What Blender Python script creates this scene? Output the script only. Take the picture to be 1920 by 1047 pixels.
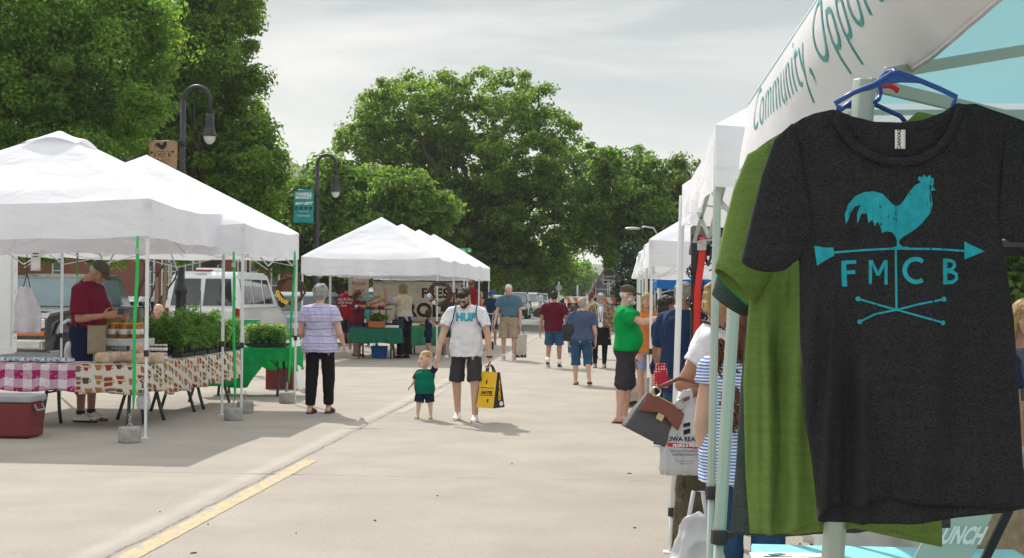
import bpy, bmesh, math, random
import numpy as np
from mathutils import Vector, Matrix, noise
from mathutils.bvhtree import BVHTree
S = bpy.context.scene
for o in list(bpy.data.objects): bpy.data.objects.remove(o)
R = math.radians
random.seed(7); rng = np.random.default_rng(7)

# ---------------------------------------------------------------- camera
CAMH = 1.6; F = 2700.0; W0, H0 = 1920, 1047
YAW = math.atan((1165-960)/F); PITCH = math.atan((551.2-523.5)/F); ROLL = R(0.5)
cam = bpy.data.objects.new('camera', bpy.data.cameras.new('camera'))
S.collection.objects.link(cam); S.camera = cam
CM = Matrix.Translation((0, 0, CAMH)) @ Matrix.Rotation(YAW, 4, 'Z') @ Matrix.Rotation(R(90)+PITCH, 4, 'X') @ Matrix.Rotation(ROLL, 4, 'Z')
cam.matrix_world = CM
cam.data.sensor_fit = 'HORIZONTAL'; cam.data.sensor_width = 36; cam.data.lens = F/W0*36
cam.data.clip_start = 0.05; cam.data.clip_end = 6000
# ---------------------------------------------------------------- world, sun, exposure
SUN_EL = R(44); SUN_DIR = Vector((-0.44*math.cos(SUN_EL), 0.898*math.cos(SUN_EL), math.sin(SUN_EL))).normalized()
world = bpy.data.worlds.new('World'); S.world = world; world.use_nodes = True
nt = world.node_tree; N = nt.nodes; L = nt.links; N.clear()
out = N.new('ShaderNodeOutputWorld'); bg = N.new('ShaderNodeBackground'); L.new(bg.outputs[0], out.inputs[0])
sky = N.new('ShaderNodeTexSky'); sky.sky_type = 'NISHITA'; sky.sun_disc = False
sky.sun_elevation = SUN_EL; sky.sun_rotation = math.atan2(SUN_DIR.x, SUN_DIR.y)
sky.air_density = 1.0; sky.dust_density = 2.0; sky.ozone_density = 1.5
tc = N.new('ShaderNodeTexCoord')
mp = N.new('ShaderNodeMapping'); mp.inputs['Scale'].default_value = (1.0, 1.0, 5.5); mp.inputs['Location'].default_value = (3.1, .4, .35)
L.new(tc.outputs['Generated'], mp.inputs[0])
nz = N.new('ShaderNodeTexNoise'); nz.inputs['Scale'].default_value = 2.6; nz.inputs['Detail'].default_value = 8; nz.inputs['Roughness'].default_value = .55; nz.inputs['Distortion'].default_value = .35
L.new(mp.outputs[0], nz.inputs['Vector'])
cr = N.new('ShaderNodeValToRGB'); cr.color_ramp.elements[0].position = .40; cr.color_ramp.elements[1].position = .66
cr.color_ramp.elements[0].color = (4.1, 4.6, 4.7, 1); cr.color_ramp.elements[1].color = (7.9, 7.7, 7.3, 1)
L.new(nz.outputs['Fac'], cr.inputs[0])
sx = N.new('ShaderNodeSeparateXYZ'); L.new(tc.outputs['Generated'], sx.inputs[0])
hz = N.new('ShaderNodeMapRange'); hz.inputs['From Min'].default_value = 0.0; hz.inputs['From Max'].default_value = .22; hz.inputs['To Min'].default_value = 1; hz.inputs['To Max'].default_value = 0
L.new(sx.outputs['Z'], hz.inputs['Value'])
pw = N.new('ShaderNodeMath'); pw.operation = 'POWER'; pw.inputs[1].default_value = 1.6; L.new(hz.outputs[0], pw.inputs[0])
mh = N.new('ShaderNodeMix'); mh.data_type = 'RGBA'; mh.inputs['B'].default_value = (8.4, 8.5, 8.1, 1)
L.new(pw.outputs[0], mh.inputs['Factor']); L.new(cr.outputs[0], mh.inputs['A'])
mx = N.new('ShaderNodeMix'); mx.data_type = 'RGBA'; mx.inputs['Factor'].default_value = .92
L.new(sky.outputs[0], mx.inputs['A']); L.new(mh.outputs['Result'], mx.inputs['B'])
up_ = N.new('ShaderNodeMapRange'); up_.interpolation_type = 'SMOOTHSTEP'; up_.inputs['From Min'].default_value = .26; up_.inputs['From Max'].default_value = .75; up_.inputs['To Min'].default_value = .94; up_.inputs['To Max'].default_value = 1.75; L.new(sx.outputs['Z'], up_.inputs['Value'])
sc_ = N.new('ShaderNodeVectorMath'); sc_.operation = 'SCALE'; L.new(mx.outputs['Result'], sc_.inputs[0]); L.new(up_.outputs[0], sc_.inputs['Scale'])   # sky turned up overhead, above the view, as added fill light
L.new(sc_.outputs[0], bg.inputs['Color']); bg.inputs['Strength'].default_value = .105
sun = bpy.data.objects.new('sun', bpy.data.lights.new('sun', 'SUN')); S.collection.objects.link(sun)
sun.data.energy = 3.7; sun.data.angle = R(.6); sun.data.color = (1, .95, .87)
sun.rotation_euler = SUN_DIR.to_track_quat('Z', 'Y').to_euler()
S.view_settings.view_transform = 'Standard'; S.view_settings.look = 'None'
S.view_settings.exposure = 0.25; S.view_settings.gamma = 1.0
S.cycles.max_bounces = 8; S.cycles.transparent_max_bounces = 12; S.cycles.use_denoising = True

# ---------------------------------------------------------------- pixel -> world helpers
def ray(px, py):
    d = CM.to_3x3() @ Vector(((px-W0/2)/F, -(py-H0/2)/F, -1))
    return d
def gp(px, py, z=0.0):
    d = ray(px, py); t = (z-CAMH)/d.z; return Vector((d.x*t, d.y*t, z))
def at(px, py, Y):
    d = ray(px, py); t = Y/d.y; return Vector((d.x*t, Y, CAMH+d.z*t))

# ---------------------------------------------------------------- materials
M = {}
def mat(name, col=(.5, .5, .5), rough=.7, var=.12, scale=8, bump=0, bscale=60, metal=0, trans=0, spec=.4, coat=0, alpha=1, stretch=(1, 1, 1), col2=None):
    m = bpy.data.materials.new(name); m.use_nodes = True
    n = m.node_tree.nodes; l = m.node_tree.links; b = n['Principled BSDF']
    b.inputs['Roughness'].default_value = rough; b.inputs['Metallic'].default_value = metal
    b.inputs['Specular IOR Level'].default_value = spec; b.inputs['Coat Weight'].default_value = coat
    b.inputs['Coat Roughness'].default_value = .06; b.inputs['Alpha'].default_value = alpha
    t = n.new('ShaderNodeTexCoord'); mpn = n.new('ShaderNodeMapping'); mpn.inputs['Scale'].default_value = stretch
    l.new(t.outputs['Object'], mpn.inputs[0])
    z = n.new('ShaderNodeTexNoise'); z.inputs['Scale'].default_value = scale; z.inputs['Detail'].default_value = 6
    l.new(mpn.outputs[0], z.inputs['Vector'])
    r = n.new('ShaderNodeValToRGB'); r.color_ramp.elements[0].position = .3; r.color_ramp.elements[1].position = .7
    c = Vector(col); c2 = Vector(col2) if col2 else c*(1+var)
    r.color_ramp.elements[0].color = (*(c*(1-var) if not col2 else c), 1); r.color_ramp.elements[1].color = (*c2, 1)
    l.new(z.outputs['Fac'], r.inputs[0]); l.new(r.outputs[0], b.inputs['Base Color'])
    if bump:
        z2 = n.new('ShaderNodeTexNoise'); z2.inputs['Scale'].default_value = bscale; z2.inputs['Detail'].default_value = 4
        l.new(mpn.outputs[0], z2.inputs['Vector'])
        bp = n.new('ShaderNodeBump'); bp.inputs['Strength'].default_value = bump; bp.inputs['Distance'].default_value = .02
        l.new(z2.outputs['Fac'], bp.inputs['Height']); l.new(bp.outputs[0], b.inputs['Normal'])
    if trans:
        tr = n.new('ShaderNodeBsdfTranslucent'); ms = n.new('ShaderNodeMixShader'); ms.inputs[0].default_value = trans
        l.new(r.outputs[0], tr.inputs['Color']); l.new(b.outputs[0], ms.inputs[1]); l.new(tr.outputs[0], ms.inputs[2])
        l.new(ms.outputs[0], n['Material Output'].inputs['Surface'])
    M[name] = m; m['_c'] = r.name; return m
def stripes(name, base, line, period, width, axis='Z', rough=.85, line2=None, off=0.0):
    """knit with horizontal stripes, in the garment's own coordinates"""
    m = mat(name, base, rough, var=.04, bump=.25, bscale=25)
    n = m.node_tree.nodes; l = m.node_tree.links; b = n['Principled BSDF']
    t = n.new('ShaderNodeTexCoord'); s = n.new('ShaderNodeSeparateXYZ'); l.new(t.outputs['Object'], s.inputs[0])
    def mth(op, a, v=None, v2=None):
        x = n.new('ShaderNodeMath'); x.operation = op
        l.new(a, x.inputs[0])
        if v is not None: x.inputs[1].default_value = v
        if v2 is not None: x.inputs[2].default_value = v2
        return x.outputs[0]
    zz = n.new('ShaderNodeTexNoise'); zz.inputs['Scale'].default_value = 6; l.new(t.outputs['Object'], zz.inputs['Vector'])
    wob = mth('MULTIPLY', zz.outputs['Fac'], period*.8)
    ad = n.new('ShaderNodeMath'); ad.operation = 'ADD'; l.new(s.outputs[axis], ad.inputs[0]); l.new(wob, ad.inputs[1])
    a1 = mth('ADD', ad.outputs[0], 10+off)
    p = mth('MODULO', mth('DIVIDE', a1, period), 1.0)
    f = mth('LESS_THAN', p, width)
    mix = n.new('ShaderNodeMix'); mix.data_type = 'RGBA'
    src = n[m['_c']].outputs[0]; l.new(src, mix.inputs['A']); mix.inputs['B'].default_value = (*line, 1); l.new(f, mix.inputs['Factor'])
    res = mix.outputs['Result']
    if line2:
        p2 = mth('MODULO', mth('DIVIDE', a1, period*2), 1.0); f2 = mth('GREATER_THAN', p2, .5)
        m2 = n.new('ShaderNodeMix'); m2.data_type = 'RGBA'; m2.inputs['A'].default_value = (*line, 1); m2.inputs['B'].default_value = (*line2, 1)
        l.new(f2, m2.inputs['Factor']); l.new(m2.outputs['Result'], mix.inputs['B'])
    l.new(res, b.inputs['Base Color']); return m

# ---------------------------------------------------------------- mesh helpers
def prop(o, label=None, cat=None, group=None, kind=None):
    if label: o['label'] = label
    if cat: o['category'] = cat
    if group: o['group'] = group
    if kind: o['kind'] = kind
    return o
def thing(name, label, cat, loc=(0, 0, 0), rz=0, group=None):
    o = bpy.data.objects.new(name, None); S.collection.objects.link(o); o.location = loc; o.rotation_euler = (0, 0, rz)
    o.empty_display_size = .1
    return prop(o, label, cat, group)
class MB:
    def __init__(s): s.v = []; s.f = []; s.sm = []
    def add(s, vs, fs, smooth=True):
        n = len(s.v); s.v += [tuple(v) for v in vs]; s.f += [tuple(i+n for i in f) for f in fs]; s.sm += [smooth]*len(fs); return s
    def box(s, c, d, rot=None, taper=1.0):
        x, y, z = d[0]/2, d[1]/2, d[2]/2; vs = []
        for k, t in ((-z, 1), (z, taper)):
            for a, b in ((-1, -1), (1, -1), (1, 1), (-1, 1)): vs.append(Vector((a*x*t, b*y*t, k)))
        if rot is not None:
            m = rot if isinstance(rot, Matrix) else Matrix.Rotation(rot, 3, 'Z')
            vs = [m @ v for v in vs]
        c = Vector(c); vs = [v+c for v in vs]
        return s.add(vs, [(3, 2, 1, 0), (4, 5, 6, 7), (0, 1, 5, 4), (1, 2, 6, 5), (2, 3, 7, 6), (3, 0, 4, 7)], False)
    def bar(s, p0, p1, w, h=None):
        p0 = Vector(p0); p1 = Vector(p1); d = p1-p0; q = d.to_track_quat('Z', 'Y').to_matrix()
        return s.box((p0+p1)/2, (w, h or w, d.length), q)
    def tube(s, pts, r, n=8, caps=True, flat=None, up=None):
        pts = [Vector(p) for p in pts]; m = len(pts)
        rs = r if isinstance(r, (list, tuple)) else [r]*m
        vs = []; prev = None
        for i, p in enumerate(pts):
            d = (pts[min(i+1, m-1)]-pts[max(i-1, 0)])
            d = d.normalized() if d.length > 1e-9 else Vector((0, 0, 1))
            if prev is None:
                a = Vector(up) if up else (Vector((0, 0, 1)) if abs(d.z) < .9 else Vector((1, 0, 0)))
                u = (a-d*a.dot(d)).normalized()
            else: u = (prev-d*prev.dot(d)).normalized()
            prev = u; w = d.cross(u)
            rr = rs[i]; ra, rb = rr if isinstance(rr, (list, tuple)) else (rr, rr*(flat or 1))
            for k in range(n):
                t = 2*math.pi*k/n; vs.append(p+u*math.cos(t)*rb+w*math.sin(t)*ra)
        fs = [(i*n+k, i*n+(k+1) % n, (i+1)*n+(k+1) % n, (i+1)*n+k) for i in range(m-1) for k in range(n)]
        if caps: fs += [tuple(range(n-1, -1, -1)), tuple((m-1)*n+k for k in range(n))]
        return s.add(vs, fs, True)
    def cyl(s, p0, p1, r0, r1=None, n=16): return s.tube([p0, p1], [r0, r0 if r1 is None else r1], n)
    def ell(s, c, r, rot=None, nu=14, nv=9):
        c = Vector(c); vs = []; fs = []
        for j in range(1, nv):
            a = math.pi*j/nv
            for i in range(nu):
                b = 2*math.pi*i/nu; v = Vector((r[0]*math.sin(a)*math.cos(b), r[1]*math.sin(a)*math.sin(b), r[2]*math.cos(a)))
                vs.append(c+(rot @ v if rot is not None else v))
        t = Vector((0, 0, r[2])); t = rot @ t if rot is not None else t
        vs += [c+t, c-t]; T = len(vs)-2; B = T+1
        for j in range(nv-2):
            for i in range(nu): fs.append((j*nu+i, (j+1)*nu+i, (j+1)*nu+(i+1) % nu, j*nu+(i+1) % nu))
        for i in range(nu): fs.append((T, i, (i+1) % nu)); fs.append((B, (nv-2)*nu+(i+1) % nu, (nv-2)*nu+i))
        return s.add(vs, fs)
    def cap(s, p0, p1, r0, r1, n=12):
        """capsule between two points"""
        p0 = Vector(p0); p1 = Vector(p1); d = (p1-p0).normalized() if (p1-p0).length > 1e-6 else Vector((0, 0, 1))
        pts = []; rs = []
        for k in range(4): a = math.pi/2*(k+.35)/4; pts.append(p0-d*r0*math.cos(a)); rs.append(r0*math.sin(a))
        pts += [p0, p1]; rs += [r0, r1]
        for k in range(3, -1, -1): a = math.pi/2*(k+.35)/4; pts.append(p1+d*r1*math.cos(a)); rs.append(r1*math.sin(a))
        return s.tube(pts, rs, n)
    def loft(s, rings, n=24, p=2.3):
        """rings: (centre, rx, ry, axis-matrix or None)"""
        vs = []
        for c, rx, ry, mt in rings:
            c = Vector(c)
            for k in range(n):
                t = 2*math.pi*k/n; ct, st = math.cos(t), math.sin(t)
                v = Vector((rx*math.copysign(abs(ct)**(2/p), ct), ry*math.copysign(abs(st)**(2/p), st), 0))
                vs.append(c+(mt @ v if mt is not None else v))
        m = len(rings)
        fs = [(i*n+k, i*n+(k+1) % n, (i+1)*n+(k+1) % n, (i+1)*n+k) for i in range(m-1) for k in range(n)]
        fs += [tuple(range(n-1, -1, -1)), tuple((m-1)*n+k for k in range(n))]
        return s.add(vs, fs)
    def grid(s, fn, nu, nv, smooth=True, thick=0):
        vs = [fn(i/nu, j/nv) for j in range(nv+1) for i in range(nu+1)]
        return s.add(vs, [(j*(nu+1)+i, j*(nu+1)+i+1, (j+1)*(nu+1)+i+1, (j+1)*(nu+1)+i) for j in range(nv) for i in range(nu)], smooth)
    def lathe(s, prof, c=(0, 0, 0), n=20):
        c = Vector(c); return s.loft([(c+Vector((0, 0, z)), max(r, 1e-4), max(r, 1e-4), None) for r, z in prof], n, 2)
    def prism(s, poly, y0, y1, ax='Y'):
        """polygon in (x,z) pulled along y (or in (y,z) along x / (x,y) along z)"""
        f = {'Y': lambda a, b, t: (a, t, b), 'X': lambda a, b, t: (t, a, b), 'Z': lambda a, b, t: (a, b, t)}[ax]
        n = len(poly); vs = [f(a, b, y0) for a, b in poly]+[f(a, b, y1) for a, b in poly]
        return s.add(vs, [tuple(range(n)), tuple(range(2*n-1, n-1, -1))]+[(i, i+n, (i+1) % n+n, (i+1) % n) for i in range(n)], False)
    def mesh(s, name='m'):
        me = bpy.data.meshes.new(name); me.from_pydata(s.v, [], s.f); me.polygons.foreach_set('use_smooth', s.sm); return me
    def build(s, name, m, parent=None, bevel=0, solid=0, label=None, loc=None, seg=2):
        me = s.mesh(name)
        if isinstance(m, str): m = M[m]
        if m: me.materials.append(m)
        o = bpy.data.objects.new(name, me); S.collection.objects.link(o)
        if parent: o.parent = parent
        if loc is not None: o.location = loc
        if solid: md = o.modifiers.new('solid', 'SOLIDIFY'); md.thickness = solid; md.offset = 0
        if bevel: md = o.modifiers.new('bevel', 'BEVEL'); md.width = bevel; md.segments = seg; md.limit_method = 'ANGLE'
        if label: o['label'] = label
        return o
def copy_tree(o, parent=None, **kw):
    c = o.copy(); S.collection.objects.link(c)
    if parent: c.parent = parent
    for ch in [x for x in o.children]: copy_tree(ch, c)
    return c
def place(o, loc, rz=None, label=None):
    o.location = loc
    if rz is not None: o.rotation_euler = (0, 0, rz)
    if label: o['label'] = label
    return o
def remeshed(mb, name, m, parent, vox=.009, smooth=3, wrinkle=0, wscale=9, wstretch=(1, 1, .6), fac=.5):
    """fuse overlapping closed shapes into one continuous surface"""
    me = mb.mesh('t'); o = bpy.data.objects.new('t', me); S.collection.objects.link(o)
    bm = bmesh.new(); bm.from_mesh(me); bmesh.ops.recalc_face_normals(bm, faces=bm.faces); bm.to_mesh(me); bm.free()
    r = o.modifiers.new('r', 'REMESH'); r.mode = 'VOXEL'; r.voxel_size = vox; r.use_smooth_shade = True
    if smooth: k = o.modifiers.new('s', 'SMOOTH'); k.iterations = smooth; k.factor = fac
    dg = bpy.context.evaluated_depsgraph_get(); me2 = bpy.data.meshes.new_from_object(o.evaluated_get(dg))
    bpy.data.objects.remove(o); bpy.data.meshes.remove(me)
    if wrinkle:
        nv = len(me2.vertices); co = np.empty(nv*3); me2.vertices.foreach_get('co', co); co = co.reshape(-1, 3)
        no = np.empty(nv*3); me2.vertices.foreach_get('normal', no); no = no.reshape(-1, 3)
        d = np.array([noise.noise(Vector((c[0]*wscale*wstretch[0]+5, c[1]*wscale*wstretch[1], c[2]*wscale*wstretch[2])))+.45*noise.noise(Vector((c[0]*wscale*2.3, c[1]*wscale*2.3+9, c[2]*wscale*1.7))) for c in co])
        d = -np.abs(d)*1.5+.45
        me2.vertices.foreach_set('co', (co+no*(d*wrinkle)[:, None]).ravel())
    me2.name = name; me2.materials.clear(); me2.materials.append(M[m] if isinstance(m, str) else m)
    me2.polygons.foreach_set('use_smooth', [True]*len(me2.polygons))
    ob = bpy.data.objects.new(name, me2); S.collection.objects.link(ob)
    if parent: ob.parent = parent
    return ob
def lin(x, pts):
    """piecewise linear lookup"""
    if x <= pts[0][0]: return pts[0][1]
    for (a, u), (b, v) in zip(pts, pts[1:]):
        if x <= b: return u+(v-u)*(x-a)/(b-a)
    return pts[-1][1]
def text_mesh(txt, size=1.0, bold=0.0, sp=1.0, align='LEFT', italic=0):
    """flat 2-D triangulated lettering in (x, y)"""
    c = bpy.data.curves.new('t', 'FONT'); c.body = txt; c.size = size; c.offset = bold; c.space_character = sp; c.align_x = align; c.shear = italic; c.resolution_u = 4
    o = bpy.data.objects.new('t', c); S.collection.objects.link(o)
    dg = bpy.context.evaluated_depsgraph_get(); me = bpy.data.meshes.new_from_object(o.evaluated_get(dg))
    vs = [v.co.to_2d() for v in me.vertices]; fs = [tuple(p.vertices) for p in me.polygons]
    bpy.data.objects.remove(o); bpy.data.curves.remove(c); bpy.data.meshes.remove(me); return vs, fs
def poly2d(polys):
    """union list of 2-D polygons as (verts, faces)"""
    vs = []; fs = []
    for p in polys: n = len(vs); vs += [Vector(q) for q in p]; fs.append(tuple(range(n, n+len(p))))
    return vs, fs
def stroke(pts, w, closed=False):
    """polyline as quads in 2-D"""
    pts = [Vector(p) for p in pts]; out_ = []; m = len(pts); L_ = []; R_ = []
    for i, p in enumerate(pts):
        a = pts[(i-1) % m] if (closed or i > 0) else p; b = pts[(i+1) % m] if (closed or i < m-1) else p
        d = (b-a).normalized(); nn = Vector((-d.y, d.x))*w/2; L_.append(p+nn); R_.append(p-nn)
    for i in range(m if closed else m-1): j = (i+1) % m; out_.append([L_[i], L_[j], R_[j], R_[i]])
    return out_
def flat2mesh(v2f, fn, name, m, parent, cut=0, solid=0):
    """lay a flat 2-D figure on a surface: fn(x,y)->world point (or None to drop the vertex)"""
    vs, fs = v2f; bm = bmesh.new(); bv = [bm.verts.new((v[0], v[1], 0)) for v in vs]
    for f in fs:
        try: bm.faces.new([bv[i] for i in f])
        except ValueError: pass
    bmesh.ops.triangulate(bm, faces=bm.faces)
    if cut:
        for _ in range(6):
            e = [e for e in bm.edges if e.calc_length() > cut]
            if not e: break
            bmesh.ops.subdivide_edges(bm, edges=e, cuts=1); bmesh.ops.triangulate(bm, faces=[f for f in bm.faces if len(f.verts) > 3])
    kill = []
    for v in bm.verts:
        p = fn(v.co.x, v.co.y)
        if p is None: kill.append(v)
        else: v.co = p
    if kill: bmesh.ops.delete(bm, geom=kill, context='VERTS')
    me = bpy.data.meshes.new(name); bm.to_mesh(me); bm.free(); me.materials.append(M[m] if isinstance(m, str) else m)
    o = bpy.data.objects.new(name, me); S.collection.objects.link(o)
    if parent: o.parent = parent
    if solid: md = o.modifiers.new('solid', 'SOLIDIFY'); md.thickness = solid
    return o
def merge2d(*items):
    vs = []; fs = []
    for v, f in items: n = len(vs); vs += list(v); fs += [tuple(i+n for i in q) for q in f]
    return vs, fs
def shift2d(v2f, dx, dy, sx=1, sy=None):
    sy = sx if sy is None else sy
    return [Vector((v[0]*sx+dx, v[1]*sy+dy)) for v in v2f[0]], v2f[1]
def caster(ob, d=(0, 1, 0), off=.002):
    """projector on to an object's surface, in that object's own coordinates"""
    me = ob.data; bvh = BVHTree.FromPolygons([v.co.copy() for v in me.vertices], [tuple(p.vertices) for p in me.polygons]); d = Vector(d).normalized()
    def fn(p):
        h = bvh.ray_cast(Vector(p)-d*.6, d, 1.2)
        return None if h[0] is None else h[0]-d*off
    return fn

# logo of a rooster on a weather vane, in its own units (y up), from the place's shirts and signs
def vane():
    rz = [(490, 578), (486, 535), (500, 490), (530, 455), (570, 437), (610, 433), (645, 445), (670, 470), (690, 490), (710, 497), (727, 490), (745, 465), (765, 432), (790, 405), (812, 393),
          (800, 380), (806, 366), (820, 371), (825, 359), (838, 372), (851, 361), (856, 378), (864, 372), (866, 398), (860, 412), (875, 428), (858, 430), (850, 434), (855, 450), (860, 490), (850, 530), (820, 572), (780, 606), (745, 628), (725, 645), (722, 660), (740, 675), (712, 676), (714, 650), (706, 630), (690, 612), (665, 608), (645, 616),
          (640, 590), (628, 566), (615, 586), (606, 556), (590, 573), (583, 530), (560, 530), (541, 576), (540, 530), (555, 492), (530, 500), (508, 530), (500, 560)]
    P = [rz, [(688, 686), (700, 675), (760, 674), (782, 686)], [(358, 672), (400, 680), (440, 680), (442, 716), (405, 736), (370, 760)], [(1003, 649), (1089, 692), (1003, 729)]]
    P += stroke([(436, 702), (560, 691), (700, 683), (860, 684), (1008, 691)], 9)
    P += stroke([(709, 686), (709, 950)], 9)
    P += stroke([(545, 903), (620, 925), (709, 950), (800, 975), (905, 1004)], 8)+stroke([(555, 1004), (620, 970), (709, 950), (800, 925), (907, 902)], 8)
    for c in ((547, 904), (907, 902), (556, 1004), (904, 1004)): P.append([(c[0]+11*math.cos(k*.7), c[1]+11*math.sin(k*.7)) for k in range(9)])
    # F M C B
    P += stroke([(489, 850), (484, 745)], 22)+stroke([(474, 746), (538, 742)], 16)+stroke([(486, 790), (534, 786)], 16)
    P += stroke([(596, 840), (596, 735)], 13)+stroke([(598, 735), (631, 800)], 14)+stroke([(631, 800), (662, 735)], 14)+stroke([(664, 733), (666, 840)], 14)
    P += stroke([(792+46*math.cos(a), 778+50*math.sin(a)) for a in [R(x) for x in range(-50, -315, -15)]], 19)
    P += stroke([(914, 725), (914, 838)], 20)+stroke([(914, 734), (940, 734), (955, 742), (957, 757), (945, 772), (914, 777)], 15)+stroke([(914, 780), (945, 782), (964, 793), (966, 812), (950, 827), (914, 830)], 16)
    return poly2d([[((x-723)/1000, -(y-690)/1000) for x, y in p] for p in P])
VANE = vane()
# ================================================================ THE SETTING
def nodes(m): return m.node_tree.nodes, m.node_tree.links
def concrete():
    m = mat('concrete', (.375, .335, .292), .9, var=.09, scale=1.3, bump=0, spec=.15)
    n, l = nodes(m); b = n['Principled BSDF']; base = n[m['_c']].outputs[0]
    t = n.new('ShaderNodeTexCoord'); s = n.new('ShaderNodeSeparateXYZ'); l.new(t.outputs['Object'], s.inputs[0])
    def mth(op, a, v=None, c=None):
        x = n.new('ShaderNodeMath'); x.operation = op
        for i, q in enumerate((a, v, c)):
            if q is None: continue
            if isinstance(q, (int, float)): x.inputs[i].default_value = q
            else: l.new(q, x.inputs[i])
        return x.outputs[0]
    def nzf(sc, det=4, st=(1, 1, 1), ro=.6):
        mp_ = n.new('ShaderNodeMapping'); mp_.inputs['Scale'].default_value = st; l.new(t.outputs['Object'], mp_.inputs[0])
        z = n.new('ShaderNodeTexNoise'); z.inputs['Scale'].default_value = sc; z.inputs['Detail'].default_value = det; z.inputs['Roughness'].default_value = ro
        l.new(mp_.outputs[0], z.inputs['Vector']); return z.outputs['Fac']
    def mixc(f, a, col):
        x = n.new('ShaderNodeMix'); x.data_type = 'RGBA'; l.new(f, x.inputs['Factor']); l.new(a, x.inputs['A']); x.inputs['B'].default_value = (*col, 1); return x.outputs['Result']
    X, Y = s.outputs['X'], s.outputs['Y']
    wob = mth('MULTIPLY', mth('SUBTRACT', nzf(1.4, 5), .5), .09)
    wob2 = mth('MULTIPLY', mth('SUBTRACT', nzf(5, 3), .5), .05)
    sx_ = mth('ADD', mth('ADD', X, 3.05), mth('ADD', wob, wob2))
    def band(v, w0, w1):        # 1 inside |v|<w0 fading to 0 at w1
        x = n.new('ShaderNodeMapRange'); x.inputs['From Min'].default_value = w0; x.inputs['From Max'].default_value = w1; x.inputs['To Min'].default_value = 1; x.inputs['To Max'].default_value = 0
        l.new(mth('ABSOLUTE', v), x.inputs['Value']); return x.outputs[0]
    # speckle aggregate, stains, broad patches
    v1 = n.new('ShaderNodeTexVoronoi'); v1.inputs['Scale'].default_value = 55; l.new(t.outputs['Object'], v1.inputs['Vector'])
    sp = n.new('ShaderNodeMapRange'); sp.inputs['From Min'].default_value = .0; sp.inputs['From Max'].default_value = .28; sp.inputs['To Min'].default_value = 1.0; sp.inputs['To Max'].default_value = 0; l.new(v1.outputs['Distance'], sp.inputs['Value'])
    v1b = mth('MULTIPLY', sp.outputs[0], mth('GREATER_THAN', nzf(40, 1), .6))
    c = mixc(v1b, base, (.56, .52, .47))
    dk = n.new('ShaderNodeMapRange'); dk.inputs['From Min'].default_value = .56; dk.inputs['From Max'].default_value = .75; dk.inputs['To Max'].default_value = .28; l.new(nzf(.45, 6, (2.2, .5, 1)), dk.inputs['Value'])
    c = mixc(dk.outputs[0], c, (.255, .225, .195))
    fine = n.new('ShaderNodeMapRange'); fine.inputs['From Min'].default_value = .47; fine.inputs['From Max'].default_value = .68; fine.inputs['To Max'].default_value = .55; l.new(nzf(42, 5, (1, 1, 1), .75), fine.inputs['Value'])
    c = mixc(fine.outputs[0], c, (.24, .21, .18))
    sm_ = n.new('ShaderNodeMapRange'); sm_.inputs['From Min'].default_value = .62; sm_.inputs['From Max'].default_value = .7; sm_.inputs['To Max'].default_value = .22; l.new(nzf(2.7, 3), sm_.inputs['Value'])
    c = mixc(sm_.outputs[0], c, (.44, .40, .35))
    # pale band and seam
    pale = mth('MULTIPLY', band(mth('ADD', sx_, .15), .02, .13), mth('MULTIPLY', nzf(3, 5, (1, .6, 1)), .95))
    c = mixc(pale, c, (.47, .44, .39))
    dirt = mth('MULTIPLY', band(mth('ADD', sx_, .03), .02, .09), .16); c = mixc(dirt, c, (.24, .21, .18))
    brk = mth('GREATER_THAN', nzf(2.2, 4), .44)
    seam = mth('MULTIPLY', band(sx_, .004, .014), mth('MULTIPLY', brk, .5)); c = mixc(seam, c, (.05, .045, .04))
    c = mixc(mth('MULTIPLY', band(sx_, .004, .03), .35), c, (.12, .1, .09))
    # transverse joints every 4.3 m
    yy = mth('ADD', Y, mth('MULTIPLY', wob, .22)); yy = mth('ADD', yy, 4.3*20-12.45+2.15)
    jm = mth('SUBTRACT', mth('MODULO', yy, 4.3), 2.15)
    c = mixc(mth('MULTIPLY', band(jm, .006, .02), mth('MULTIPLY', mth('GREATER_THAN', nzf(.9, 3), .48), .42)), c, (.09, .08, .07))
    x2 = mth('ADD', mth('ADD', X, -.9), mth('MULTIPLY', wob, .3)); c = mixc(mth('MULTIPLY', band(x2, .004, .014), .35), c, (.14, .12, .1))
    x3 = mth('ADD', mth('ADD', X, 7.0), mth('MULTIPLY', wob, .3)); c = mixc(mth('MULTIPLY', band(x3, .004, .016), .4), c, (.14, .12, .1))
    # chipped patch at one crossing of joints
    pt = mth('MULTIPLY', band(mth('ADD', X, 3.02), .1, .3), band(mth('ADD', jm, mth('MULTIPLY', wob2, 1.2)), .012, .035)); c = mixc(pt, c, (.05, .043, .04))
    l.new(c, b.inputs['Base Color'])
    bp = n.new('ShaderNodeBump'); bp.inputs['Strength'].default_value = .6; bp.inputs['Distance'].default_value = .008; l.new(nzf(90, 5), bp.inputs['Height']); l.new(bp.outputs[0], b.inputs['Normal'])
    return m
concrete()
mat('asphalt', (.17, .165, .155), .9, var=.15, scale=2, bump=.3, bscale=120, spec=.2)
mat('grass', (.075, .12, .03), .95, var=.35, scale=4, bump=.6, bscale=30)
mat('pave', (.40, .37, .33), .9, var=.1, scale=3, bump=.2, bscale=80)
mat('kerb', (.42, .40, .36), .9, var=.1, scale=5)
def sheet(name, x0, x1, y0, y1, z, m, nx=1):
    b = MB(); b.add([(x0, y0, z), (x1, y0, z), (x1, y1, z), (x0, y1, z)], [(0, 1, 2, 3)], False)
    return prop(b.build(name, m), kind='structure')
sheet('ground', -900, 900, -60, 1800, -.03, 'grass')
sheet('road', -13.2, 5.4, -20, 57, 0, 'concrete')
sheet('cross_street', -120, 120, 57, 76, -.004, 'asphalt')
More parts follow.
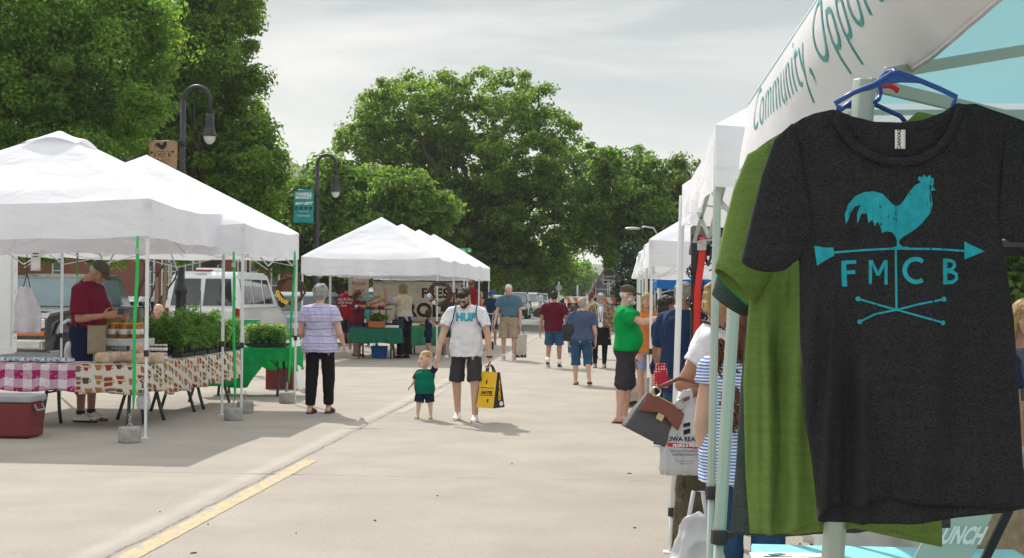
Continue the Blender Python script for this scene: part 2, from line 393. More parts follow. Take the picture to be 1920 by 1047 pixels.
sheet('far_road', -9.5, 5.0, 76, 330, 0.0, 'asphalt')
for nm, x0, x1, y0, y1 in (('pavement', -17.2, -13.4, 8, 57), ('pavement', 5.6, 9.5, -10, 57), ('pavement', -13.5, -9.7, 76, 300), ('pavement', 5.2, 8, 76, 300)):
    b = MB(); b.box(((x0+x1)/2, (y0+y1)/2, .05), (x1-x0, y1-y0, .14)); prop(b.build(nm, 'pave', bevel=.01), kind='structure')
for x0, y0, y1 in ((-13.3, 8, 57), (5.5, -10, 57), (-9.6, 76, 300), (5.1, 76, 300)):
    b = MB(); b.box((x0, (y0+y1)/2, .065), (.2, y1-y0, .15)); prop(b.build('kerb', 'kerb', bevel=.02), kind='structure')
# worn yellow centre dashes
def paint(name, col, worn=.5):
    m = mat(name, col, .85, var=.08, scale=9)
    n, l = nodes(m); b = n['Principled BSDF']; t = n.new('ShaderNodeTexCoord')
    z = n.new('ShaderNodeTexNoise'); z.inputs['Scale'].default_value = 16; z.inputs['Detail'].default_value = 7; z.inputs['Roughness'].default_value = .7
    mp_ = n.new('ShaderNodeMapping'); mp_.inputs['Scale'].default_value = (1, .45, 1); l.new(t.outputs['Object'], mp_.inputs[0]); l.new(mp_.outputs[0], z.inputs['Vector'])
    r = n.new('ShaderNodeValToRGB'); r.color_ramp.elements[0].position = worn-.03; r.color_ramp.elements[1].position = worn+.05
    l.new(z.outputs['Fac'], r.inputs[0]); mx_ = n.new('ShaderNodeMix'); mx_.data_type = 'RGBA'
    l.new(r.outputs[0], mx_.inputs['Factor']); l.new(n[m['_c']].outputs[0], mx_.inputs['A']); mx_.inputs['B'].default_value = (.38, .33, .27, 1)
    l.new(mx_.outputs['Result'], b.inputs['Base Color'])
paint('yellow_paint', (.60, .41, .19), .485); paint('faded_paint', (.44, .36, .235), .42)
def dash(x0, x1, y0, y1, m, nm='yellow_marking'):
    b = MB(); k = 40; vs = []
    for i in range(k+1):
        y = y0+(y1-y0)*i/k; e = .006*noise.noise(Vector((i*.9, 3, 1)))
        vs += [(x0+e, y, .004), (x1+e*1.3, y, .004)]
    b.add(vs, [(2*i, 2*i+1, 2*i+3, 2*i+2) for i in range(k)]); prop(b.build(nm, m), kind='structure')
dash(-3.0, -2.86, 8.4, 13.5, 'yellow_paint'); dash(-2.99, -2.86, 19.0, 23.6, 'faded_paint'); dash(-2.99, -2.87, 30, 34, 'faded_paint'); dash(-2.99, -2.87, 41, 45, 'faded_paint')
# small debris flecks on the concrete
b = MB(); rd = random.Random(3)
for px, py, w in ((363, 1037, .05), (390, 983, .025), (1500, 1020, .03), (703, 976, .05), (555, 1000, .02), (1180, 888, .05), (1190, 990, .025), (300, 960, .02), (820, 930, .02), (960, 870, .02)):
    p = gp(px, py, .003); b.ell(p, (w*.5, w*.22, .006), Matrix.Rotation(rd.random()*3, 3, 'Z'), 7, 4)
mat('debris', (.10, .07, .04), .9); o = b.build('litter', 'debris'); prop(o, kind='stuff')

# hills at the end of the street
mat('hill', (.10, .15, .09), .95, var=.3, scale=.02)
b = MB(); b.grid(lambda u, v: Vector((-420+840*u, 900+v*260, 22*math.sin(math.pi*v)*(1+.5*noise.noise(Vector((u*6, v, 2))))*(.7+.3*math.sin(u*4)))), 60, 8); prop(b.build('hills', 'hill'), kind='structure')

# ---------------------------------------------------------------- trees
def leafmat(name, c1, c2, c3, tr=.45):
    m = bpy.data.materials.new(name); m.use_nodes = True; n, l = nodes(m); b = n['Principled BSDF']; b.inputs['Roughness'].default_value = .55; b.inputs['Specular IOR Level'].default_value = .3
    g = n.new('ShaderNodeNewGeometry'); r = n.new('ShaderNodeValToRGB'); e = r.color_ramp.elements
    e[0].color = (*c1, 1); e[1].color = (*c3, 1); k = e.new(.55); k.color = (*c2, 1)
    l.new(g.outputs['Random Per Island'], r.inputs[0]); l.new(r.outputs[0], b.inputs['Base Color'])
    t = n.new('ShaderNodeBsdfTranslucent'); gm = n.new('ShaderNodeHueSaturation'); gm.inputs['Value'].default_value = 2.15; gm.inputs['Hue'].default_value = .492; gm.inputs['Saturation'].default_value = 1.05; l.new(r.outputs[0], gm.inputs['Color']); l.new(gm.outputs[0], t.inputs['Color'])
    ms = n.new('ShaderNodeMixShader'); ms.inputs[0].default_value = tr; l.new(b.outputs[0], ms.inputs[1]); l.new(t.outputs[0], ms.inputs[2]); l.new(ms.outputs[0], n['Material Output'].inputs['Surface']); M[name] = m
leafmat('leaf_pale', (.07, .15, .022), (.13, .235, .035), (.21, .31, .055), .58)
leafmat('leaf_dark', (.06, .125, .02), (.12, .205, .03), (.21, .30, .05), .57)
leafmat('leaf_mid', (.06, .13, .022), (.11, .20, .03), (.18, .27, .05), .56)
leafmat('leaf_olive', (.07, .12, .03), (.12, .18, .04), (.18, .24, .06), .5)
leafmat('needle', (.018, .04, .022), (.028, .055, .03), (.045, .075, .04), .2)
mat('bark', (.075, .058, .045), .95, var=.35, scale=6, bump=.8, bscale=14, stretch=(1, 1, .25))
def leaves_mesh(name, C, size, spread, n_per, m, parent, rg, flat=.65, aspect=.62):
    """C: clump centres (k,3); every clump gets n_per leaves, each leaf a creased four-sided blade"""
    k = len(C); n = k*n_per
    off = rg.normal(size=(n, 3)); rr = rg.random(n)**.45; off = off/np.linalg.norm(off, axis=1)[:, None]*rr[:, None]
    sp = np.repeat(spread, n_per)[:, None] if np.ndim(spread) else spread
    off[:, 2] *= flat; P = np.repeat(C, n_per, axis=0)+off*sp
    up = off*np.array([1, 1, .6])+rg.normal(size=(n, 3))*.55+np.array([0, 0, .55]); up /= np.linalg.norm(up, axis=1)[:, None]
    a = rg.normal(size=(n, 3)); a -= up*(a*up).sum(1)[:, None]; a /= np.linalg.norm(a, axis=1)[:, None]; b_ = np.cross(up, a)
    s = size*(.6+.8*rg.random(n))[:, None]
    V = np.stack([P-a*s*.5, P-b_*s*aspect*.5+up*s*.10-a*s*.05, P+a*s*.5-up*s*.06, P+b_*s*aspect*.5+up*s*.10-a*s*.05], 1).reshape(-1, 3)
    me = bpy.data.meshes.new(name); me.vertices.add(4*n); me.vertices.foreach_set('co', V.astype(np.float32).ravel())
    me.loops.add(4*n); me.loops.foreach_set('vertex_index', np.arange(4*n, dtype=np.int32)); me.polygons.add(n)
    me.polygons.foreach_set('loop_start', np.arange(0, 4*n, 4, dtype=np.int32)); me.polygons.foreach_set('loop_total', np.full(n, 4, dtype=np.int32))
    me.update(calc_edges=True); me.materials.append(M[m]); o = bpy.data.objects.new(name, me); S.collection.objects.link(o)
    if parent: o.parent = parent
    return o
def tree(label, base, blobs, m, nclump, nleaf, size, csz, trunk_r=.3, seed=1, name='tree', group=None, zmin=1.5, nlimb=26, shell=.55, fork=.35, cat='tree'):
    """blobs: (px, py, Y, radius in px)"""
    rg = np.random.default_rng(seed); base = Vector(base); root = thing(name, label, cat, base, 0, group)
    B = []
    for px, py, Y, r in blobs: c = at(px, py, Y); B.append((np.array(c-base), r*Y/F))
    vol = np.array([r**2 for c, r in B]); pr = vol/vol.sum(); C = []
    while len(C) < nclump:
        i = rg.choice(len(B), p=pr); c, r = B[i]; d = rg.normal(size=3); d /= np.linalg.norm(d)
        q = c+d*r*(shell+(1-shell)*rg.random()**.7)*np.array([1, 1.1, .95])
        if q[2] < zmin: continue
        q = q+rg.normal(size=3)*r*.12
        C.append(q)
    C = np.array(C); spread = csz*(.5+.9*rg.random(len(C))**1.3)
    leaves_mesh('crown', C, size, spread, nleaf, m, root, rg)
    # loose sprays that break the outline
    # trunk and limbs
    top = max(c[2] for c, r in B); cx = sum(c*r for c, r in B)/sum(r for c, r in B)
    t = MB(); h = top*fork; pts = []; rs = []
    for i in range(9):
        u = i/8; pts.append(Vector((cx[0]*u*.3+.12*math.sin(u*5+seed), cx[1]*u*.3, h*u))); rs.append(trunk_r*(1.25 if i == 0 else 1)*(1-.45*u))
    t.tube(pts, rs, 12)
    tip = pts[-1]
    idx = rg.choice(len(C), min(nlimb, len(C)), replace=False)
    for j, i in enumerate(idx):
        e = Vector(C[i]); st = tip if j % 3 else pts[5+j % 3]
        mid = st.lerp(e, .5)+Vector((rg.normal()*.3, rg.normal()*.3, abs((e-st).length)*.12)); r0 = trunk_r*(.30+.25*rg.random())
        q = []; 
        for k in range(9):
            u = k/8; q.append(st*(1-u)**2+mid*2*u*(1-u)+e*u*u+Vector((math.sin(k*2.1+j), math.cos(k*1.7+j), 0))*.02*e.length*u)
        t.tube(q, [max(r0*(1-.93*k/8), .02) for k in range(9)], 7)
        for k in (4, 6, 7):
            d = Vector(rg.normal(size=3)).normalized()*.8; d.z = abs(d.z)*.6; t.tube([q[k], q[k]+d*.45, q[k]+d*.9+Vector((0, 0, .25))], [r0*.35, r0*.2, .02], 5)
    t.build('trunk', 'bark', root)
    return root
def PX(Y, *l): return [(a, b, Y+((i*37) % 11-5)*.35, r) for i, (a, b, r) in enumerate(l)]
TREES = [
 dict(label='pale green broad tree filling the upper left corner behind the first tent', base=(-19.5, 38, 0), m='leaf_pale', nclump=900, nleaf=170, size=.125, csz=.60, trunk_r=.38, seed=3,
  blobs=PX(38, (20, 30, 110), (130, 20, 100), (235, 30, 80), (60, 130, 100), (180, 120, 90), (270, 110, 60), (20, 230, 100), (120, 230, 90), (215, 220, 75), (275, 205, 40), (30, 330, 90), (140, 330, 80), (240, 320, 60), (-60, 130, 90), (-40, 420, 70), (90, 440, 55), (190, 450, 55), (250, 420, 40))),
 dict(label='tall dark green maple behind the first curved street lamp', base=(-13.5, 46, 0), m='leaf_dark', nclump=900, nleaf=140, size=.145, csz=.52, trunk_r=.36, seed=5,
  blobs=PX(46, (330, 10, 80), (415, 0, 70), (440, 70, 42), (370, 90, 70), (455, 140, 38), (400, 160, 60), (330, 170, 70), (300, 70, 60), (440, 225, 50), (480, 265, 36), (380, 250, 70), (500, 315, 38), (440, 320, 68), (350, 340, 80), (480, 380, 42), (400, 400, 70), (340, 420, 60), (310, 270, 50), (460, 430, 40), (445, 5, 40))),
 dict(label='huge dark round topped tree in the middle with many limbs', base=(-7.2, 74, 0), m='leaf_dark', nclump=1200, nleaf=100, size=.195, csz=.62, trunk_r=.55, seed=8, nlimb=46, shell=.5,
  blobs=PX(74, (735, 205, 62), (680, 255, 46), (800, 175, 50), (850, 165, 38), (870, 235, 75), (960, 178, 48), (1000, 195, 45), (1035, 250, 50), (780, 275, 80), (700, 310, 52), (880, 320, 90), (980, 300, 88), (1050, 320, 44), (1060, 385, 52), (990, 400, 78), (1110, 430, 40), (900, 430, 90), (820, 400, 75), (1138, 455, 28), (1064, 452, 36), (950, 480, 62), (870, 500, 66), (790, 480, 60), (920, 150, 28), (650, 270, 26), (1020, 480, 45), (1150, 478, 20))),
 dict(label='bushy bright green tree behind the second curved street lamp', base=(-11.2, 57, 0), m='leaf_mid', nclump=720, nleaf=90, size=.19, csz=.55, trunk_r=.25, seed=11,
  blobs=PX(57, (565, 375, 42), (620, 345, 48), (690, 360, 52), (755, 370, 50), (810, 400, 42), (600, 430, 58), (680, 430, 60), (750, 440, 55), (550, 440, 46), (520, 475, 46), (590, 490, 50), (500, 430, 30), (670, 490, 50), (530, 400, 28))),
 dict(label='airy green tree with open branches above the right tents', base=(2.0, 70, 0), m='leaf_mid', nclump=380, nleaf=72, size=.20, csz=.54, trunk_r=.32, seed=14, nlimb=50, shell=.35,
  blobs=PX(70, (1135, 305, 34), (1110, 350, 38), (1180, 310, 36), (1160, 370, 48), (1215, 335, 38), (1130, 410, 42), (1200, 400, 52), (1180, 450, 46), (1240, 380, 40), (1225, 450, 40), (1105, 290, 20))),
 dict(label='olive green tree rising behind the white tent corners on the right', base=(5.4, 72, 0), m='leaf_olive', nclump=380, nleaf=72, size=.20, csz=.54, trunk_r=.3, seed=17, nlimb=44, shell=.4,
  blobs=PX(72, (1265, 315, 30), (1290, 335, 36), (1262, 365, 42), (1310, 390, 46), (1345, 350, 40), (1270, 430, 52), (1330, 440, 56), (1290, 480, 56), (1360, 480, 60), (1400, 400, 60))),
 dict(label='dark bluish conifer beside the far house', base=(2.2, 62, 0), m='needle', nclump=420, nleaf=60, size=.16, csz=.42, trunk_r=.16, seed=19, zmin=.4, nlimb=16,
  blobs=PX(62, (1180, 470, 8), (1180, 490, 13), (1179, 510, 19), (1182, 535, 24), (1205, 520, 26), (1200, 560, 34), (1228, 540, 30), (1176, 560, 20))),
 dict(label='dark green street tree low over the parked cars', base=(-9.5, 128, 0), m='leaf_dark', nclump=420, nleaf=50, size=.45, csz=.95, trunk_r=.3, seed=21,
  blobs=PX(128, (1000, 510, 32), (960, 505, 34), (1040, 505, 34), (1052, 520, 22), (1020, 535, 22), (940, 530, 30), (1058, 500, 16), (985, 480, 30))),
 dict(label='small light green tree at the end of the parked cars', base=(-4.6, 170, 0), m='leaf_pale', nclump=200, nleaf=50, size=.45, csz=.9, trunk_r=.2, seed=23,
  blobs=PX(170, (1085, 530, 16), (1075, 515, 18), (1092, 510, 16), (1068, 540, 14))),
 dict(label='distant hazy tree beyond the gap at the end of the street', base=(-1.5, 260, 0), m='leaf_olive', nclump=160, nleaf=50, size=.7, csz=1.5, trunk_r=.3, seed=25,
  blobs=PX(260, (1120, 535, 14), (1100, 530, 14), (1140, 540, 14), (1160, 535, 12))),
 dict(label='dark tree far behind the orange and white barricades', base=(10, 120, 0), m='leaf_dark', nclump=260, nleaf=50, size=.5, csz=1.1, trunk_r=.3, seed=27,
  blobs=PX(120, (1290, 520, 46), (1340, 510, 50), (1400, 500, 60), (1320, 560, 40))),
 dict(label='green tree mass beyond the brick building', base=(-32, 64, 0), m='leaf_mid', nclump=300, nleaf=50, size=.32, csz=.8, trunk_r=.3, seed=29,
  blobs=PX(64, (30, 430, 60), (90, 470, 45), (160, 470, 50), (-40, 400, 60), (220, 440, 40))),
 dict(label='thin staked sapling beside the first lamp post', base=(-11.0, 31.2, 0), m='leaf_pale', nclump=60, nleaf=60, size=.09, csz=.22, trunk_r=.03, seed=31, nlimb=4,
  blobs=PX(31.2, (318, 470, 16), (350, 478, 14), (340, 450, 18), (300, 455, 14), (330, 430, 18))),
]
for t in TREES: tree(**t)

# ---------------------------------------------------------------- buildings
def brickmat(name, c1, c2, mortar, sc=4.0):
    m = mat(name, c1, .9); n, l = nodes(m); b = n['Principled BSDF']; t = n.new('ShaderNodeTexCoord'); mp_ = n.new('ShaderNodeMapping'); mp_.inputs['Rotation'].default_value = (R(90), 0, 0)
    br = n.new('ShaderNodeTexBrick'); br.inputs['Scale'].default_value = sc; br.inputs['Color1'].default_value = (*c1, 1); br.inputs['Color2'].default_value = (*c2, 1); br.inputs['Mortar'].default_value = (*mortar, 1); br.inputs['Mortar Size'].default_value = .012
    l.new(t.outputs['Object'], mp_.inputs[0]); l.new(mp_.outputs[0], br.inputs['Vector']); l.new(br.outputs[0], b.inputs['Base Color'])
brickmat('brick', (.30, .085, .06), (.24, .07, .05), (.3, .25, .22))
mat('pale_trim', (.62, .6, .56), .8); mat('window_frame', (.7, .7, .68), .6); mat('roof_grey', (.14, .14, .145), .85, var=.15, scale=3, bump=.4, bscale=20)
mat('glass_dark', (.03, .04, .045), .06, var=.5, scale=2, spec=.8); mat('siding_tan', (.62, .55, .47), .85, var=.06); mat('siding_grey', (.58, .59, .56), .85, var=.06); mat('roof_brown', (.16, .11, .095), .9)
mat('curtain', (.45, .47, .47), .8)
def window(root, c, w, h, nx, ny, yf, pane='glass_dark', fr='window_frame'):
    """window in a wall facing -Y; c = centre (x,z), yf = wall face"""
    x, z = c; p = MB(); p.box((x, yf-.02, z), (w, .03, h)); f = MB(); t = .06
    for s in (-1, 1): f.box((x+s*(w/2), yf-.045, z), (t, .09, h+t)); f.box((x, yf-.046, z+s*h/2), (w-t, .09, t))
    for i in range(1, nx): f.box((x-w/2+w*i/nx, yf-.04, z), (t*.7, .05, h-t))
    for i in range(1, ny): f.box((x, yf-.042, z-h/2+h*i/ny), (w-t, .05, t*.7))
    o = f.build('window', fr, root); p.build('pane', pane, o); return o
Yb = 62
bld = thing('brick_building', 'long red brick building with white gridded windows behind the left tents', 'building', (0, Yb, 0))
xl, xr = at(-60, 500, Yb).x, at(600, 400, Yb).x
b = MB(); b.box(((xl+xr)/2, 6.03, 3.1), (xr-xl, 12, 6.2)); b.build('wall', 'brick', bld)
b = MB(); b.box(((xl+xr)/2, -.03, .72), (xr-xl, .12, .42)); b.box(((xl+xr)/2, -.03, 3.9), (xr-xl, .14, .25)); b.build('string_course', 'pale_trim', bld)
b = MB(); xm = (xl+xr)/2; b.add([(xl-.5, -.6, 6.2), (xr+.5, -.6, 6.2), (xr+.5, 12.6, 6.2), (xl-.5, 12.6, 6.2), (xl+6, 6, 8.3), (xr-3.6, 6, 8.3)], [(0, 1, 5, 4), (1, 2, 5), (2, 3, 4, 5), (3, 0, 4), (3, 2, 1, 0)], False); b.build('roof', 'roof_grey', bld)
for px0, px1, nx in ((275, 290, 2), (305, 318, 2), (322, 402, 6), (409, 420, 1), (447, 462, 1), (470, 484, 1), (100, 118, 1), (510, 524, 1)):
    a, c_ = at(px0, 500, Yb).x, at(px1, 500, Yb).x; window(bld, ((a+c_)/2, 2.45), c_-a, 2.3, nx, 4, 0)
    window(bld, ((a+c_)/2, 5.0), c_-a, 1.3, nx, 2, 0)
# far house with two gables
def house(label, px0, px1, pyt, Y, wallm, roofm, depth=9, porch=True):
    a, c_ = at(px0, pyt, Y), at(px1, pyt, Y); w = c_.x-a.x; h = a.z; eave = h*.60
    r = thing('house', label, 'house', (a.x+w/2, Y, 0)); x0, x1 = -w/2, w/2
    b = MB(); b.box((0, depth/2, eave/2), (w, depth, eave)); b.prism([(x0+.02, eave-.01), (x1-.02, eave-.01), (0, h-.12)], .02, depth-.02); b.build('wall', wallm, r)
    b = MB(); ov = .5
    for s in (-1, 1):
        e = Vector((s*(w/2+ov), 0, eave-ov*(h-eave)/(w/2))); b.add([(0, -ov, h), (0, depth+ov, h), (e.x, depth+ov, e.z), (e.x, -ov, e.z)], [(0, 1, 2, 3)], False)
    b.box((w*.22, depth*.4, h+.1), (.6, .6, 1.4)); b.build('roof', roofm, r, solid=.16)
    if porch:
        b = MB(); b.box((-w*.12, -1.2, eave*.42), (w*.8, 2.4, .15)); b.add([(-w*.55, -2.6, eave*.42), (w*.3, -2.6, eave*.42), (w*.25, .02, eave*.6), (-w*.5, .02, eave*.6)], [(0, 1, 2, 3)], False); b.build('porch_roof', roofm, r, solid=.1)
        for k in range(4):
            b = MB(); b.box((-w*.5+w*.26*k, -2.2, eave*.205), (.22, .22, eave*.41)); b.build('porch_post', 'pale_trim', r)
    for wx, wz, ww, wh in ((-w*.25, eave*.8, 1.1, 1.5), (w*.25, eave*.8, 1.1, 1.5), (0, eave+(h-eave)*.32, .9, 1.2), (-w*.2, eave*.25, 1.2, 1.5), (w*.3, eave*.25, 1.2, 1.5)): window(r, (wx, wz), ww, wh, 1, 2, 0)
    return r
house('tan two storey house with steep brown gables down the street', 1119, 1164, 492, 118, 'siding_tan', 'roof_brown', depth=13)
house('narrow tan gabled house front joined behind the conifer', 1158, 1200, 503, 124, 'siding_tan', 'roof_grey', depth=14, porch=False)
house('pale flat grey low building beyond the street trees', 1078, 1130, 522, 190, 'siding_grey', 'roof_grey', porch=False)
house('small grey house hidden low behind parked cars', 960, 1002, 536, 150, 'siding_grey', 'roof_brown', porch=True)

# ---------------------------------------------------------------- lamps, signs
mat('black_metal', (.018, .018, .022), .42, spec=.5, var=.2); mat('globe', (.85, .83, .76), .25, trans=.4); mat('galv', (.45, .46, .46), .4, metal=.6)
mat('burlap', (.36, .22, .13), .95, var=.15, scale=30, bump=.5, bscale=90); mat('ink_black', (.015, .014, .014), .8); mat('teal_banner', (.012, .26, .25), .7, var=.06, bump=.1); mat('teal_vinyl_dark', (.01, .03, .05), .7)
mat('ink_white', (.82, .84, .83), .7, var=.02); mat('sign_green', (.01, .36, .13), .45); mat('sign_white', (.8, .8, .78), .5, var=.03)
def lamp(label, px, Y, ytop, xr, ylamp, base_py):
    b0 = at(px, base_py, Y); r = thing('street_lamp', label, 'street lamp', (b0.x, Y, 0), 0, 'curved street lamps on the left pavement')
    zt = at(px, ytop, Y).z; xr_ = at(xr, ytop, Y).x-b0.x; rad = xr_/2; zl = at(px, ylamp, Y).z
    b = MB(); b.lathe([(0, 0), (.24, 0), (.24, .12), (.19, .2), (.17, .75), (.2, .8), (.2, .88), (.13, 1.0), (.11, 1.5), (.14, 1.55), (.14, 1.65), (.085, 1.75), (.07, 3.2), (.06, zt-rad)], n=16); b.build('post', 'black_metal', r)
    b = MB(); pts = [Vector((rad-rad*math.cos(t), 0, zt-rad+rad*math.sin(t))) for t in [math.pi*k/14 for k in range(15)]]; pts = [Vector((0, 0, zt-rad-.3))]+pts+[Vector((2*rad, 0, zl+.24))]
    b.tube(pts, .052, 10); b.tube([(0, 0, zt-rad-1.0), (0, 0, zt-rad-.9)], .085, 12); b.build('arm', 'black_metal', r)
    b = MB(); b.lathe([(.02, zl+.27), (.085, zl+.26), (.09, zl+.16), (.10, zl+.0), (.13, zl-.16), (.165, zl-.22), (.17, zl-.24), (.14, zl-.25), (.02, zl-.235)][::-1], (2*rad, 0, 0), 20); b.build('lamp_shade', 'black_metal', r)
    b = MB(); b.lathe([(.01, zl-.43), (.05, zl-.42), (.10, zl-.37), (.13, zl-.30), (.135, zl-.24), (.02, zl-.24)], (2*rad, 0, 0), 20); b.build('globe', 'globe', r)
    return r, b0.x, zt
la, lax, laz = lamp('larger black lamp post with hooked arm behind the left tents', 338, 31.5, 163, 394, 235, 660)
lb, lbx, lbz = lamp('smaller black lamp post with hooked arm beside the teal banner', 592, 44, 291, 630, 345, 640)
for r, zt in ((la, laz), (lb, lbz)):
    pass
def banner(name, label, x0, y0, x1, y1, Y, m, poles):
    a, c_ = at(x0, y0, Y), at(x1, y1, Y); w, h = c_.x-a.x, a.z-c_.z; r = thing(name, label, 'banner', ((a.x+c_.x)/2, Y-.04, c_.z))
    b = MB(); b.grid(lambda u, v: Vector(((u-.5)*w, .02*math.sin(u*5+v*2)+.02*math.sin(v*3.3), v*h)), 16, 24); o = b.build('cloth', m, r, solid=.006)
    b = MB()
    for z in (0, h): b.cyl((-w/2-.02, .012, z), (w/2+.14, .012, z), .015, n=8)
    b.build('bracket', 'black_metal', r)
    return r, w, h, o
r, w, h, o = banner('burlap_banner', 'brown burlap banner with a black rooster vane on the first lamp post', 281, 265, 333, 318, 31.4, 'burlap', 2)
cs = caster(o, off=.006); s = w*1.28
flat2mesh(shift2d(VANE, -.02, h*.62, s*.95), lambda x, y: cs((x, 0, y)), 'print', 'ink_black', r, .05)
b = MB(); b.box((.19, .0, -.14), (w*.6, .02, .22)); b.build('lower_panel', 'teal_banner', r)
r, w, h, o = banner('market_banner', 'teal farmers market banner hanging from the second lamp post', 551, 357, 588, 419, 43.9, 'teal_banner', 2)
cs = caster(o, off=.008)
def bt(txt, size, z, **k):
    flat2mesh(shift2d(text_mesh(txt, size, align='CENTER', **k), 0, z), lambda x, y: cs((x, 0, y)), 'lettering', 'ink_white', r, .1)
bt('FARMERS', .125, h*.84, bold=.004); bt('MARKET', .135, h*.735, bold=.004); bt('MAY-SEPT', .12, h*.56, italic=.3, bold=.004); bt('PRESENTED BY', .05, h*.34); bt('+CHI Health', .08, h*.2)
for k in range(4):
    b = MB(); x = -w*.36+k*w*.24; b.box((x, -.03, h*.46), (.07, .01, .04)); b.box((x+.035, -.03, h*.485), (.03, .01, .03)); b.box((x-.02, -.03, h*.43), (.012, .01, .04)); b.box((x+.02, -.03, h*.43), (.012, .01, .04)); b.build('print', 'ink_black', r)
# street name sign + one way sign on a post
Ys = 56; r = thing('street_sign', 'green street name sign above a white one way arrow sign', 'street sign', (at(870, 500, Ys).x, Ys, 0))
def sgn(x0, y0, x1, y1, m, nm):
    a, c_ = at(x0, y0, Ys), at(x1, y1, Ys); b = MB(); cx = (a.x+c_.x)/2-r.location.x; b.box((cx, -.06, (a.z+c_.z)/2), (c_.x-a.x, .02, a.z-c_.z)); return b.build(nm, m, r), cx, (a.z+c_.z)/2, c_.x-a.x, a.z-c_.z
b = MB(); b.cyl((0, 0, 0), (0, 0, at(870, 466, Ys).z), .04); b.build('post', 'galv', r)
o, cx, cz, w, h = sgn(856, 465, 884, 474, 'sign_green', 'name_plate')
flat2mesh(shift2d(text_mesh('S 6th  St', .17, align='CENTER', bold=.003), cx, cz-.06), lambda x, y: (x, -.078, y), 'lettering', 'ink_white', o)
o, cx, cz, w, h = sgn(862, 483, 886, 495, 'ink_black', 'arrow_plate')
b = MB(); b.prism([(cx-w*.46, cz-h*.16), (cx+w*.12, cz-h*.16), (cx+w*.12, cz-h*.4), (cx+w*.46, cz), (cx+w*.12, cz+h*.4), (cx+w*.12, cz+h*.16), (cx-w*.46, cz+h*.16)], -.078, -.072); b.build('arrow', 'sign_white', o)
# back of a stop sign far down the street
Y_ = 95; p = at(1048, 540, Y_); r = thing('stop_sign', 'plain grey back of an octagonal sign on a thin post', 'stop sign', (p.x, Y_, 0))
b = MB(); b.cyl((0, 0, 0), (0, 0, p.z+.4), .035, n=8); b.build('post', 'galv', r)
b = MB(); q = .22; b.prism([(q*math.cos(R(22.5+45*k)), p.z+q*math.sin(R(22.5+45*k))) for k in range(8)], -.06, -.045); b.build('plate', 'galv', r)
# far lamp with cobra head
Y_ = 58; p = at(1237, 446, Y_); r = thing('cobra_street_light', 'thin grey street light with a long arm over the right tents', 'street light', (p.x, Y_, 0))
b = MB(); b.tube([(0, 0, 0), (0, 0, p.z)], [.11, .07], 10); b.build('post', 'galv', r)
e = at(1186, 429, Y_)-Vector((p.x, Y_, 0)); b = MB(); b.tube([(0, 0, p.z-.05), (-.25, 0, e.z+.02), (-.6, 0, e.z+.08), e+Vector((.35, 0, .03))], .035, 8); b.build('arm', 'galv', r)
b = MB(); b.ell(e, (.32, .13, .07)); b.build('lamp_head', 'galv', r)
# slim poles far away
for i, (px, py, Y_) in enumerate(((1083, 530, 150), (1064, 545, 170), (1015, 548, 160))):
    p = at(px, py, Y_); r = thing('utility_pole', ['tall thin grey pole between the street trees', 'short grey pole left of the tall thin one', 'thin pale pole above the parked car roofs'][i], 'pole', (p.x, Y_, 0)); b = MB(); b.tube([(0, 0, 0), (0, 0, p.z)], [.12, .08], 8); b.build('shaft', 'galv', r); b = MB(); b.box((0, 0, p.z-.15), (.7, .1, .1)); b.build('crossarm', 'galv', r)
# wooden stakes
mat('wood', (.30, .21, .13), .85, var=.2, scale=4, stretch=(6, 6, .6), bump=.3)
for i, (x0, y0, x1, y1, Y_) in enumerate(((313, 470, 303, 640, 30.5), (294, 520, 290, 655, 30))):
    t_, u_ = at(x0, y0, Y_), at(x1, y1, Y_); b = MB(); g_ = u_+(u_-t_)*(u_.z/(t_.z-u_.z)); b.bar(g_-Vector((0, 0, .05)), t_, .08, .05)
    prop(b.build('wooden_stake', 'wood', bevel=.004), ['tall leaning wooden stake left of the black lamp post', 'short wooden stake standing beside the tall leaning one'][i], 'stake', 'wooden stakes')
# ================================================================ MARKET TENTS
def clothmat(name, col, tr=.38, bump=.25):
    m = mat(name, col, .85, var=.03, scale=2, spec=.2); n, l = nodes(m); b = n['Principled BSDF']
    t = n.new('ShaderNodeTexCoord'); z = n.new('ShaderNodeTexNoise'); z.inputs['Scale'].default_value = 2.6; z.inputs['Detail'].default_value = 5; z.inputs['Distortion'].default_value = .5
    mp_ = n.new('ShaderNodeMapping'); mp_.inputs['Scale'].default_value = (1, 1, 2.2); l.new(t.outputs['Object'], mp_.inputs[0]); l.new(mp_.outputs[0], z.inputs['Vector'])
    bp = n.new('ShaderNodeBump'); bp.inputs['Strength'].default_value = bump; bp.inputs['Distance'].default_value = .08; l.new(z.outputs['Fac'], bp.inputs['Height']); l.new(bp.outputs[0], b.inputs['Normal'])
    tl = n.new('ShaderNodeBsdfTranslucent'); ms = n.new('ShaderNodeMixShader'); ms.inputs[0].default_value = tr
    l.new(n[m['_c']].outputs[0], tl.inputs['Color']); l.new(b.outputs[0], ms.inputs[1]); l.new(tl.outputs[0], ms.inputs[2]); l.new(ms.outputs[0], n['Material Output'].inputs['Surface'])
clothmat('canvas_white', (.88, .88, .93), .24, .34); clothmat('canvas_teal', (.25, .47, .52), .42, .1); clothmat('canvas_blue', (.02, .16, .45), .3); clothmat('canvas_black', (.05, .05, .055), .1)
clothmat('canvas_banner', (.84, .83, .86), .22, .12)
mat('seam_grey', (.60, .60, .66), .9); mat('tent_white', (.74, .76, .77), .4, var=.04); mat('tent_sage', (.42, .50, .44), .4, var=.05, spec=.5); mat('black_plastic', (.02, .02, .022), .45, spec=.5)
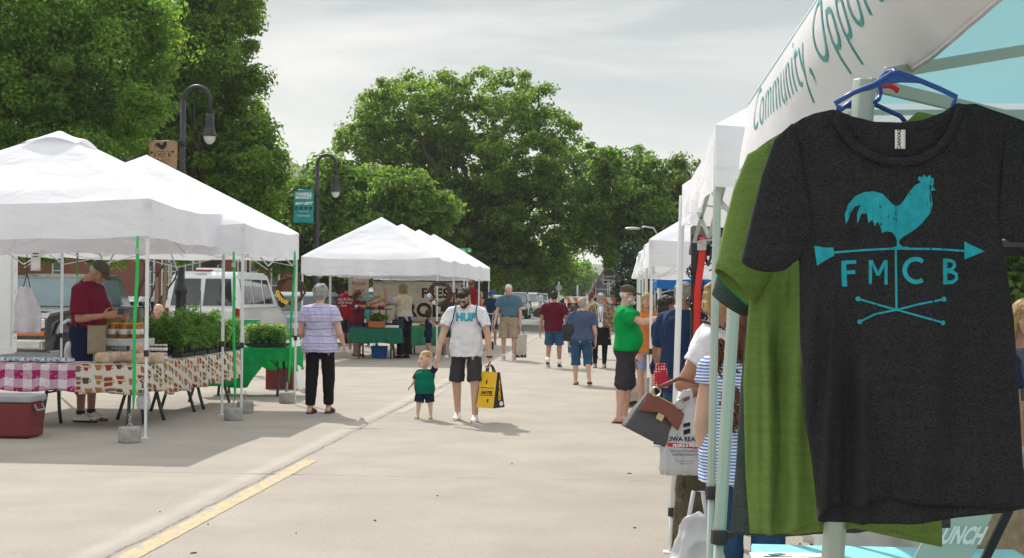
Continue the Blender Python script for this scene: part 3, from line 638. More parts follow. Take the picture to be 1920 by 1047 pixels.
mat('strap_green', (.02, .50, .12), .7, bump=.1); mat('strap_red', (.62, .03, .025), .7); mat('weight_concrete', (.36, .35, .34), .95, var=.2, scale=14, bump=.8, bscale=50)
def canopy(r, hx, hy, e, p, vh, m, seed=0, vent=False, nv=26, sides='nsew', bulge=.03, peak=(0, 0), wav=1.0):
    b = MB(); sd = seed*3.7
    def top(u, v):
        u, v = u*2-1, v*2-1; q = max(abs(u), abs(v)); a = min(abs(u), abs(v))/max(q, 1e-4)
        h = (1-q); z = e+(p-e)*(h**.96)-.055*math.sin(math.pi*min(h*1.2, 1))*(1-a**4)*1.2
        z += .012*noise.noise(Vector((u*3+sd, v*3, q*4)))*(1-a**6)
        z -= .055*(1-a**2)*max(0, 1-h*7)       # edge sags between the corners
        k = .011*math.sin(q*26+a*3+sd)*math.exp(-h*5)*(1-a**3)   # drawn creases near the eave
        return Vector((u*hx+peak[0]*h, v*hy+peak[1]*h, z+k))
    b.grid(top, 44, 44); o = b.build('canopy', m, r)
    if vent:     # cap over the peak, its lower edges lifted between the corners
        for k in range(4):
            b = MB(); rt = Matrix.Rotation(math.pi/2*k, 3, 'Z')
            def vf(u, v):
                a = u*2-1; q = .01+v*(.20-.035*(1-a*a)); p_ = rt @ Vector((a*q, -q, 0)); t_ = top((p_.x+1)/2, (p_.y+1)/2); lift = .008+.05*v**2*(1-a*a)
                d = rt @ Vector((0, -1, 0)); return t_+Vector((d.x*lift*.55, d.y*lift*.55, lift))
            b.grid(vf, 18, 8); b.build('vent_flap', m, r)
    b = MB()
    per = []
    corners = {'s': ((-1, -1), (1, -1)), 'e': ((1, -1), (1, 1)), 'n': ((1, 1), (-1, 1)), 'w': ((-1, 1), (-1, -1))}
    for k, sdn in enumerate('senw'):
        if sdn not in sides: continue
        (a0, b0), (a1, b1) = corners[sdn]; nx, ny = {'s': (0, -1), 'e': (1, 0), 'n': (0, 1), 'w': (-1, 0)}[sdn]
        def vl(u, v, a0=a0, b0=b0, a1=a1, b1=b1, nx=nx, ny=ny, k=k):
            U = a0+(a1-a0)*u, b0+(b1-b0)*u; c_ = 1-abs(2*u-1)**3
            zt = e-.055*(1-(2*u-1)**2); zt += .011*math.sin(26+abs(2*u-1)*3+sd)*(1-abs(2*u-1)**3); zb = zt+(.03*(1-(2*u-1)**2))-vh+.010*math.sin(u*17+k+sd)
            d = bulge*v*c_+wav*v*c_*(.016*math.sin(u*23+sd+k*2)+.012*math.sin(u*41+k))+.012*noise.noise(Vector((u*7+sd, v*4+k, 3)))*c_
            return Vector((U[0]*hx+nx*d, U[1]*hy+ny*d, zt+(zb-zt)*v))
        b.grid(vl, 40, 7)
    if b.v: b.build('valance', m, r)
def leg(r, x, y, z1, m='tent_white', w=.034, tilt=(0, 0), strapband=True, z0=0, split=.92):
    """telescopic leg: thick upper sleeve, thin lower tube, foot plate"""
    a = Vector((x, y, z1)); f = Vector((x+tilt[0], y+tilt[1], z0)); k = f.lerp(a, split/z1)
    b = MB(); b.bar(k, a, w); o = b.build('leg', m, r, bevel=.003)
    c = MB(); c.bar(f, k+(a-f).normalized()*.1, w*.74); c.build('lower_tube', m, o, bevel=.002)
    c = MB(); c.box(f+Vector((0, 0, .004)), (w*2.2, w*2.2, .006)); c.build('foot_plate', m, o)
    c = MB(); c.bar(k-Vector((0, 0, .035)), k+Vector((0, 0, .035)), w*1.35); c.box(a-Vector((0, 0, .03)), (w*1.6, w*1.6, .08)); c.build('clamp', 'black_plastic', o, bevel=.003)
    return o
def truss(r, hx, hy, e, p, m='tent_white', low=.60, w=.020):
    for k, (a, c) in enumerate((((-1, -1), (1, -1)), ((1, -1), (1, 1)), ((1, 1), (-1, 1)), ((-1, 1), (-1, -1)))):
        A = Vector((a[0]*hx, a[1]*hy, 0))*.985; C_ = Vector((c[0]*hx, c[1]*hy, 0))*.985; A.z = C_.z = 0; Mi = (A+C_)/2; hi, lo = e-.12, e-low
        b = MB()
        for P0, P1 in ((A, Mi), (C_, Mi)):
            b.bar(P0+Vector((0, 0, hi)), P1+Vector((0, 0, lo)), w, w*.5); b.bar(P0+Vector((0, 0, lo+.03)), P1+Vector((0, 0, hi-.02)), w, w*.5)
        b.build('truss_bar', m, r)
    b = MB()
    for k in range(4):
        t = math.pi/2*k; mm = Vector((hx*round(math.cos(t)), hy*round(math.sin(t)), e-.06))*.98
        b.bar(mm, (0, 0, p-.62), w, w*.5); b.bar(mm-Vector((0, 0, low-.06)), (0, 0, p-.42), w, w*.5)
    b.cyl((0, 0, p-.75), (0, 0, p-.03), .02, n=8); b.build('peak_support', m, r)
def tent(label, cx, cy, hx, hy, e, p, vh, m='canvas_white', seed=0, group=None, legs='abcd', rz=0, cat='tent', legm='tent_white', vent=False, sides='nsew', wav=1.0, **k):
    r = thing('market_tent', label, cat, (cx, cy, 0), rz, group)
    canopy(r, hx, hy, e, p, vh, m, seed, vent, sides=sides, wav=wav, **k)
    for n_, (a, c) in zip('abcd', ((-1, -1), (1, -1), (1, 1), (-1, 1))):
        if n_ in legs: leg(r, a*(hx-.03), c*(hy-.03), e-.04, legm)
    truss(r, hx-.05, hy-.05, e, p, legm, low=vh+(.05 if wav > 2 else .13))
    return r
GL = 'white tents on the left side of the street'
# first and second left tents (sized from their legs and shadow)
X1, Y1 = -5.10, 15.25
tent('nearest white tent on the left, over the checked and cup patterned tables', X1-1.62, Y1+1.53, 1.62, 1.53, 2.60, 3.50, .42, seed=1, group=GL, vent=True)
tent('second white tent on the left, over the potted plants and green cloth', at(560, 425, 20.9).x-1.8, 19.4, 1.8, 1.53, 2.46, 3.47, .38, seed=2, group=GL)
# four tents in a row further up
GM = 'white tents in the middle row on the left'
ml = ['frontmost white tent of the middle row, over the green table', 'second white tent of the middle row, peak just showing behind the first', 'third white tent of the middle row', 'last white tent of the middle row, nearest the one way sign']
for i in range(4): tent(ml[i], -4.16-1.62, 32.8+1.6+3.25*i, 1.6, 1.6, 2.42, 3.42, .40, seed=4+i, group=GM, wav=2.2)
# right side row
GR = 'white tents on the right side of the street'
tent('white tent whose corner stands just behind the lettered banner tent', at(1342, 227, 5.85).x+1.62, 5.85+1.6, 1.62, 1.6, 2.29, 3.2, .26, seed=9, group=GR, legs='', legm='tent_sage', bulge=.02)
tent('white tent held by the man in the green shirt', .33+1.6, 17.4+1.6, 1.6, 1.6, 2.27, 3.25, .33, seed=12, group=GR)
tent('white tent just beyond the one held by the man in green', .33+1.6, 21.3+1.6, 1.6, 1.6, 2.33, 3.3, .36, seed=13, group=GR, wav=2.5)
tent('farthest white tent on the right with a puffed valance', .30+1.6, 26.0+1.6, 1.6, 1.6, 2.36, 3.35, .42, seed=14, group=GR, wav=3)
tent('black topped tent between the white right tents', .62+1.5, 10.1+1.5, 1.5, 1.5, 2.22, 2.95, .25, m='canvas_black', seed=15, legm='black_plastic')
tent('blue topped tent showing low behind the right tents', .75+1.6, 30.5+1.6, 1.6, 1.6, 2.1, 3.0, .35, m='canvas_blue', seed=16)
# green ratchet straps and concrete weights hanging on the left legs
def strap(label, px, py0, Y, py1, dx, wgt, group='green straps on the tent legs', w=.035, m='strap_green'):
    a = at(px, py0, Y); b_ = at(px+dx, py1, Y-.02); b = MB(); n = 12
    d = b_-a; vs = []
    for k in range(n+1):
        u = k/n; q = a+d*u+Vector((.006*math.sin(u*9), 0, 0)); ww = w*(.75 if u < .08 else 1)*(1 if u < .93 else .3); vs += [q+Vector((-ww/2, .003*math.sin(u*14), 0)), q+Vector((ww/2, -.006*math.cos(u*11), 0))]
    b.add(vs, [(2*i, 2*i+1, 2*i+3, 2*i+2) for i in range(n)]); r = thing('ratchet_strap', label, 'strap', tuple(b_), 0, group)
    b.v = [tuple(Vector(v)-b_) for v in b.v]; b.build('webbing', m, r, solid=.003)
    c = MB(); q = a-b_+d*.09; c.box(q, (w*1.3, .02, .05)); c.box(q+Vector((.015, -.01, .03)), (w*.6, .02, .03)); c.build('buckle', 'galv', r)
    return b_
def weight(label, p, rad, h):
    r = thing('concrete_weight', label, 'weight', tuple(p), 0, 'concrete weights at the tent legs'); b = MB()
    b.lathe([(.01, 0), (rad*.96, 0), (rad, .02), (rad, h-.03), (rad*.93, h), (.01, h)], n=22); b.build('block', 'weight_concrete', r)
    c = MB(); pts = [(0.03*math.cos(t), 0, h+.03*math.sin(t)) for t in [math.pi*k/8 for k in range(9)]]; c.tube(pts, .006, 6)
    for k in range(3):
        cc = Vector((0, 0, h+.05+.035*k)); c.tube([cc+Vector((.012*math.cos(t), (.012*math.sin(t) if k % 2 else 0), .018*math.sin(t+(.8 if k % 2 else 0)))) for t in [2*math.pi*j/8 for j in range(9)]], .004, 5)
    c.build('hook_chain', 'galv', r)
weight('concrete weight at the front leg beside the cup cloth table', gp(243, 830), .118, .165)
strap('green strap running down beside the nearest tent leg', 258, 443, gp(243, 830).y, 770, -9, 0)
weight('concrete weight in front of the second tent leg', gp(438, 788), .118, .15)
weight('concrete weight tucked behind the second tent leg', gp(447, 776)+Vector((.05, .15, 0)), .11, .15)
strap('green strap running down beside the second tent leg', 438, 472, gp(438, 788).y, 752, 2, 0)
weight('concrete weight beside the farthest tent leg near the walking woman', gp(538, 756), .115, .155)
strap('green strap slanting down to the farthest concrete weight', 553, 472, gp(538, 756).y, 718, -12, 0)
strap('thin green strap on the back leg behind the vendor in maroon', 145, 474, Y1+3.0, 520, -1, 0, w=.02)

# ================================================================ VEHICLES
mat('paint_white', (.84, .85, .86), .3, var=.03, coat=.6); mat('paint_black', (.012, .014, .018), .25, var=.1, coat=1, spec=.6); mat('paint_silver', (.30, .33, .37), .28, metal=.5, coat=.8)
mat('paint_blue', (.30, .40, .46), .3, metal=.3, coat=.8); mat('paint_tan', (.40, .36, .30), .35, metal=.3, coat=.6); mat('tyre', (.02, .02, .02), .85, bump=.3); mat('rim', (.45, .45, .46), .3, metal=.8)
mat('car_glass', (.02, .03, .032), .05, spec=1.0, var=.4, scale=1.5); mat('windscreen_glass', (.10, .15, .165), .08, spec=1.0, var=.3, scale=1.2); mat('red_lens', (.30, .012, .01), .2, spec=.8); mat('clear_lens', (.62, .62, .58), .15, spec=.9); mat('orange_lens', (.62, .14, .02), .2); mat('chrome', (.6, .6, .6), .15, metal=1); mat('dark_trim', (.03, .03, .032), .6)
def wheel(r, x, y, rad, w=.22):
    s = 1 if x > 0 else -1; b = MB(); b.tube([(x-w/2*s, y, rad), (x-w*.42*s, y, rad), (x+w*.4*s, y, rad), (x+w/2*s, y, rad)], [rad*.93, rad, rad, rad*.93], 26); o = b.build('wheel', 'tyre', r)
    c = MB(); c.cyl((x+w*.42*s, y, rad), (x+w*.53*s, y, rad), rad*.62, rad*.56, 20); c.build('rim', 'rim', o)
    for k in range(5):
        t = k*math.pi*.4; d = MB(); 
    return o
def car(label, cx, cy, Lc, Wd, H, prof, roof, m, rz=0, group=None, glassm='car_glass', name='parked_car', rear=True, lens=True, wr=.33, sill=.3, extra=None, lower=None):
    """prof: side outline (y,z) of the lower body; roof: greenhouse outline (y,z) y=0 rear .. L front"""
    r = thing(name, label, 'car' if name == 'parked_car' else name.split('_')[-1], (cx, cy, 0), rz, group); hw = Wd/2
    b = MB(); n = len(prof)
    def sec(x, sh): return [(x, y, z if z < .5 else z-(.04*sh)) for y, z in prof]
    xs = [(-hw+.05, 1), (-hw, .3), (-hw*.6, 0), (0, -.3), (hw*.6, 0), (hw, .3), (hw-.05, 1)]; vs = []
    for x, sh in xs: vs += sec(x, sh)
    fs = [(i*n+k, i*n+(k+1) % n, (i+1)*n+(k+1) % n, (i+1)*n+k) for i in range(len(xs)-1) for k in range(n)]+[tuple(range(n-1, -1, -1)), tuple((len(xs)-1)*n+k for k in range(n))]
    b.add(vs, fs, False); b.build('body', m, r, bevel=.035, seg=3)
    if lower:
        b = MB(); b.box((0, Lc/2, sill+.10), (Wd+.03, Lc*.94, .16)); b.build('lower_trim', lower, r, bevel=.02)
    # greenhouse: roof shell and pillars with the glass set in
    b = MB(); z0 = roof[0][1]; hr = max(z for y, z in roof); tum = .13*Wd/1.8; rs = roof
    nR = len(rs)
    def wx(z): return hw-.06-tum*(z-z0)/(hr-z0)
    vs = [(-wx(z), y, z) for y, z in rs]+[(wx(z), y, z) for y, z in rs]
    b.add(vs, [tuple(range(nR-1, -1, -1)), tuple(range(nR, 2*nR))]+[(k, (k+1) % nR, (k+1) % nR+nR, k+nR) for k in range(nR)], False); b.build('cabin', m, r, bevel=.04, seg=3)
    def quad(P, nm, mm, inset=.012):
        P = [Vector(p) for p in P]; nn = (P[1]-P[0]).cross(P[3]-P[0]).normalized(); q = MB()
        q.add([p+nn*inset for p in P]+[p-nn*.004 for p in P], [(0, 1, 2, 3), (7, 6, 5, 4), (0, 4, 5, 1), (1, 5, 6, 2), (2, 6, 7, 3), (3, 7, 4, 0)], False); return q.build(nm, mm, r, bevel=.004)
    return r, hw, wx, quad
def sedan(label, cx, cy, m, rz=0, H=1.45, Wd=1.8, Lc=4.5, kind='sedan', group=None, front=False):
    b0 = .92 if kind == 'sedan' else 1.02
    prof = [(0, .35), (0, .85), (.15, b0), (Lc-1.25, b0+.02), (Lc-.2, .80), (Lc, .62), (Lc, .32), (Lc-.55, .22), (.5, .22)]
    if kind == 'sedan': roof = [(.55, b0-.05), (1.15, H-.08), (1.6, H), (2.5, H), (2.75, H-.05), (Lc-1.05, b0-.05)]
    else: roof = [(.08, b0-.05), (.38, H-.1), (.8, H), (2.5, H), (2.8, H-.05), (Lc-1.15, b0-.05)]
    r, hw, wx, quad = car(label, cx, cy, Lc, Wd, H, prof, roof, m, rz, group)
    z1, z2 = b0+.02, H-.13; y0, y1 = roof[0][0], roof[1][0]; yf0, yf1 = roof[-1][0], roof[-2][0]
    def Lr(z, a, b, za, zb): return a+(b-a)*(z-za)/(zb-za)
    ya, yb = Lr(z1, y0, y1, roof[0][1], roof[1][1]), Lr(z2, y0, y1, roof[0][1], roof[1][1]); w1, w2 = wx(z1)-.07, wx(z2)-.05
    quad([(-w1, ya, z1), (w1, ya, z1), (w2, yb, z2), (-w2, yb, z2)], 'rear_window', 'car_glass')
    yc, yd = Lr(z1, yf0, yf1, roof[-1][1], roof[-2][1]), Lr(z2, yf0, yf1, roof[-1][1], roof[-2][1])
    quad([(w1, yc, z1), (-w1, yc, z1), (-w2, yd, z2), (w2, yd, z2)], 'windscreen', 'windscreen_glass')
    for s in (-1, 1):
        for a, c in ((ya+.25, (ya+yc)/2-.05), ((ya+yc)/2+.05, yc-.3)):
            P = [(s*wx(z1), a, z1), (s*wx(z1), c, z1), (s*wx(z2), min(c, yd), z2), (s*wx(z2), max(a, yb+.1), z2)]
            quad(P if s > 0 else P[::-1], 'side_window', 'car_glass')
        for y in (.85, Lc-.85): wheel(r, s*(hw-.12), y, .33)
        q = MB(); q.box((s*(hw-.22), -.005, .78), (.32, .05, .16)); q.build('tail_light', 'red_lens', r, bevel=.015)
        q = MB(); q.box((s*(hw-.28), Lc-.02, .68), (.36, .09, .15)); q.build('headlight', 'clear_lens', r, bevel=.02)
        q = MB(); q.ell((s*(hw+.08), yc-.25, z1+.05), (.10, .06, .07)); q.build('wing_mirror', m, r)
    q = MB(); q.box((0, Lc+.0, .50), (1.0, .05, .18)); q.build('grille', 'dark_trim', r, bevel=.01)
    q = MB(); q.box((0, -.012, .62), (.32, .02, .15)); q.build('number_plate', 'sign_white', r)
    return r
# white van seen from behind
vx, vy = -10.15, 34.2; Lv, Hv, Wv = 5.0, 2.08, 1.95
prof = [(0, .45), (-.02, .7), (.0, 1.12), (.05, 1.22), (Lv-1.0, 1.22), (Lv-.25, 1.02), (Lv, .72), (Lv, .4), (Lv-.6, .3), (.5, .3)]
roof = [(.03, 1.18), (.24, Hv-.1), (.5, Hv), (Lv-1.9, Hv), (Lv-1.55, Hv-.07), (Lv-.85, 1.18)]
r, hw, wx, quad = car('white passenger van seen from behind, parked past the potted plants', vx, vy, Lv, Wv, Hv, prof, roof, 'paint_white', name='parked_van')
r['category'] = 'van'
for s in (-1, 1):
    def yr(z): return .03+.21*(z-1.18)/(Hv-.1-1.18)
    P = [(s*.04, yr(1.25), 1.25), (s*(wx(1.25)-.14), yr(1.25), 1.25), (s*(wx(1.9)-.12), yr(1.9), 1.9), (s*.06, yr(1.9), 1.9)]
    quad(P if s > 0 else P[::-1], 'rear_window', 'car_glass', .02)
    b = MB(); b.box((s*(hw-.10), .0, .98), (.17, .07, .42)); b.build('tail_light', 'red_lens', r, bevel=.02)
    for a, c in ((.5, 1.55), (1.65, 2.6), (2.72, 3.6)):
        P = [(s*wx(1.28), a, 1.28), (s*wx(1.28), c, 1.28), (s*wx(1.9), c-(.35 if a > 2.7 else 0), 1.9), (s*wx(1.9), a+.02, 1.9)]; quad(P if s > 0 else P[::-1], 'side_window', 'car_glass')
    for y in (1.0, Lv-.95): wheel(r, s*(hw-.12), y, .36)
    b = MB(); b.ell((s*(hw+.13), 3.75, 1.32), (.11, .08, .14)); b.build('wing_mirror', 'dark_trim', r)
    b = MB(); b.box((s*(hw-.13), .0, 1.42), (.03, .05, .07)); b.box((s*(hw-.11), .02, .78), (.03, .05, .07)); b.build('hinge', 'dark_trim', r)
b = MB(); b.box((0, .3, Hv+.02), (.42, .10, .05)); b.build('brake_light', 'red_lens', r, bevel=.01)
b = MB(); b.box((-.05, .9, Hv+.05), (.55, .5, .09)); b.build('roof_vent', 'paint_white', r, bevel=.02)
b = MB(); b.box((0, -.012, 1.0), (.012, .015, 1.2)); b.box((0, -.01, .74), (1.7, .02, .012)); b.build('door_gap', 'dark_trim', r)
b = MB(); b.box((0, -.1, .5), (1.85, .2, .2)); b.build('bumper', 'dark_trim', r, bevel=.03)
b = MB(); b.box((.35, -.04, 1.0), (.05, .05, .22)); b.build('door_handle', 'dark_trim', r)
b = MB(); b.box((-.45, -.03, .86), (.32, .02, .15)); b.build('number_plate', 'sign_white', r)
# black pickup facing the camera; built nose at y=0
px_, py_ = -11.45, 25.6; Wp, Hp, Lp = 2.0, 1.92, 5.6
prof = [(0, .5), (-.03, .8), (.02, 1.08), (.18, 1.18), (1.45, 1.26), (Lp-.05, 1.26), (Lp, .9), (Lp, .5), (Lp-.6, .36), (.5, .36)]
roof = [(1.35, 1.22), (2.15, Hp-.06), (2.5, Hp), (4.2, Hp), (4.5, Hp-.06), (4.75, 1.22)]
r, hw, wx, quad = car('black pickup truck with pale lower panels parked behind the vendor in maroon', px_, py_, Lp, Wp, Hp, prof, roof, 'paint_black', name='pickup_truck', lower='paint_silver')
r['category'] = 'pickup truck'
def yw(z): return 1.35+.8*(z-1.22)/(Hp-.06-1.22)
quad([(-wx(1.28)+.07, yw(1.28), 1.28), (wx(1.28)-.07, yw(1.28), 1.28), (wx(1.8)-.07, yw(1.8), 1.8), (-wx(1.8)+.07, yw(1.8), 1.8)], 'windscreen', 'windscreen_glass')
for s in (-1, 1):
    for a, c, a2, c2 in ((1.78, 3.0, 2.3, 3.0), (3.1, 4.3, 3.1, 4.1)):
        P = [(s*wx(1.3), a, 1.3), (s*wx(1.3), c, 1.3), (s*wx(1.8), c2, 1.8), (s*wx(1.8), a2, 1.8)]; quad(P if s > 0 else P[::-1], 'side_window', 'windscreen_glass', .015)
    b = MB(); b.box((s*(hw-.30), -.03, .98), (.52, .08, .17)); b.build('headlight', 'clear_lens', r, bevel=.02)
    b = MB(); b.box((s*(hw-.30), -.035, .80), (.52, .08, .09)); b.build('turn_signal', 'orange_lens', r, bevel=.01)
    for y in (.95, Lp-1.0): wheel(r, s*(hw-.1), y, .40, .26)
    b = MB(); b.ell((s*(hw+.17), 1.95, 1.38), (.12, .07, .14)); b.build('wing_mirror', 'chrome', r)
    b = MB(); b.tube([(s*(hw-.01), .45, .78), (s*(hw+.01), .6, .95), (s*(hw+.01), .95, 1.03), (s*(hw+.01), 1.3, .95), (s*(hw-.01), 1.45, .78)], .04, 8); b.build('wheel_arch', 'paint_silver', r)
b = MB(); b.box((0, -.03, .98), (.85, .07, .26)); b.build('grille', 'dark_trim', r, bevel=.01)
b = MB(); b.box((0, -.12, .60), (1.98, .22, .20)); b.build('bumper', 'chrome', r, bevel=.04)
b = MB(); b.prism([(-.85, 1.195), (.85, 1.195), (.7, 1.235), (-.7, 1.235)], .3, 1.4); b.build('bonnet_bulge', 'paint_black', r, bevel=.02)
# white box trailer at the far left
tx = at(38, 600, 22.0); b = MB(); r = thing('box_trailer', 'tall white box trailer cut off by the left edge of the photo', 'trailer', (tx.x-1.25, 17.0, 0))
b.box((0, 2.4, 1.58), (2.5, 4.8, 1.95)); b.build('body', 'paint_white', r, bevel=.02)
b = MB(); b.box((1.26, 4.72, 1.58), (.05, .16, 1.9)); b.box((1.255, 4.0, 1.58), (.02, .03, 1.85)); b.box((1.26, 2.4, .66), (.04, 4.7, .1)); b.build('corner_trim', 'tent_white', r)
for k in range(5): b = MB(); b.ell((1.29, 4.72, .85+.35*k), (.012, .012, .012), nu=8, nv=5); b.build('rivet', 'galv', r)
b = MB(); b.box((1.262, 3.95, 1.05), (.02, .28, .14)); b.build('warning_label', 'yellow_paint', r)
b = MB(); b.box((1.27, 3.5, 1.15), (.06, .1, .28)); b.build('door_latch', 'black_plastic', r)
for s in (-1, 1): wheel(r, s*1.05, 2.6, .34)
# parked cars
mat('canopy_cap', (.6, .62, .62), .4)
sedan('pale blue car seen between the walking woman and the middle tents', -9.4, 41.0, 'paint_blue', H=1.6, kind='suv')
sedan('white car with a rounded nose between the pickup and the van', -12.6, 33.5, 'paint_white', H=1.45)
sedan('dark blue green car in front of the brick building', -15.6, 40.5, 'paint_blue', rz=R(90), H=1.7, kind='suv')
sedan('silver estate car parked just past the white van', -8.6, 48.0, 'paint_silver', H=1.75, kind='suv')
G_ = 'cars parked far up the left kerb'
far = [(958, 106, 'paint_silver', 'sedan', 'silver car farthest left in the far parked row'), (990, 96, 'paint_black', 'suv', 'black car nearest the camera in the far parked row'), (1010, 106, 'paint_tan', 'suv', 'tan car behind the black one in the far parked row'), (1020, 117, 'paint_silver', 'sedan', 'silver grey car third along the far parked row'), (1029, 128, 'paint_white', 'suv', 'white tall car fourth along the far parked row'), (1037, 142, 'paint_white', 'sedan', 'small white car at the end of the far parked row')]
for px, Y_, mm, kd, lb_ in far: sedan(lb_, at(px, 590, Y_-4.5).x-.95, Y_, mm, kind=kd, H=1.5 if kd == 'sedan' else 1.7, group=G_, rz=R(180))
sedan('white car behind the orange and white barricade', at(1085, 590, 88).x, 88, 'paint_white', kind='sedan')
sedan('black car half hidden behind the man in the green shirt', at(1150, 590, 82).x, 82, 'paint_black', kind='suv', rz=R(90))
# barricades
mat('barrier_white', (.8, .8, .78), .5); mat('barrier_orange', (.80, .17, .03), .5)
def barricade(label, px0, px1, Y_):
    a, c = at(px0, 580, Y_).x, at(px1, 580, Y_).x; w = c-a; r = thing('barricade', label, 'barricade', ((a+c)/2, Y_, 0), 0, 'orange and white road barricades')
    for z in (1.35, .85, .38):
        b = MB(); b.box((0, 0, z), (w, .03, .26)); o = b.build('board', 'barrier_white', r)
        s = MB(); k = -w/2
        while k < w/2-.05:
            q = [(k+.14, z-.128), (min(k+.32, w/2), z-.128), (min(k+.18, w/2), z+.128), (k, z+.128)]; s.prism(q, -.022, -.016); k += .36
        s.build('stripe', 'barrier_orange', o)
    for s in (-1, 1):
        b = MB(); b.bar((s*w*.42, .3, 0), (s*w*.42, .03, 1.5), .05); b.bar((s*w*.42, -.3, 0), (s*w*.42, .03, 1.5), .05); b.build('leg', 'barrier_white', r)
for p in (('barricade spanning behind the couple in maroon and blue', 1058, 1113, 62), ('barricade behind the woman in the patterned jacket', 1128, 1180, 62), ('barricade glimpsed behind the right tent poles', 1225, 1290, 62)): barricade(*p)
# ================================================================ PEOPLE
def skinmat(name, col, lips=(.42, .16, .13)):
    m = mat(name, col, .5, var=.07, scale=14, spec=.35); n, l = nodes(m); b = n['Principled BSDF']
    b.inputs['Subsurface Weight'].default_value = .12; b.inputs['Subsurface Radius'].default_value = (.02, .008, .004)
    a = n.new('ShaderNodeVertexColor'); a.layer_name = 'face'; mx_ = n.new('ShaderNodeMix'); mx_.data_type = 'RGBA'; mx_.blend_type = 'MULTIPLY'; mx_.inputs['Factor'].default_value = 1
    l.new(n[m['_c']].outputs[0], mx_.inputs['A']); l.new(a.outputs['Color'], mx_.inputs['B']); l.new(mx_.outputs['Result'], b.inputs['Base Color'])
skinmat('skin_fair', (.56, .35, .26)); skinmat('skin_tan', (.42, .22, .14)); skinmat('skin_pink', (.60, .36, .28)); skinmat('skin_brown', (.26, .13, .08)); skinmat('skin_baby', (.66, .43, .34))
for nm, c in (('hair_grey', (.36, .35, .33)), ('hair_white', (.62, .60, .56)), ('hair_dark', (.025, .017, .012)), ('hair_brown', (.085, .045, .022)), ('hair_auburn', (.13, .04, .018)), ('hair_blond', (.42, .28, .13)), ('hair_baby', (.52, .33, .15)), ('hair_ash', (.24, .17, .10))):
    mat(nm, c, .6, var=.35, scale=30, bump=1.0, bscale=70, stretch=(1, 1, .3), spec=.4)
for nm, c, rr in (('cloth_maroon', (.17, .012, .035), .9), ('cloth_maroon_dark', (.10, .008, .022), .9), ('cloth_red', (.30, .012, .02), .9), ('cloth_white', (.74, .73, .77), .9), ('cloth_green', (.0, .30, .065), .9), ('cloth_toddler', (.0, .15, .09), .9), ('cloth_navy', (.012, .02, .05), .9),
    ('cloth_navy_tee', (.018, .035, .09), .9), ('cloth_black', (.012, .012, .015), .92), ('cloth_charcoal', (.045, .043, .05), .92), ('cloth_khaki', (.36, .28, .20), .9), ('cloth_polo', (.075, .15, .21), .9), ('cloth_denim', (.03, .085, .17), .9), ('cloth_denim_blue', (.05, .12, .26), .9),
    ('cloth_steel', (.07, .095, .17), .9), ('cloth_cream', (.55, .49, .38), .95), ('cloth_yellow', (.75, .48, .03), .9), ('cloth_pale_blue', (.30, .38, .62), .9), ('cloth_olive', (.10, .085, .055), .9), ('cloth_orange', (.6, .2, .05), .9), ('cloth_grey', (.14, .15, .17), .9), ('cloth_tank', (.10, .11, .135), .9), ('cloth_blue', (.02, .10, .35), .9), ('cloth_apron', (.36, .29, .20), .9), ('cap_olive', (.085, .075, .05), .9)):
    mat(nm, c, rr, var=.1, scale=12, bump=.35, bscale=28, spec=.15)
mat('camo', (.13, .08, .045), .9, scale=16, col2=(.32, .22, .12), bump=.2); M['camo'].node_tree.nodes[M['camo']['_c']].color_ramp.elements[0].position = .47; M['camo'].node_tree.nodes[M['camo']['_c']].color_ramp.elements[1].position = .53
mat('cloth_beige', (.5, .42, .3), .9); mat('shoe_white', (.8, .8, .79), .6); mat('shoe_black', (.02, .02, .02), .5); mat('shoe_red', (.16, .03, .03), .7); mat('shoe_lime', (.25, .55, .02), .6); mat('leather_brown', (.20, .06, .035), .4, spec=.5, bump=.2); mat('sandal', (.06, .045, .035), .7)
mat('strap_navy', (.02, .06, .12), .8); mat('eyewear', (.008, .008, .01), .12, spec=.9); mat('metal_thin', (.55, .52, .42), .3, metal=.9); mat('gold', (.65, .48, .22), .25, metal=1)
stripes('tee_striped', (.50, .50, .72), (.10, .12, .30), .046, .16, line2=(.62, .34, .40)); stripes('tee_blue_stripe', (.70, .73, .80), (.08, .18, .50), .0155, .48)
def vz(a): return Vector(a).normalized()
def rotm(axis, deg): return Matrix.Rotation(R(deg), 3, axis)
PROF_M = [(.462, .066, .058, .0), (.49, .092, .066, -.004), (.53, .098, .067, -.006), (.58, .092, .063, -.002), (.63, .086, .060, .0), (.69, .094, .062, .0), (.74, .102, .066, .002), (.775, .098, .060, 0), (.80, .082, .050, -.004), (.822, .055, .040, -.006), (.838, .038, .036, -.004), (.875, .032, .034, .0)]
PROF_F = [(.462, .068, .060, .0), (.49, .098, .068, -.006), (.53, .102, .070, -.008), (.58, .088, .062, -.002), (.63, .076, .055, .0), (.69, .082, .060, .004), (.735, .092, .070, .010), (.77, .086, .056, .002), (.80, .070, .045, -.004), (.82, .046, .036, -.006), (.838, .032, .032, -.004), (.875, .027, .029, .0)]
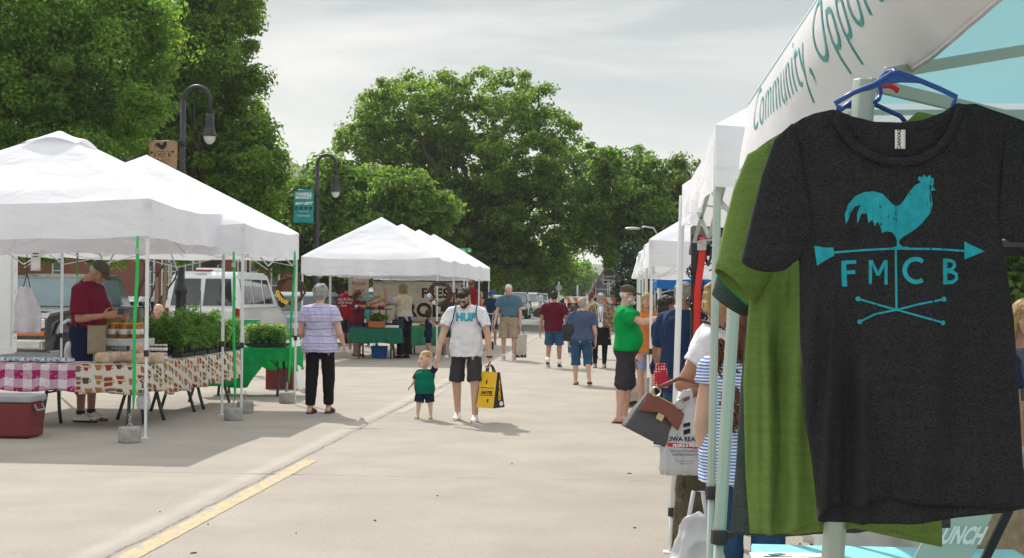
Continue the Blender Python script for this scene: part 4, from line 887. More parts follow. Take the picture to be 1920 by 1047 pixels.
class Fig:
    """lays out a posed figure; +Y is forward, +X its right hand"""
    def __init__(s, H, sex='m', bulk=1.0, belly=0.0, lean=0, hs=1.0, head=(0, 0, 0), la=None, ra=None, ll=None, rl=None, twist=0, legk=1.0, shw=1.0, armk=1.0):
        s.H = H; s.bulk = bulk; s.sex = sex; s.prof = PROF_M if sex == 'm' else PROF_F; s.belly = belly; s.hs = hs; s.lean = lean; s.armk = armk
        s.la = la or ((-.14, .02, -1), (-.05, .2, -1)); s.ra = ra or ((.14, .02, -1), (.05, .2, -1)); s.ll = ll or ((-.03, .0, -1), (0, -.02, -1)); s.rl = rl or ((.03, .0, -1), (0, -.02, -1))
        s.hipw = .052*H*(1+.25*(bulk-1)); k = legk
        th, sh = .238*H*k, .235*H*k
        def chain(o, d1, d2, l1, l2): a = o; b = a+vz(d1)*l1; return a, b, b+vz(d2)*l2
        s.hip = Vector((0, 0, 0)); L_ = chain(Vector((-s.hipw, 0, 0)), *s.ll, th, sh); R_ = chain(Vector((s.hipw, 0, 0)), *s.rl, th, sh)
        low = min(L_[2].z, R_[2].z); dz = .045*H-low; s.dz = dz
        up = Vector((0, 0, dz)); s.L = [p+up for p in L_]; s.R = [p+up for p in R_]; s.hz = dz; s.base = .518*H
        s.head_rot = rotm('Z', head[1]) @ rotm('X', -head[0]) @ rotm('Y', head[2])
        s.shl = s.T(.778, (-.103*H*shw*(1+.3*(bulk-1)), -.002*H, 0)); s.shr = s.T(.778, (.103*H*shw*(1+.3*(bulk-1)), -.002*H, 0))
        ua, fa = .168*H*armk, .150*H*armk
        s.LA = chain(s.shl, *s.la, ua, fa); s.RA = chain(s.shr, *s.ra, ua, fa)
        s.neck = s.T(.855, (0, 0, 0)); s.hh = .128*H*hs; s.hc = s.neck+Vector((0, .022*H*math.sin(R(head[0])), -.010*H*abs(math.sin(R(head[0])))))+s.head_rot @ Vector((0, .012*H, -.008*H))
    def bend(s, z):
        """rotation that the spine has reached at profile height z"""
        return s.lean*min(max((z-.50)/.22, 0), 1)
    def T(s, z, off=(0, 0, 0)):
        """torso profile point -> figure space, following the lean"""
        p = Vector((0, 0, s.hz)); n = 10; z0 = .518
        if z <= z0: return p+Vector((0, 0, (z-z0)*s.H))+Vector(off)
        for i in range(n):
            a = R(s.bend(z0+(z-z0)*(i+.5)/n)); d = (z-z0)*s.H/n; p = p+Vector((0, math.sin(a)*d, math.cos(a)*d))
        return p+rotm('X', -s.bend(z)) @ Vector(off)
    def rings(s, z0, z1, infl=0, flare=0, fb=1.0, wide=False):
        H = s.H; out_ = []; zs = [z0]+[q[0] for q in s.prof if z0+.004 < q[0] < z1-.004]+[z1]
        for z in zs:
            zq = z; z = max(z, .495) if wide else z
            rx = lin(z, [(q[0], q[1]) for q in s.prof]); ry = lin(z, [(q[0], q[2]) for q in s.prof]); oy = lin(z, [(q[0], q[3]) for q in s.prof])
            kb = s.bulk if z < .80 else 1+(s.bulk-1)*max(0, (.84-z)/.04)*.7
            bl = s.belly*math.exp(-((z-.60)/.075)**2)
            rx = rx*H*kb*(1+bl*.25)+infl; ry = ry*H*kb*(1+bl*.5)+infl*fb; oy = oy*H+bl*.045*H
            z = zq
            if flare: f = flare*max(0, (z0+.10-z)/.10); rx += f; ry += f*.6
            out_.append((s.T(z, (0, oy, 0)), rx, ry, rotm('X', -s.bend(z))))
        return out_
def limb(b, p0, p1, p2, r0, r1, r2, r3=None):
    b.cap(p0, p1, r0, r1); b.cap(p1, p2, r1, r2)
def hand(b, wrist, d, pn, L_, curl=35, spread=.14, thumb=1, side=None):
    """palm, four fingers and a thumb. d: pointing direction, pn: palm normal"""
    d = vz(d); pn = Vector(pn); pn = (pn-d*pn.dot(d)).normalized(); sd = d.cross(pn)*thumb
    pl = L_*.50; w = L_*.21
    c = wrist+d*pl*.55
    m = Matrix((sd, d, pn)).transposed(); b.ell(c, (w*1.02, pl*.62, L_*.085), m, 14, 9); b.ell(wrist+d*pl*.85, (w*.98, pl*.2, L_*.07), m)
    for i, (o, ln) in enumerate(((.78, .44), (.27, .50), (-.25, .46), (-.74, .36))):
        root_ = wrist+d*pl*.92+sd*w*o; dd = (d+sd*spread*o).normalized(); r = L_*.047; l1 = L_*ln; c1 = R(curl*(.75+.12*i))
        def rt(v, a): return (v*math.cos(a)+pn*math.sin(a)).normalized()
        p1 = root_+rt(dd, c1*.5)*l1*.45; p2 = p1+rt(dd, c1*1.3)*l1*.32; p3 = p2+rt(dd, c1*2.0)*l1*.25
        b.cap(root_, p1, r*1.06, r, 8); b.cap(p1, p2, r, r*.92, 8); b.cap(p2, p3, r*.92, r*.75, 8)
    t0 = wrist+d*pl*.28+sd*w*.8; t1 = t0+(d*.75+sd*.75+pn*.35).normalized()*L_*.22; t2 = t1+(d*.95+sd*.25+pn*.4).normalized()*L_*.17
    b.cap(t0, t1, L_*.065, L_*.056, 8); b.cap(t1, t2, L_*.056, L_*.042, 8)
def build_body(f, root, skin, lh=None, rh=None, bare=False, feetdir=(0, 0), vox=.0085, name='body', foot=True, face=True, nohead=False):
    H = f.H; b = MB(); k = H/1.75; bk = 1+.6*(f.bulk-1)
    b.loft(f.rings(.462, .875, -.004), 20)
    for S_, a in ((-1, f.LA), (1, f.RA)):
        b.cap(f.T(.797, (S_*.045*H, -.003*H, 0)), a[0], .026*H*bk, .029*H*bk)
        limb(b, a[0], a[1], a[2], .030*H*bk, .0225*H*bk, .0155*H*(1+.3*(bk-1)))
        b.cap(a[0].lerp(a[1], .3), a[0].lerp(a[1], .6), .027*H*bk, .0262*H*bk); b.cap(a[1].lerp(a[2], .12), a[1].lerp(a[2], .38), .024*H*bk, .0222*H*bk)
    for S_, a, dr in ((-1, f.L, feetdir[0]), (1, f.R, feetdir[1])):
        b.cap(a[0], a[1], .050*H*bk, .033*H*bk); b.cap(a[1], a[2], .031*H*bk, .021*H)
        q = rotm('X', 0) @ Vector((0, 0, 0)); cd = (a[2]-a[1]).normalized(); bkv = Vector((0, -1, 0)); bkv = (bkv-cd*bkv.dot(cd)).normalized()
        b.cap(a[1].lerp(a[2], .16)+bkv*.008*H, a[1].lerp(a[2], .46)+bkv*.006*H, .031*H*bk, .026*H*bk)
        if foot:
            fd = Vector((math.sin(R(dr)), math.cos(R(dr)), 0)); pitch = a[2].z-.045*H; up = min(max(pitch/.12/H, 0), 1); fd.z = -up*1.0; fd.normalize()
            an = a[2]; heel = an-Vector((0, 0, .022*H))-fd*.022*H; ball = an+fd*.078*H-Vector((0, 0, .030*H*(1-up*.6)))
            b.cap(an, heel, .021*H, .0185*H); b.cap(heel, ball, .018*H, .014*H); b.cap(an, ball, .019*H, .014*H)
            for j, (sx_, ln) in enumerate(((-.016, .026), (-.006, .026), (.004, .024), (.012, .021), (.019, .017))):
                sx_ = sx_*S_; sd = fd.cross(Vector((0, 0, 1))).normalized(); t0 = ball+sd*sx_*H*1.0; b.cap(t0, t0+fd*ln*H-Vector((0, 0, .003*H)), .010*H if j == 0 else .008*H, .008*H if j == 0 else .006*H, 8)
    hl = .108*H*f.armk
    for a, h, S_ in ((f.LA, lh, -1), (f.RA, rh, 1)):
        h = h or {}; d = h.get('d') or (a[2]-a[1]); pn = h.get('pn') or (-S_, .1, 0); b.cap(a[2], a[2]+vz(d)*.01*H, .0155*H, .015*H)
        hand(b, a[2]+vz(d)*.006*H, d, pn, hl, h.get('curl', 38), thumb=h.get('t', 1 if S_ > 0 else -1))
    hh = f.hh; M_ = f.head_rot; hc = f.hc
    def hp(x, y, z): return hc+M_ @ (Vector((x, y, z))*hh)
    if not nohead:
        b.cap(f.T(.84), hp(0, -.10, .30), .033*H*(1 if f.sex == 'm' else .84), .033*H*(1 if f.sex == 'm' else .84))
        b.ell(hp(0, -.06, .63), (.335*hh, .415*hh, .375*hh), M_, 20, 14); b.ell(hp(0, .09, .40), (.27*hh, .29*hh, .33*hh), M_, 18, 12)
        b.ell(hp(0, .20, .15), (.17*hh, .17*hh, .12*hh), M_); b.ell(hp(0, -.02, .28), (.25*hh, .26*hh, .2*hh), M_)
        b.cap(hp(0, .355, .57), hp(0, .44, .385), .036*hh, .058*hh, 8); b.ell(hp(.05, .39, .37), (.04*hh,)*3); b.ell(hp(-.05, .39, .37), (.04*hh,)*3)
        b.cap(hp(-.13, .325, .61), hp(.13, .325, .61), .05*hh, .05*hh, 8)
        b.cap(hp(-.07, .35, .25), hp(.07, .35, .25), .032*hh, .032*hh, 8); b.cap(hp(-.06, .345, .205), hp(.06, .345, .205), .034*hh, .034*hh, 8)
        for S_ in (-1, 1): b.ell(hp(.17*S_, .24, .42), (.10*hh, .10*hh, .10*hh)); b.ell(hp(.325*S_, -.03, .46), (.045*hh, .085*hh, .125*hh), M_ @ rotm('Z', S_*-20))
    o = remeshed(b, name, skin, root, vox, 2, fac=.45)
    me = o.data; ca = me.color_attributes.new('face', 'FLOAT_COLOR', 'POINT'); n = len(me.vertices); co = np.empty(n*3); me.vertices.foreach_get('co', co); co = co.reshape(-1, 3); col = np.ones((n, 4))
    def pt(p, r, c, sh=(1, 1, 1)):
        d = (co-np.array(p))@np.array(M_.to_3x3() if hasattr(M_, 'to_3x3') else M_); d = np.linalg.norm(d/np.array(sh), axis=1); w = np.clip((r-d)/(r*.35), 0, 1)[:, None]; col[:, :3] = col[:, :3]*(1-w)+np.array(c)*w
    if face and not nohead:
        for S_ in (-1, 1):
            pt(hp(.13*S_, .34, .515), .055*hh, (.22, .18, .17), (1.3, 1.6, .55)); pt(hp(.13*S_, .35, .60), .07*hh, (.42, .36, .32), (1.5, 1.5, .35))
        pt(hp(0, .37, .228), .065*hh, (.82, .42, .42), (1.5, 1.6, .55))
    ca.data.foreach_set('color', col.ravel().astype(np.float32)); return o, hp
def shirt(f, root, m, hem=.47, slv=.55, infl=.012, flare=.0, neck=.835, slr=1.0, name='shirt', wr=.014, vox=.011, sleeve=True, collar=None):
    H = f.H; b = MB(); bk = 1+.6*(f.bulk-1); f.hem = hem; f.sh = infl; b.loft(f.rings(hem, neck, infl, flare, wide=True), 24)
    if sleeve:
        for S_, a in ((-1, f.LA), (1, f.RA)):
            e = a[0].lerp(a[1], min(slv, 1)) if slv <= 1 else a[1].lerp(a[2], slv-1)
            b.cap(f.T(.795, (S_*.050*H, -.003*H, 0)), a[0], .027*H*bk+infl, .031*H*bk+infl)
            if slv <= 1: b.tube([a[0]-(e-a[0])*.12, a[0].lerp(e, .5), e], [.031*H*bk+infl, (.031*H*bk+infl)*slr, (.031*H*bk+infl*1.25)*slr], 16)
            else: b.tube([a[0], a[1]], [.034*H*bk+infl, .028*H*bk+infl], 14); b.ell(a[1], (.028*H*bk+infl,)*3); b.tube([a[1], e], [.028*H*bk+infl, .022*H*bk+infl], 14)
    else:
        for S_ in (-1, 1): b.cap(f.T(.80, (S_*.05*H, -.003*H, 0)), f.T(.815, (S_*.06*H, 0, 0)), .026*H, .02*H)
    return remeshed(b, name, m, root, vox, 3, min(wr, infl*.95), 9, (1, 1, .55))
def trousers(f, root, m, ln=1.9, infl=.012, cuff=1.0, top=.60, name='trousers', wr=.013, fl=0.0, vox=.011, knee=1.0):
    """ln<=1 ends on the thigh, 1..2 on the shin"""
    H = f.H; b = MB(); bk = 1+.6*(f.bulk-1); hem = getattr(f, 'hem', 1); sh = getattr(f, 'sh', infl); tk = min(infl*.8, sh-.012)
    hi = hem < .53; top = min(top, hem+.05) if hi else top; b.loft(f.rings(.455, top, tk if hi else infl*.8), 24)
    rmax = (.0905*H*f.bulk+sh-.012)-f.hipw if hi else 9
    for a in (f.L, f.R):
        r0, r1, r2 = min(.053*H*bk+infl, rmax), (.036*H*bk+infl)*knee, (.024*H+infl*1.15)*cuff
        if ln <= 1: e = a[0].lerp(a[1], ln); b.tube([a[0]+Vector((0, 0, -.01 if hi else .02)), a[0].lerp(e, .5), e], [r0, (r0+(r1-r0)*ln*.5)*1.02+fl*.5, r0+(r1-r0)*ln*.75+fl], 18)
        else:
            e = a[1].lerp(a[2], ln-1); b.tube([a[0]+Vector((0, 0, .02)), a[1]], [r0, r1], 18); b.ell(a[1], (r1, r1, r1)); b.tube([a[1], e], [r1, r1+(r2-r1)*(ln-1)+fl], 18)
    return remeshed(b, name, m, root, vox, 3, min(wr, infl*.75), 8, (1, 1, .7))
def skirt(f, root, m, z0, infl=.02, fl=.05, top=.61, name='skirt'):
    b = MB(); H = f.H; rg_ = f.rings(.50, top, infl); c, rx, ry, _ = rg_[0]; rg_ = [(Vector((c.x, c.y, z0*H)), rx+fl, ry+fl, None), (Vector((c.x, c.y, (z0+.5)/2*H)), rx+fl*.5, ry+fl*.5, None)]+rg_
    b.loft(rg_, 28); return remeshed(b, name, m, root, .011, 3, .012, 9, (1, 1, .25))
def shoes(f, root, m, kind='trainer', feetdir=(0, 0), sole='shoe_white', name='shoe'):
    H = f.H
    for S_, a, dr in ((-1, f.L, feetdir[0]), (1, f.R, feetdir[1])):
        fd = Vector((math.sin(R(dr)), math.cos(R(dr)), 0)); pitch = a[2].z-.045*H; up = min(max(pitch/.12/H, 0), 1); fd.z = -up*1.0; fd.normalize(); sd = fd.cross(Vector((0, 0, 1))).normalized(); un = sd.cross(fd)
        an = a[2]; mt = Matrix((sd, fd, un)).transposed(); o_ = an-un*.045*H+fd*.030*H; b = MB()
        if kind == 'trainer':
            b.loft([(o_+un*.004*H, .026*H, .075*H, mt), (o_+un*.014*H, .028*H, .077*H, mt), (o_+un*.026*H-fd*.004*H, .025*H, .068*H, mt), (o_+un*.038*H-fd*.018*H, .021*H, .046*H, mt), (o_+un*.050*H-fd*.030*H, .021*H, .030*H, mt)], 20)
            u_ = remeshed(b, name, m, root, .006, 2); c = MB(); c.loft([(o_+un*.0005*H, .028*H, .079*H, mt), (o_+un*.012*H, .029*H, .081*H, mt)], 22); c.build('sole', sole, u_)
            c = MB()
            for q in (.012, .028, .044): c.tube([o_+sd*x*.018*H+fd*q*H+un*(.037-.25*(q-.01)+.004*(1-x*x))*H for x in (-1, -.5, 0, .5, 1)], .0022*H, 5)
            c.build('laces', sole, u_)
        else:
            c = MB(); c.loft([(o_+un*.0005*H, .026*H, .080*H, mt), (o_+un*.011*H, .027*H, .082*H, mt)], 22); u_ = c.build(name, m, root)
            c = MB(); c.tube([o_+sd*math.cos(t)*.028*H+un*(.008+.028*math.sin(t))*H+fd*.035*H for t in [math.pi*j/8 for j in range(9)]], [(.02*H, .003*H)]*9, 8)
            if kind == 'sandal': c.tube([o_+sd*math.cos(t)*.026*H+un*(.008+.052*math.sin(t))*H-fd*.02*H for t in [math.pi*j/8 for j in range(9)]], [(.01*H, .003*H)]*9, 8)
            c.build('strap', m, u_)
def socks(f, root, m, t=.7):
    for a in (f.L, f.R): b = MB(); b.tube([a[1].lerp(a[2], t), a[2]], [.0275*f.H*(.9+.1*f.bulk), .026*f.H], 14); b.build('sock', m, root)
def hair(f, root, m, kind='short', hp=None, seed=0):
    hh = f.hh; M_ = f.head_rot; b = MB(); wr = .012
    if kind == 'short': b.ell(hp(0, -.11, .68), (.355*hh, .40*hh, .36*hh), M_, 18, 12); b.ell(hp(0, -.2, .45), (.31*hh, .26*hh, .28*hh), M_)
    elif kind == 'top': b.ell(hp(0, -.06, .76), (.345*hh, .41*hh, .30*hh), M_, 18, 12); b.ell(hp(0, -.2, .50), (.325*hh, .27*hh, .30*hh), M_); b.ell(hp(0, .2, .93), (.26*hh, .17*hh, .12*hh), M_)
    elif kind == 'fluffy':
        b.ell(hp(0, -.10, .70), (.42*hh, .47*hh, .42*hh), M_, 18, 12); b.ell(hp(0, -.24, .42), (.38*hh, .32*hh, .30*hh), M_); b.ell(hp(-.28, -.02, .6), (.14*hh, .3*hh, .25*hh), M_); b.ell(hp(.28, -.02, .6), (.14*hh, .3*hh, .25*hh), M_)
        for i in range(26):
            t = i*2.4; z = .3+.75*((i*.618) % 1); b.ell(hp(.37*math.cos(t)*math.sin(math.acos(min(1, abs(z-.65)/.45))), -.12-.36*abs(math.sin(t)), z), (.10*hh, .10*hh, .09*hh), M_, 8, 6)
        wr = .02
    elif kind == 'bob': b.ell(hp(0, -.08, .70), (.40*hh, .45*hh, .41*hh), M_, 18, 12); b.ell(hp(0, -.20, .35), (.38*hh, .30*hh, .36*hh), M_); b.ell(hp(-.30, .02, .42), (.11*hh, .22*hh, .34*hh), M_); b.ell(hp(.30, .02, .42), (.11*hh, .22*hh, .34*hh), M_); b.ell(hp(0, .2, .9), (.28*hh, .16*hh, .12*hh), M_)
    elif kind == 'pony':
        b.ell(hp(0, -.09, .70), (.37*hh, .43*hh, .38*hh), M_, 18, 12); b.ell(hp(0, -.22, .45), (.32*hh, .27*hh, .28*hh), M_); b.tube([hp(0, -.45, .75), hp(0, -.62, .6), hp(0, -.66, .2), hp(0, -.55, -.3)], [.10*hh, .14*hh, .15*hh, .04*hh], 10)
    elif kind == 'long':
        b.ell(hp(0, -.09, .70), (.39*hh, .44*hh, .40*hh), M_, 18, 12); b.tube([hp(0, -.2, .6), hp(0, -.3, .2), hp(0, -.33, -.4), hp(0, -.3, -.9)], [(.36*hh, .26*hh), (.40*hh, .22*hh), (.38*hh, .16*hh), (.28*hh, .08*hh)], 16, up=(1, 0, 0)) if False else b.loft([(hp(0, -.3, -.95), .26*hh, .07*hh, M_), (hp(0, -.34, -.4), .38*hh, .15*hh, M_), (hp(0, -.28, .2), .40*hh, .22*hh, M_), (hp(0, -.2, .6), .38*hh, .3*hh, M_)], 18)
        for S_ in (-1, 1): b.tube([hp(.33*S_, .05, .7), hp(.36*S_, .08, .3), hp(.36*S_, .1, -.2), hp(.3*S_, .08, -.6)], [.09*hh, .10*hh, .09*hh, .03*hh], 8)
        wr = .014
    elif kind == 'baby': b.ell(hp(0, -.08, .69), (.345*hh, .415*hh, .345*hh), M_, 18, 12); wr = .003
    elif kind == 'sides': b.ell(hp(0, -.16, .50), (.352*hh, .34*hh, .24*hh), M_, 18, 12); wr = .006
    return remeshed(b, 'hair', m, root, .0085, 1, wr, 26, (1, 1, .35))
def cap(f, root, m, hp, back=False, brim=True):
    hh = f.hh; M_ = f.head_rot; b = MB(); s_ = -1 if back else 1
    b.loft([(hp(0, -.05, .66), .385*hh, .455*hh, M_), (hp(0, -.05, .78), .38*hh, .45*hh, M_), (hp(0, -.06, .92), .34*hh, .39*hh, M_), (hp(0, -.06, 1.02), .24*hh, .27*hh, M_), (hp(0, -.06, 1.07), .09*hh, .10*hh, M_)], 24, 2)
    o = b.build('cap', m, root, bevel=.002)
    if brim:
        c = MB(); c.grid(lambda u, v: hp((u-.5)*.66*(1-.28*v*v*0)*math.sqrt(max(.05, 1-(v*.8)**2)), s_*(.30+.36*v)-.02, .68-.10*v+.07*(1-(2*u-1)**2)-.03), 12, 6); c.build('visor', m, o, solid=.006)
    return o
def beard(f, root, m, hp, big=False):
    hh = f.hh; b = MB(); k = 1.25 if big else 1
    b.ell(hp(0, .24, .12-.03*(k-1)*4), (.19*hh, .17*hh*k, .13*hh*k), f.head_rot); b.ell(hp(-.2, .12, .26), (.09*hh, .2*hh, .14*hh), f.head_rot); b.ell(hp(.2, .12, .26), (.09*hh, .2*hh, .14*hh), f.head_rot); b.cap(hp(-.11, .33, .28), hp(.11, .33, .28), .045*hh, .045*hh)
    return remeshed(b, 'beard', m, root, .006, 1, .004, 30)
def glasses(f, root, hp, m='eyewear', wire=False):
    hh = f.hh; M_ = f.head_rot; b = MB()
    for S_ in (-1, 1):
        if not wire: b.loft([(hp(.15*S_, .385, .45), .10*hh, .02*hh, M_), (hp(.15*S_, .40, .52), .125*hh, .022*hh, M_), (hp(.15*S_, .385, .58), .12*hh, .02*hh, M_)], 12)
        else: b.tube([hp(.15*S_+.11*math.cos(t), .40, .52+.08*math.sin(t)) for t in [2*math.pi*j/12 for j in range(13)]], .008*hh, 5)
        b.tube([hp(.27*S_, .37, .56), hp(.345*S_, .15, .55), hp(.35*S_, -.04, .52)], .018*hh, 6)
    b.tube([hp(-.06, .41, .55), hp(.06, .41, .55)], .02*hh, 6); return b.build('glasses', m, root)
def person(label, foot, H=None, head_py=None, face=0, skin='skin_fair', group=None, fig={}, lh=None, rh=None, feetdir=(0, 0), vox=.0085, name='person', cat='person', z=0, foot_geo=True):
    """foot: (px, py) of the feet on the ground or a Vector; face: heading in degrees (0 = up the street, 180 = towards the camera)"""
    p = gp(*foot) if not isinstance(foot, Vector) else foot
    if H is None: H = at(foot[0], head_py, p.y).z
    root = thing(name, label, cat, (p.x, p.y, z), R(-face), group); f = Fig(H, **fig)
    o, hp = build_body(f, root, skin, lh, rh, feetdir=feetdir, vox=vox, foot=foot_geo)
    return root, f, hp, o
def pack(label, root_loc, name, cat, group=None): return thing(name, label, cat, tuple(root_loc), 0, group)
def bagmesh(r, w, d, h, m, nm='body', taper=1.05, puff=.012, vox=.008):
    b = MB(); b.loft([(Vector((0, 0, 0)), w/2*.92, d/2*.9, None), (Vector((0, 0, .02)), w/2*.96, d/2, None), (Vector((0, 0, h*.5)), w/2, d/2*1.05, None), (Vector((0, 0, h)), w/2*taper, d/2*.7, None)], 28, 6)
    o = remeshed(b, nm, m, r, vox, 2, puff, 9, (1, 1, 1)); return o
# ---------------------------------------------------------------- the walkers and vendors
mat('bag_white', (.66, .66, .68), .4, trans=.35, var=.03, bump=.3, bscale=18); mat('bag_canvas', (.50, .46, .38), .85, bump=.3); mat('bag_black', (.015, .015, .017), .5); mat('bag_yellow', (.78, .46, .01), .5, var=.05); mat('plastic_teal', (.02, .3, .33), .5); mat('ink_red', (.5, .02, .02), .7); mat('teal_ink', (.06, .42, .52), .75, var=.1, scale=30); mat('teal_ink_dark', (.02, .16, .22), .75)
def W(root, v): return Matrix.Translation(root.location) @ Matrix.Rotation(root.rotation_euler.z, 4, 'Z') @ Vector(v)
# man in the white lettered T-shirt
r, f, hp, o = person('bearded man in white lettered T-shirt and dark shorts walking beside the toddler', (873, 790), head_py=527, face=180, skin='skin_fair', vox=.0075,
    fig=dict(bulk=1.10, belly=.2, lean=6, head=(38, -20, -6), shw=1.03, ll=((-.07, .22, -1), (-.01, -.04, -1)), rl=((.06, -.04, -1), (.0, -.40, -1)), la=((-.30, .12, -1), (-.10, .12, -1)), ra=((.34, .22, -1), (.24, .22, -1))),
    lh=dict(curl=75), rh=dict(curl=70))
MAN = (r, f)
sh_ = shirt(f, r, 'cloth_white', hem=.468, slv=.60, infl=.016, slr=1.12, wr=.018)
cs = caster(sh_, d=(0, -1, 0), off=.003); tm = text_mesh('HUF', .20, bold=.012, sp=1.02)
mw = max(v[0] for v in tm[0]); zt = f.T(.735).z
fnh = lambda x, y: cs((-x, f.T(.73).y, y))
flat2mesh(shift2d(tm, -mw/2*.62+.006, zt-.010-.008, .62, .62), fnh, 'print', 'teal_ink_dark', sh_, .02)
cs = caster(sh_, d=(0, -1, 0), off=.006); flat2mesh(shift2d(tm, -mw/2*.62, zt-.010, .62, .62), fnh, 'print', 'teal_ink', sh_, .02)
trousers(f, r, 'cloth_charcoal', ln=.97, infl=.02, top=.53, name='shorts', fl=.012)
shoes(f, r, 'shoe_white'); hair(f, r, 'hair_dark', 'top', hp); beard(f, r, 'hair_dark', hp); glasses(f, r, hp)
b = MB()
for s in (-1, 1): b.tube([f.T(.79, (s*.072*f.H, -.062*f.H, 0)), f.T(.832, (s*.074*f.H, .0, .006)), f.T(.79, (s*.078*f.H, .078*f.H, 0)), f.T(.74, (s*.086*f.H, .088*f.H, 0)), f.T(.69, (s*.108*f.H, .055*f.H, 0)), f.T(.67, (s*.112*f.H, -.02, 0))], [(.02, .007)]*6, 8, up=(s, 0, 0))
pk = b.build('backpack_strap', 'strap_navy', r)
b = MB(); b.loft([(f.T(.56, (0, -.105*f.H, 0)), .10, .05, None), (f.T(.60, (0, -.115*f.H, 0)), .125, .07, None), (f.T(.72, (0, -.115*f.H, 0)), .12, .07, None), (f.T(.80, (0, -.09*f.H, 0)), .09, .04, None)], 20, 4); b.build('backpack', 'cloth_polo', r)
b = MB(); b.tube([f.LA[2]+Vector((.034*math.cos(t), .034*math.sin(t), .0)) for t in [2*math.pi*j/14 for j in range(15)]], .010, 6); b.build('watch', 'bag_black', r)
hl = W(r, f.RA[2]); hm = W(r, f.LA[2])       # his right hand shows on the left of the photo
# yellow and black shopping bag in his left hand
hnd = hm+Vector((.0, -.02, -.10)); z0 = at(930, 764, hm.y).z
rb = pack('yellow and black folded shopping bag in the hand of the man in white', (hnd.x+.02, hnd.y, z0), 'shopping_bag', 'bag'); hb = .44; rb.rotation_euler.z = R(62)
b = MB(); w, d = .25, .13
b.prism([(-w/2, 0), (w/2, 0), (w/2*.86, hb), (-w/2*.86, hb)], -.02, .02); 
b = MB(); V_ = [(-d, -w/2, 0), (d, -w/2, 0), (d, w/2, 0), (-d, w/2, 0), (-.03, -w/2*.93, hb), (.03, -w/2*.93, hb), (.03, w/2*.93, hb), (-.03, w/2*.93, hb)]
b.add(V_, [(3, 2, 1, 0), (4, 5, 6, 7), (0, 1, 5, 4), (2, 3, 7, 6)], False); b.build('side', 'bag_black', rb)
b = MB(); b.add([(-d-.001, -w/2, 0), (-d-.001, w/2, 0), (-.031, w/2*.93, hb), (-.031, -w/2*.93, hb)], [(3, 2, 1, 0)], False); b.add([(d+.001, -w/2, 0), (d+.001, w/2, 0), (.031, w/2*.93, hb), (.031, -w/2*.93, hb)], [(0, 1, 2, 3)], False); b.build('front', 'bag_yellow', rb, solid=.002)
def onb(x, y): return Vector((-d-.004+(d-.031)*y/hb, -x, y))
flat2mesh(shift2d(text_mesh('HAYES', .055, align='CENTER', bold=.003), 0, .17), onb, 'lettering', 'ink_black', rb)
flat2mesh(poly2d(stroke([(-.10, .155), (.10, .155)], .008)+stroke([(-.10, .245), (.10, .245)], .008)+stroke([(-.02, .29), (-.02, .34)], .02)+stroke([(.03, .07), (.03, .11)], .02)), onb, 'print', 'ink_black', rb)
def ong(x, y): t_ = 1-y/hb*.9; return Vector((x*t_, -w/2-.004, y))
flat2mesh(shift2d([[Vector((-v[1], v[0])) for v in text_mesh('GRAB', .10, bold=.006)[0]], text_mesh('GRAB', .10, bold=.006)[1]], .04, .09, 1), ong, 'lettering', 'bag_yellow', rb)
flat2mesh(poly2d([[(.05+.05*math.cos(k*.7), .05+.03*math.sin(k*.7)) for k in range(9)]]), ong, 'print', 'ink_white', rb)
b = MB(); hk = Matrix.Rotation(R(-62), 3, 'Z') @ (hnd-Vector(rb.location)); top_ = Vector((hk.x, hk.y, hnd.z-z0+.01))
for s in (-1, 1): b.tube([(s*.03, -.07, hb-.04), Vector((s*.02, -.05, hb+.05)).lerp(top_, .4), top_, Vector((s*.02, .05, hb+.05)).lerp(top_, .4), (s*.03, .07, hb-.04)], [(.012, .003)]*5, 6)
b.build('handle', 'bag_black', rb)
# toddler holding his hand
tp = gp(796, 787)
rt, ft, hpt, o = person('toddler in green and navy shirt with lime sandals holding the bearded man by the hand', (796, 786), head_py=664, face=188, skin='skin_baby', vox=.0055, name='child', cat='child',
    fig=dict(bulk=1.45, belly=.5, hs=2.1, head=(-4, -38, 0), legk=.86, shw=.92, armk=.9, ll=((-.16, .05, -1), (-.06, -.05, -1)), rl=((.16, .08, -1), (.08, -.02, -1)), la=((-.55, .25, .75), (-.35, .1, 1)), ra=((.45, .25, -1), (.25, .8, -.6))), rh=dict(curl=80), lh=dict(curl=60))
shirt(ft, rt, 'cloth_toddler', hem=.46, slv=.0, infl=.010, wr=.006, vox=.007, sleeve=False)
b = MB()
for a, s in ((ft.LA, -1), (ft.RA, 1)): e = a[0].lerp(a[1], .75); b = MB(); b.cap(ft.T(.80, (s*.05*ft.H, 0, 0)), a[0], .04*ft.H, .046*ft.H); b.tube([a[0], e], [.048*ft.H, .050*ft.H], 14); remeshed(b, 'sleeve', 'cloth_navy', rt, .006, 2, .004)
trousers(ft, rt, 'cloth_navy', ln=.92, infl=.016, top=.52, name='shorts', fl=.006, vox=.007); shoes(ft, rt, 'shoe_lime', 'sandal'); hair(ft, rt, 'hair_baby', 'baby', hpt)
# grey haired woman walking away
r, f, hp, o = person('grey haired woman in striped lilac T-shirt and black trousers walking away', (598, 776), head_py=529, face=8, skin='skin_pink', vox=.0085,
    fig=dict(sex='f', bulk=1.2, belly=.3, ll=((-.02, .0, -1), (-.02, -.10, -1)), rl=((.02, .20, -1), (.0, .0, -1)), la=((-.30, .02, -1), (.12, .75, -.35)), ra=((.30, .02, -1), (-.1, .75, -.45)), head=(6, 0, 0)))
shirt(f, r, 'tee_striped', hem=.47, slv=.50, infl=.016, flare=.012, slr=1.08); trousers(f, r, 'cloth_black', ln=1.92, infl=.013, cuff=1.1, knee=1.0); shoes(f, r, 'sandal', 'sandal'); hair(f, r, 'hair_grey', 'fluffy', hp)
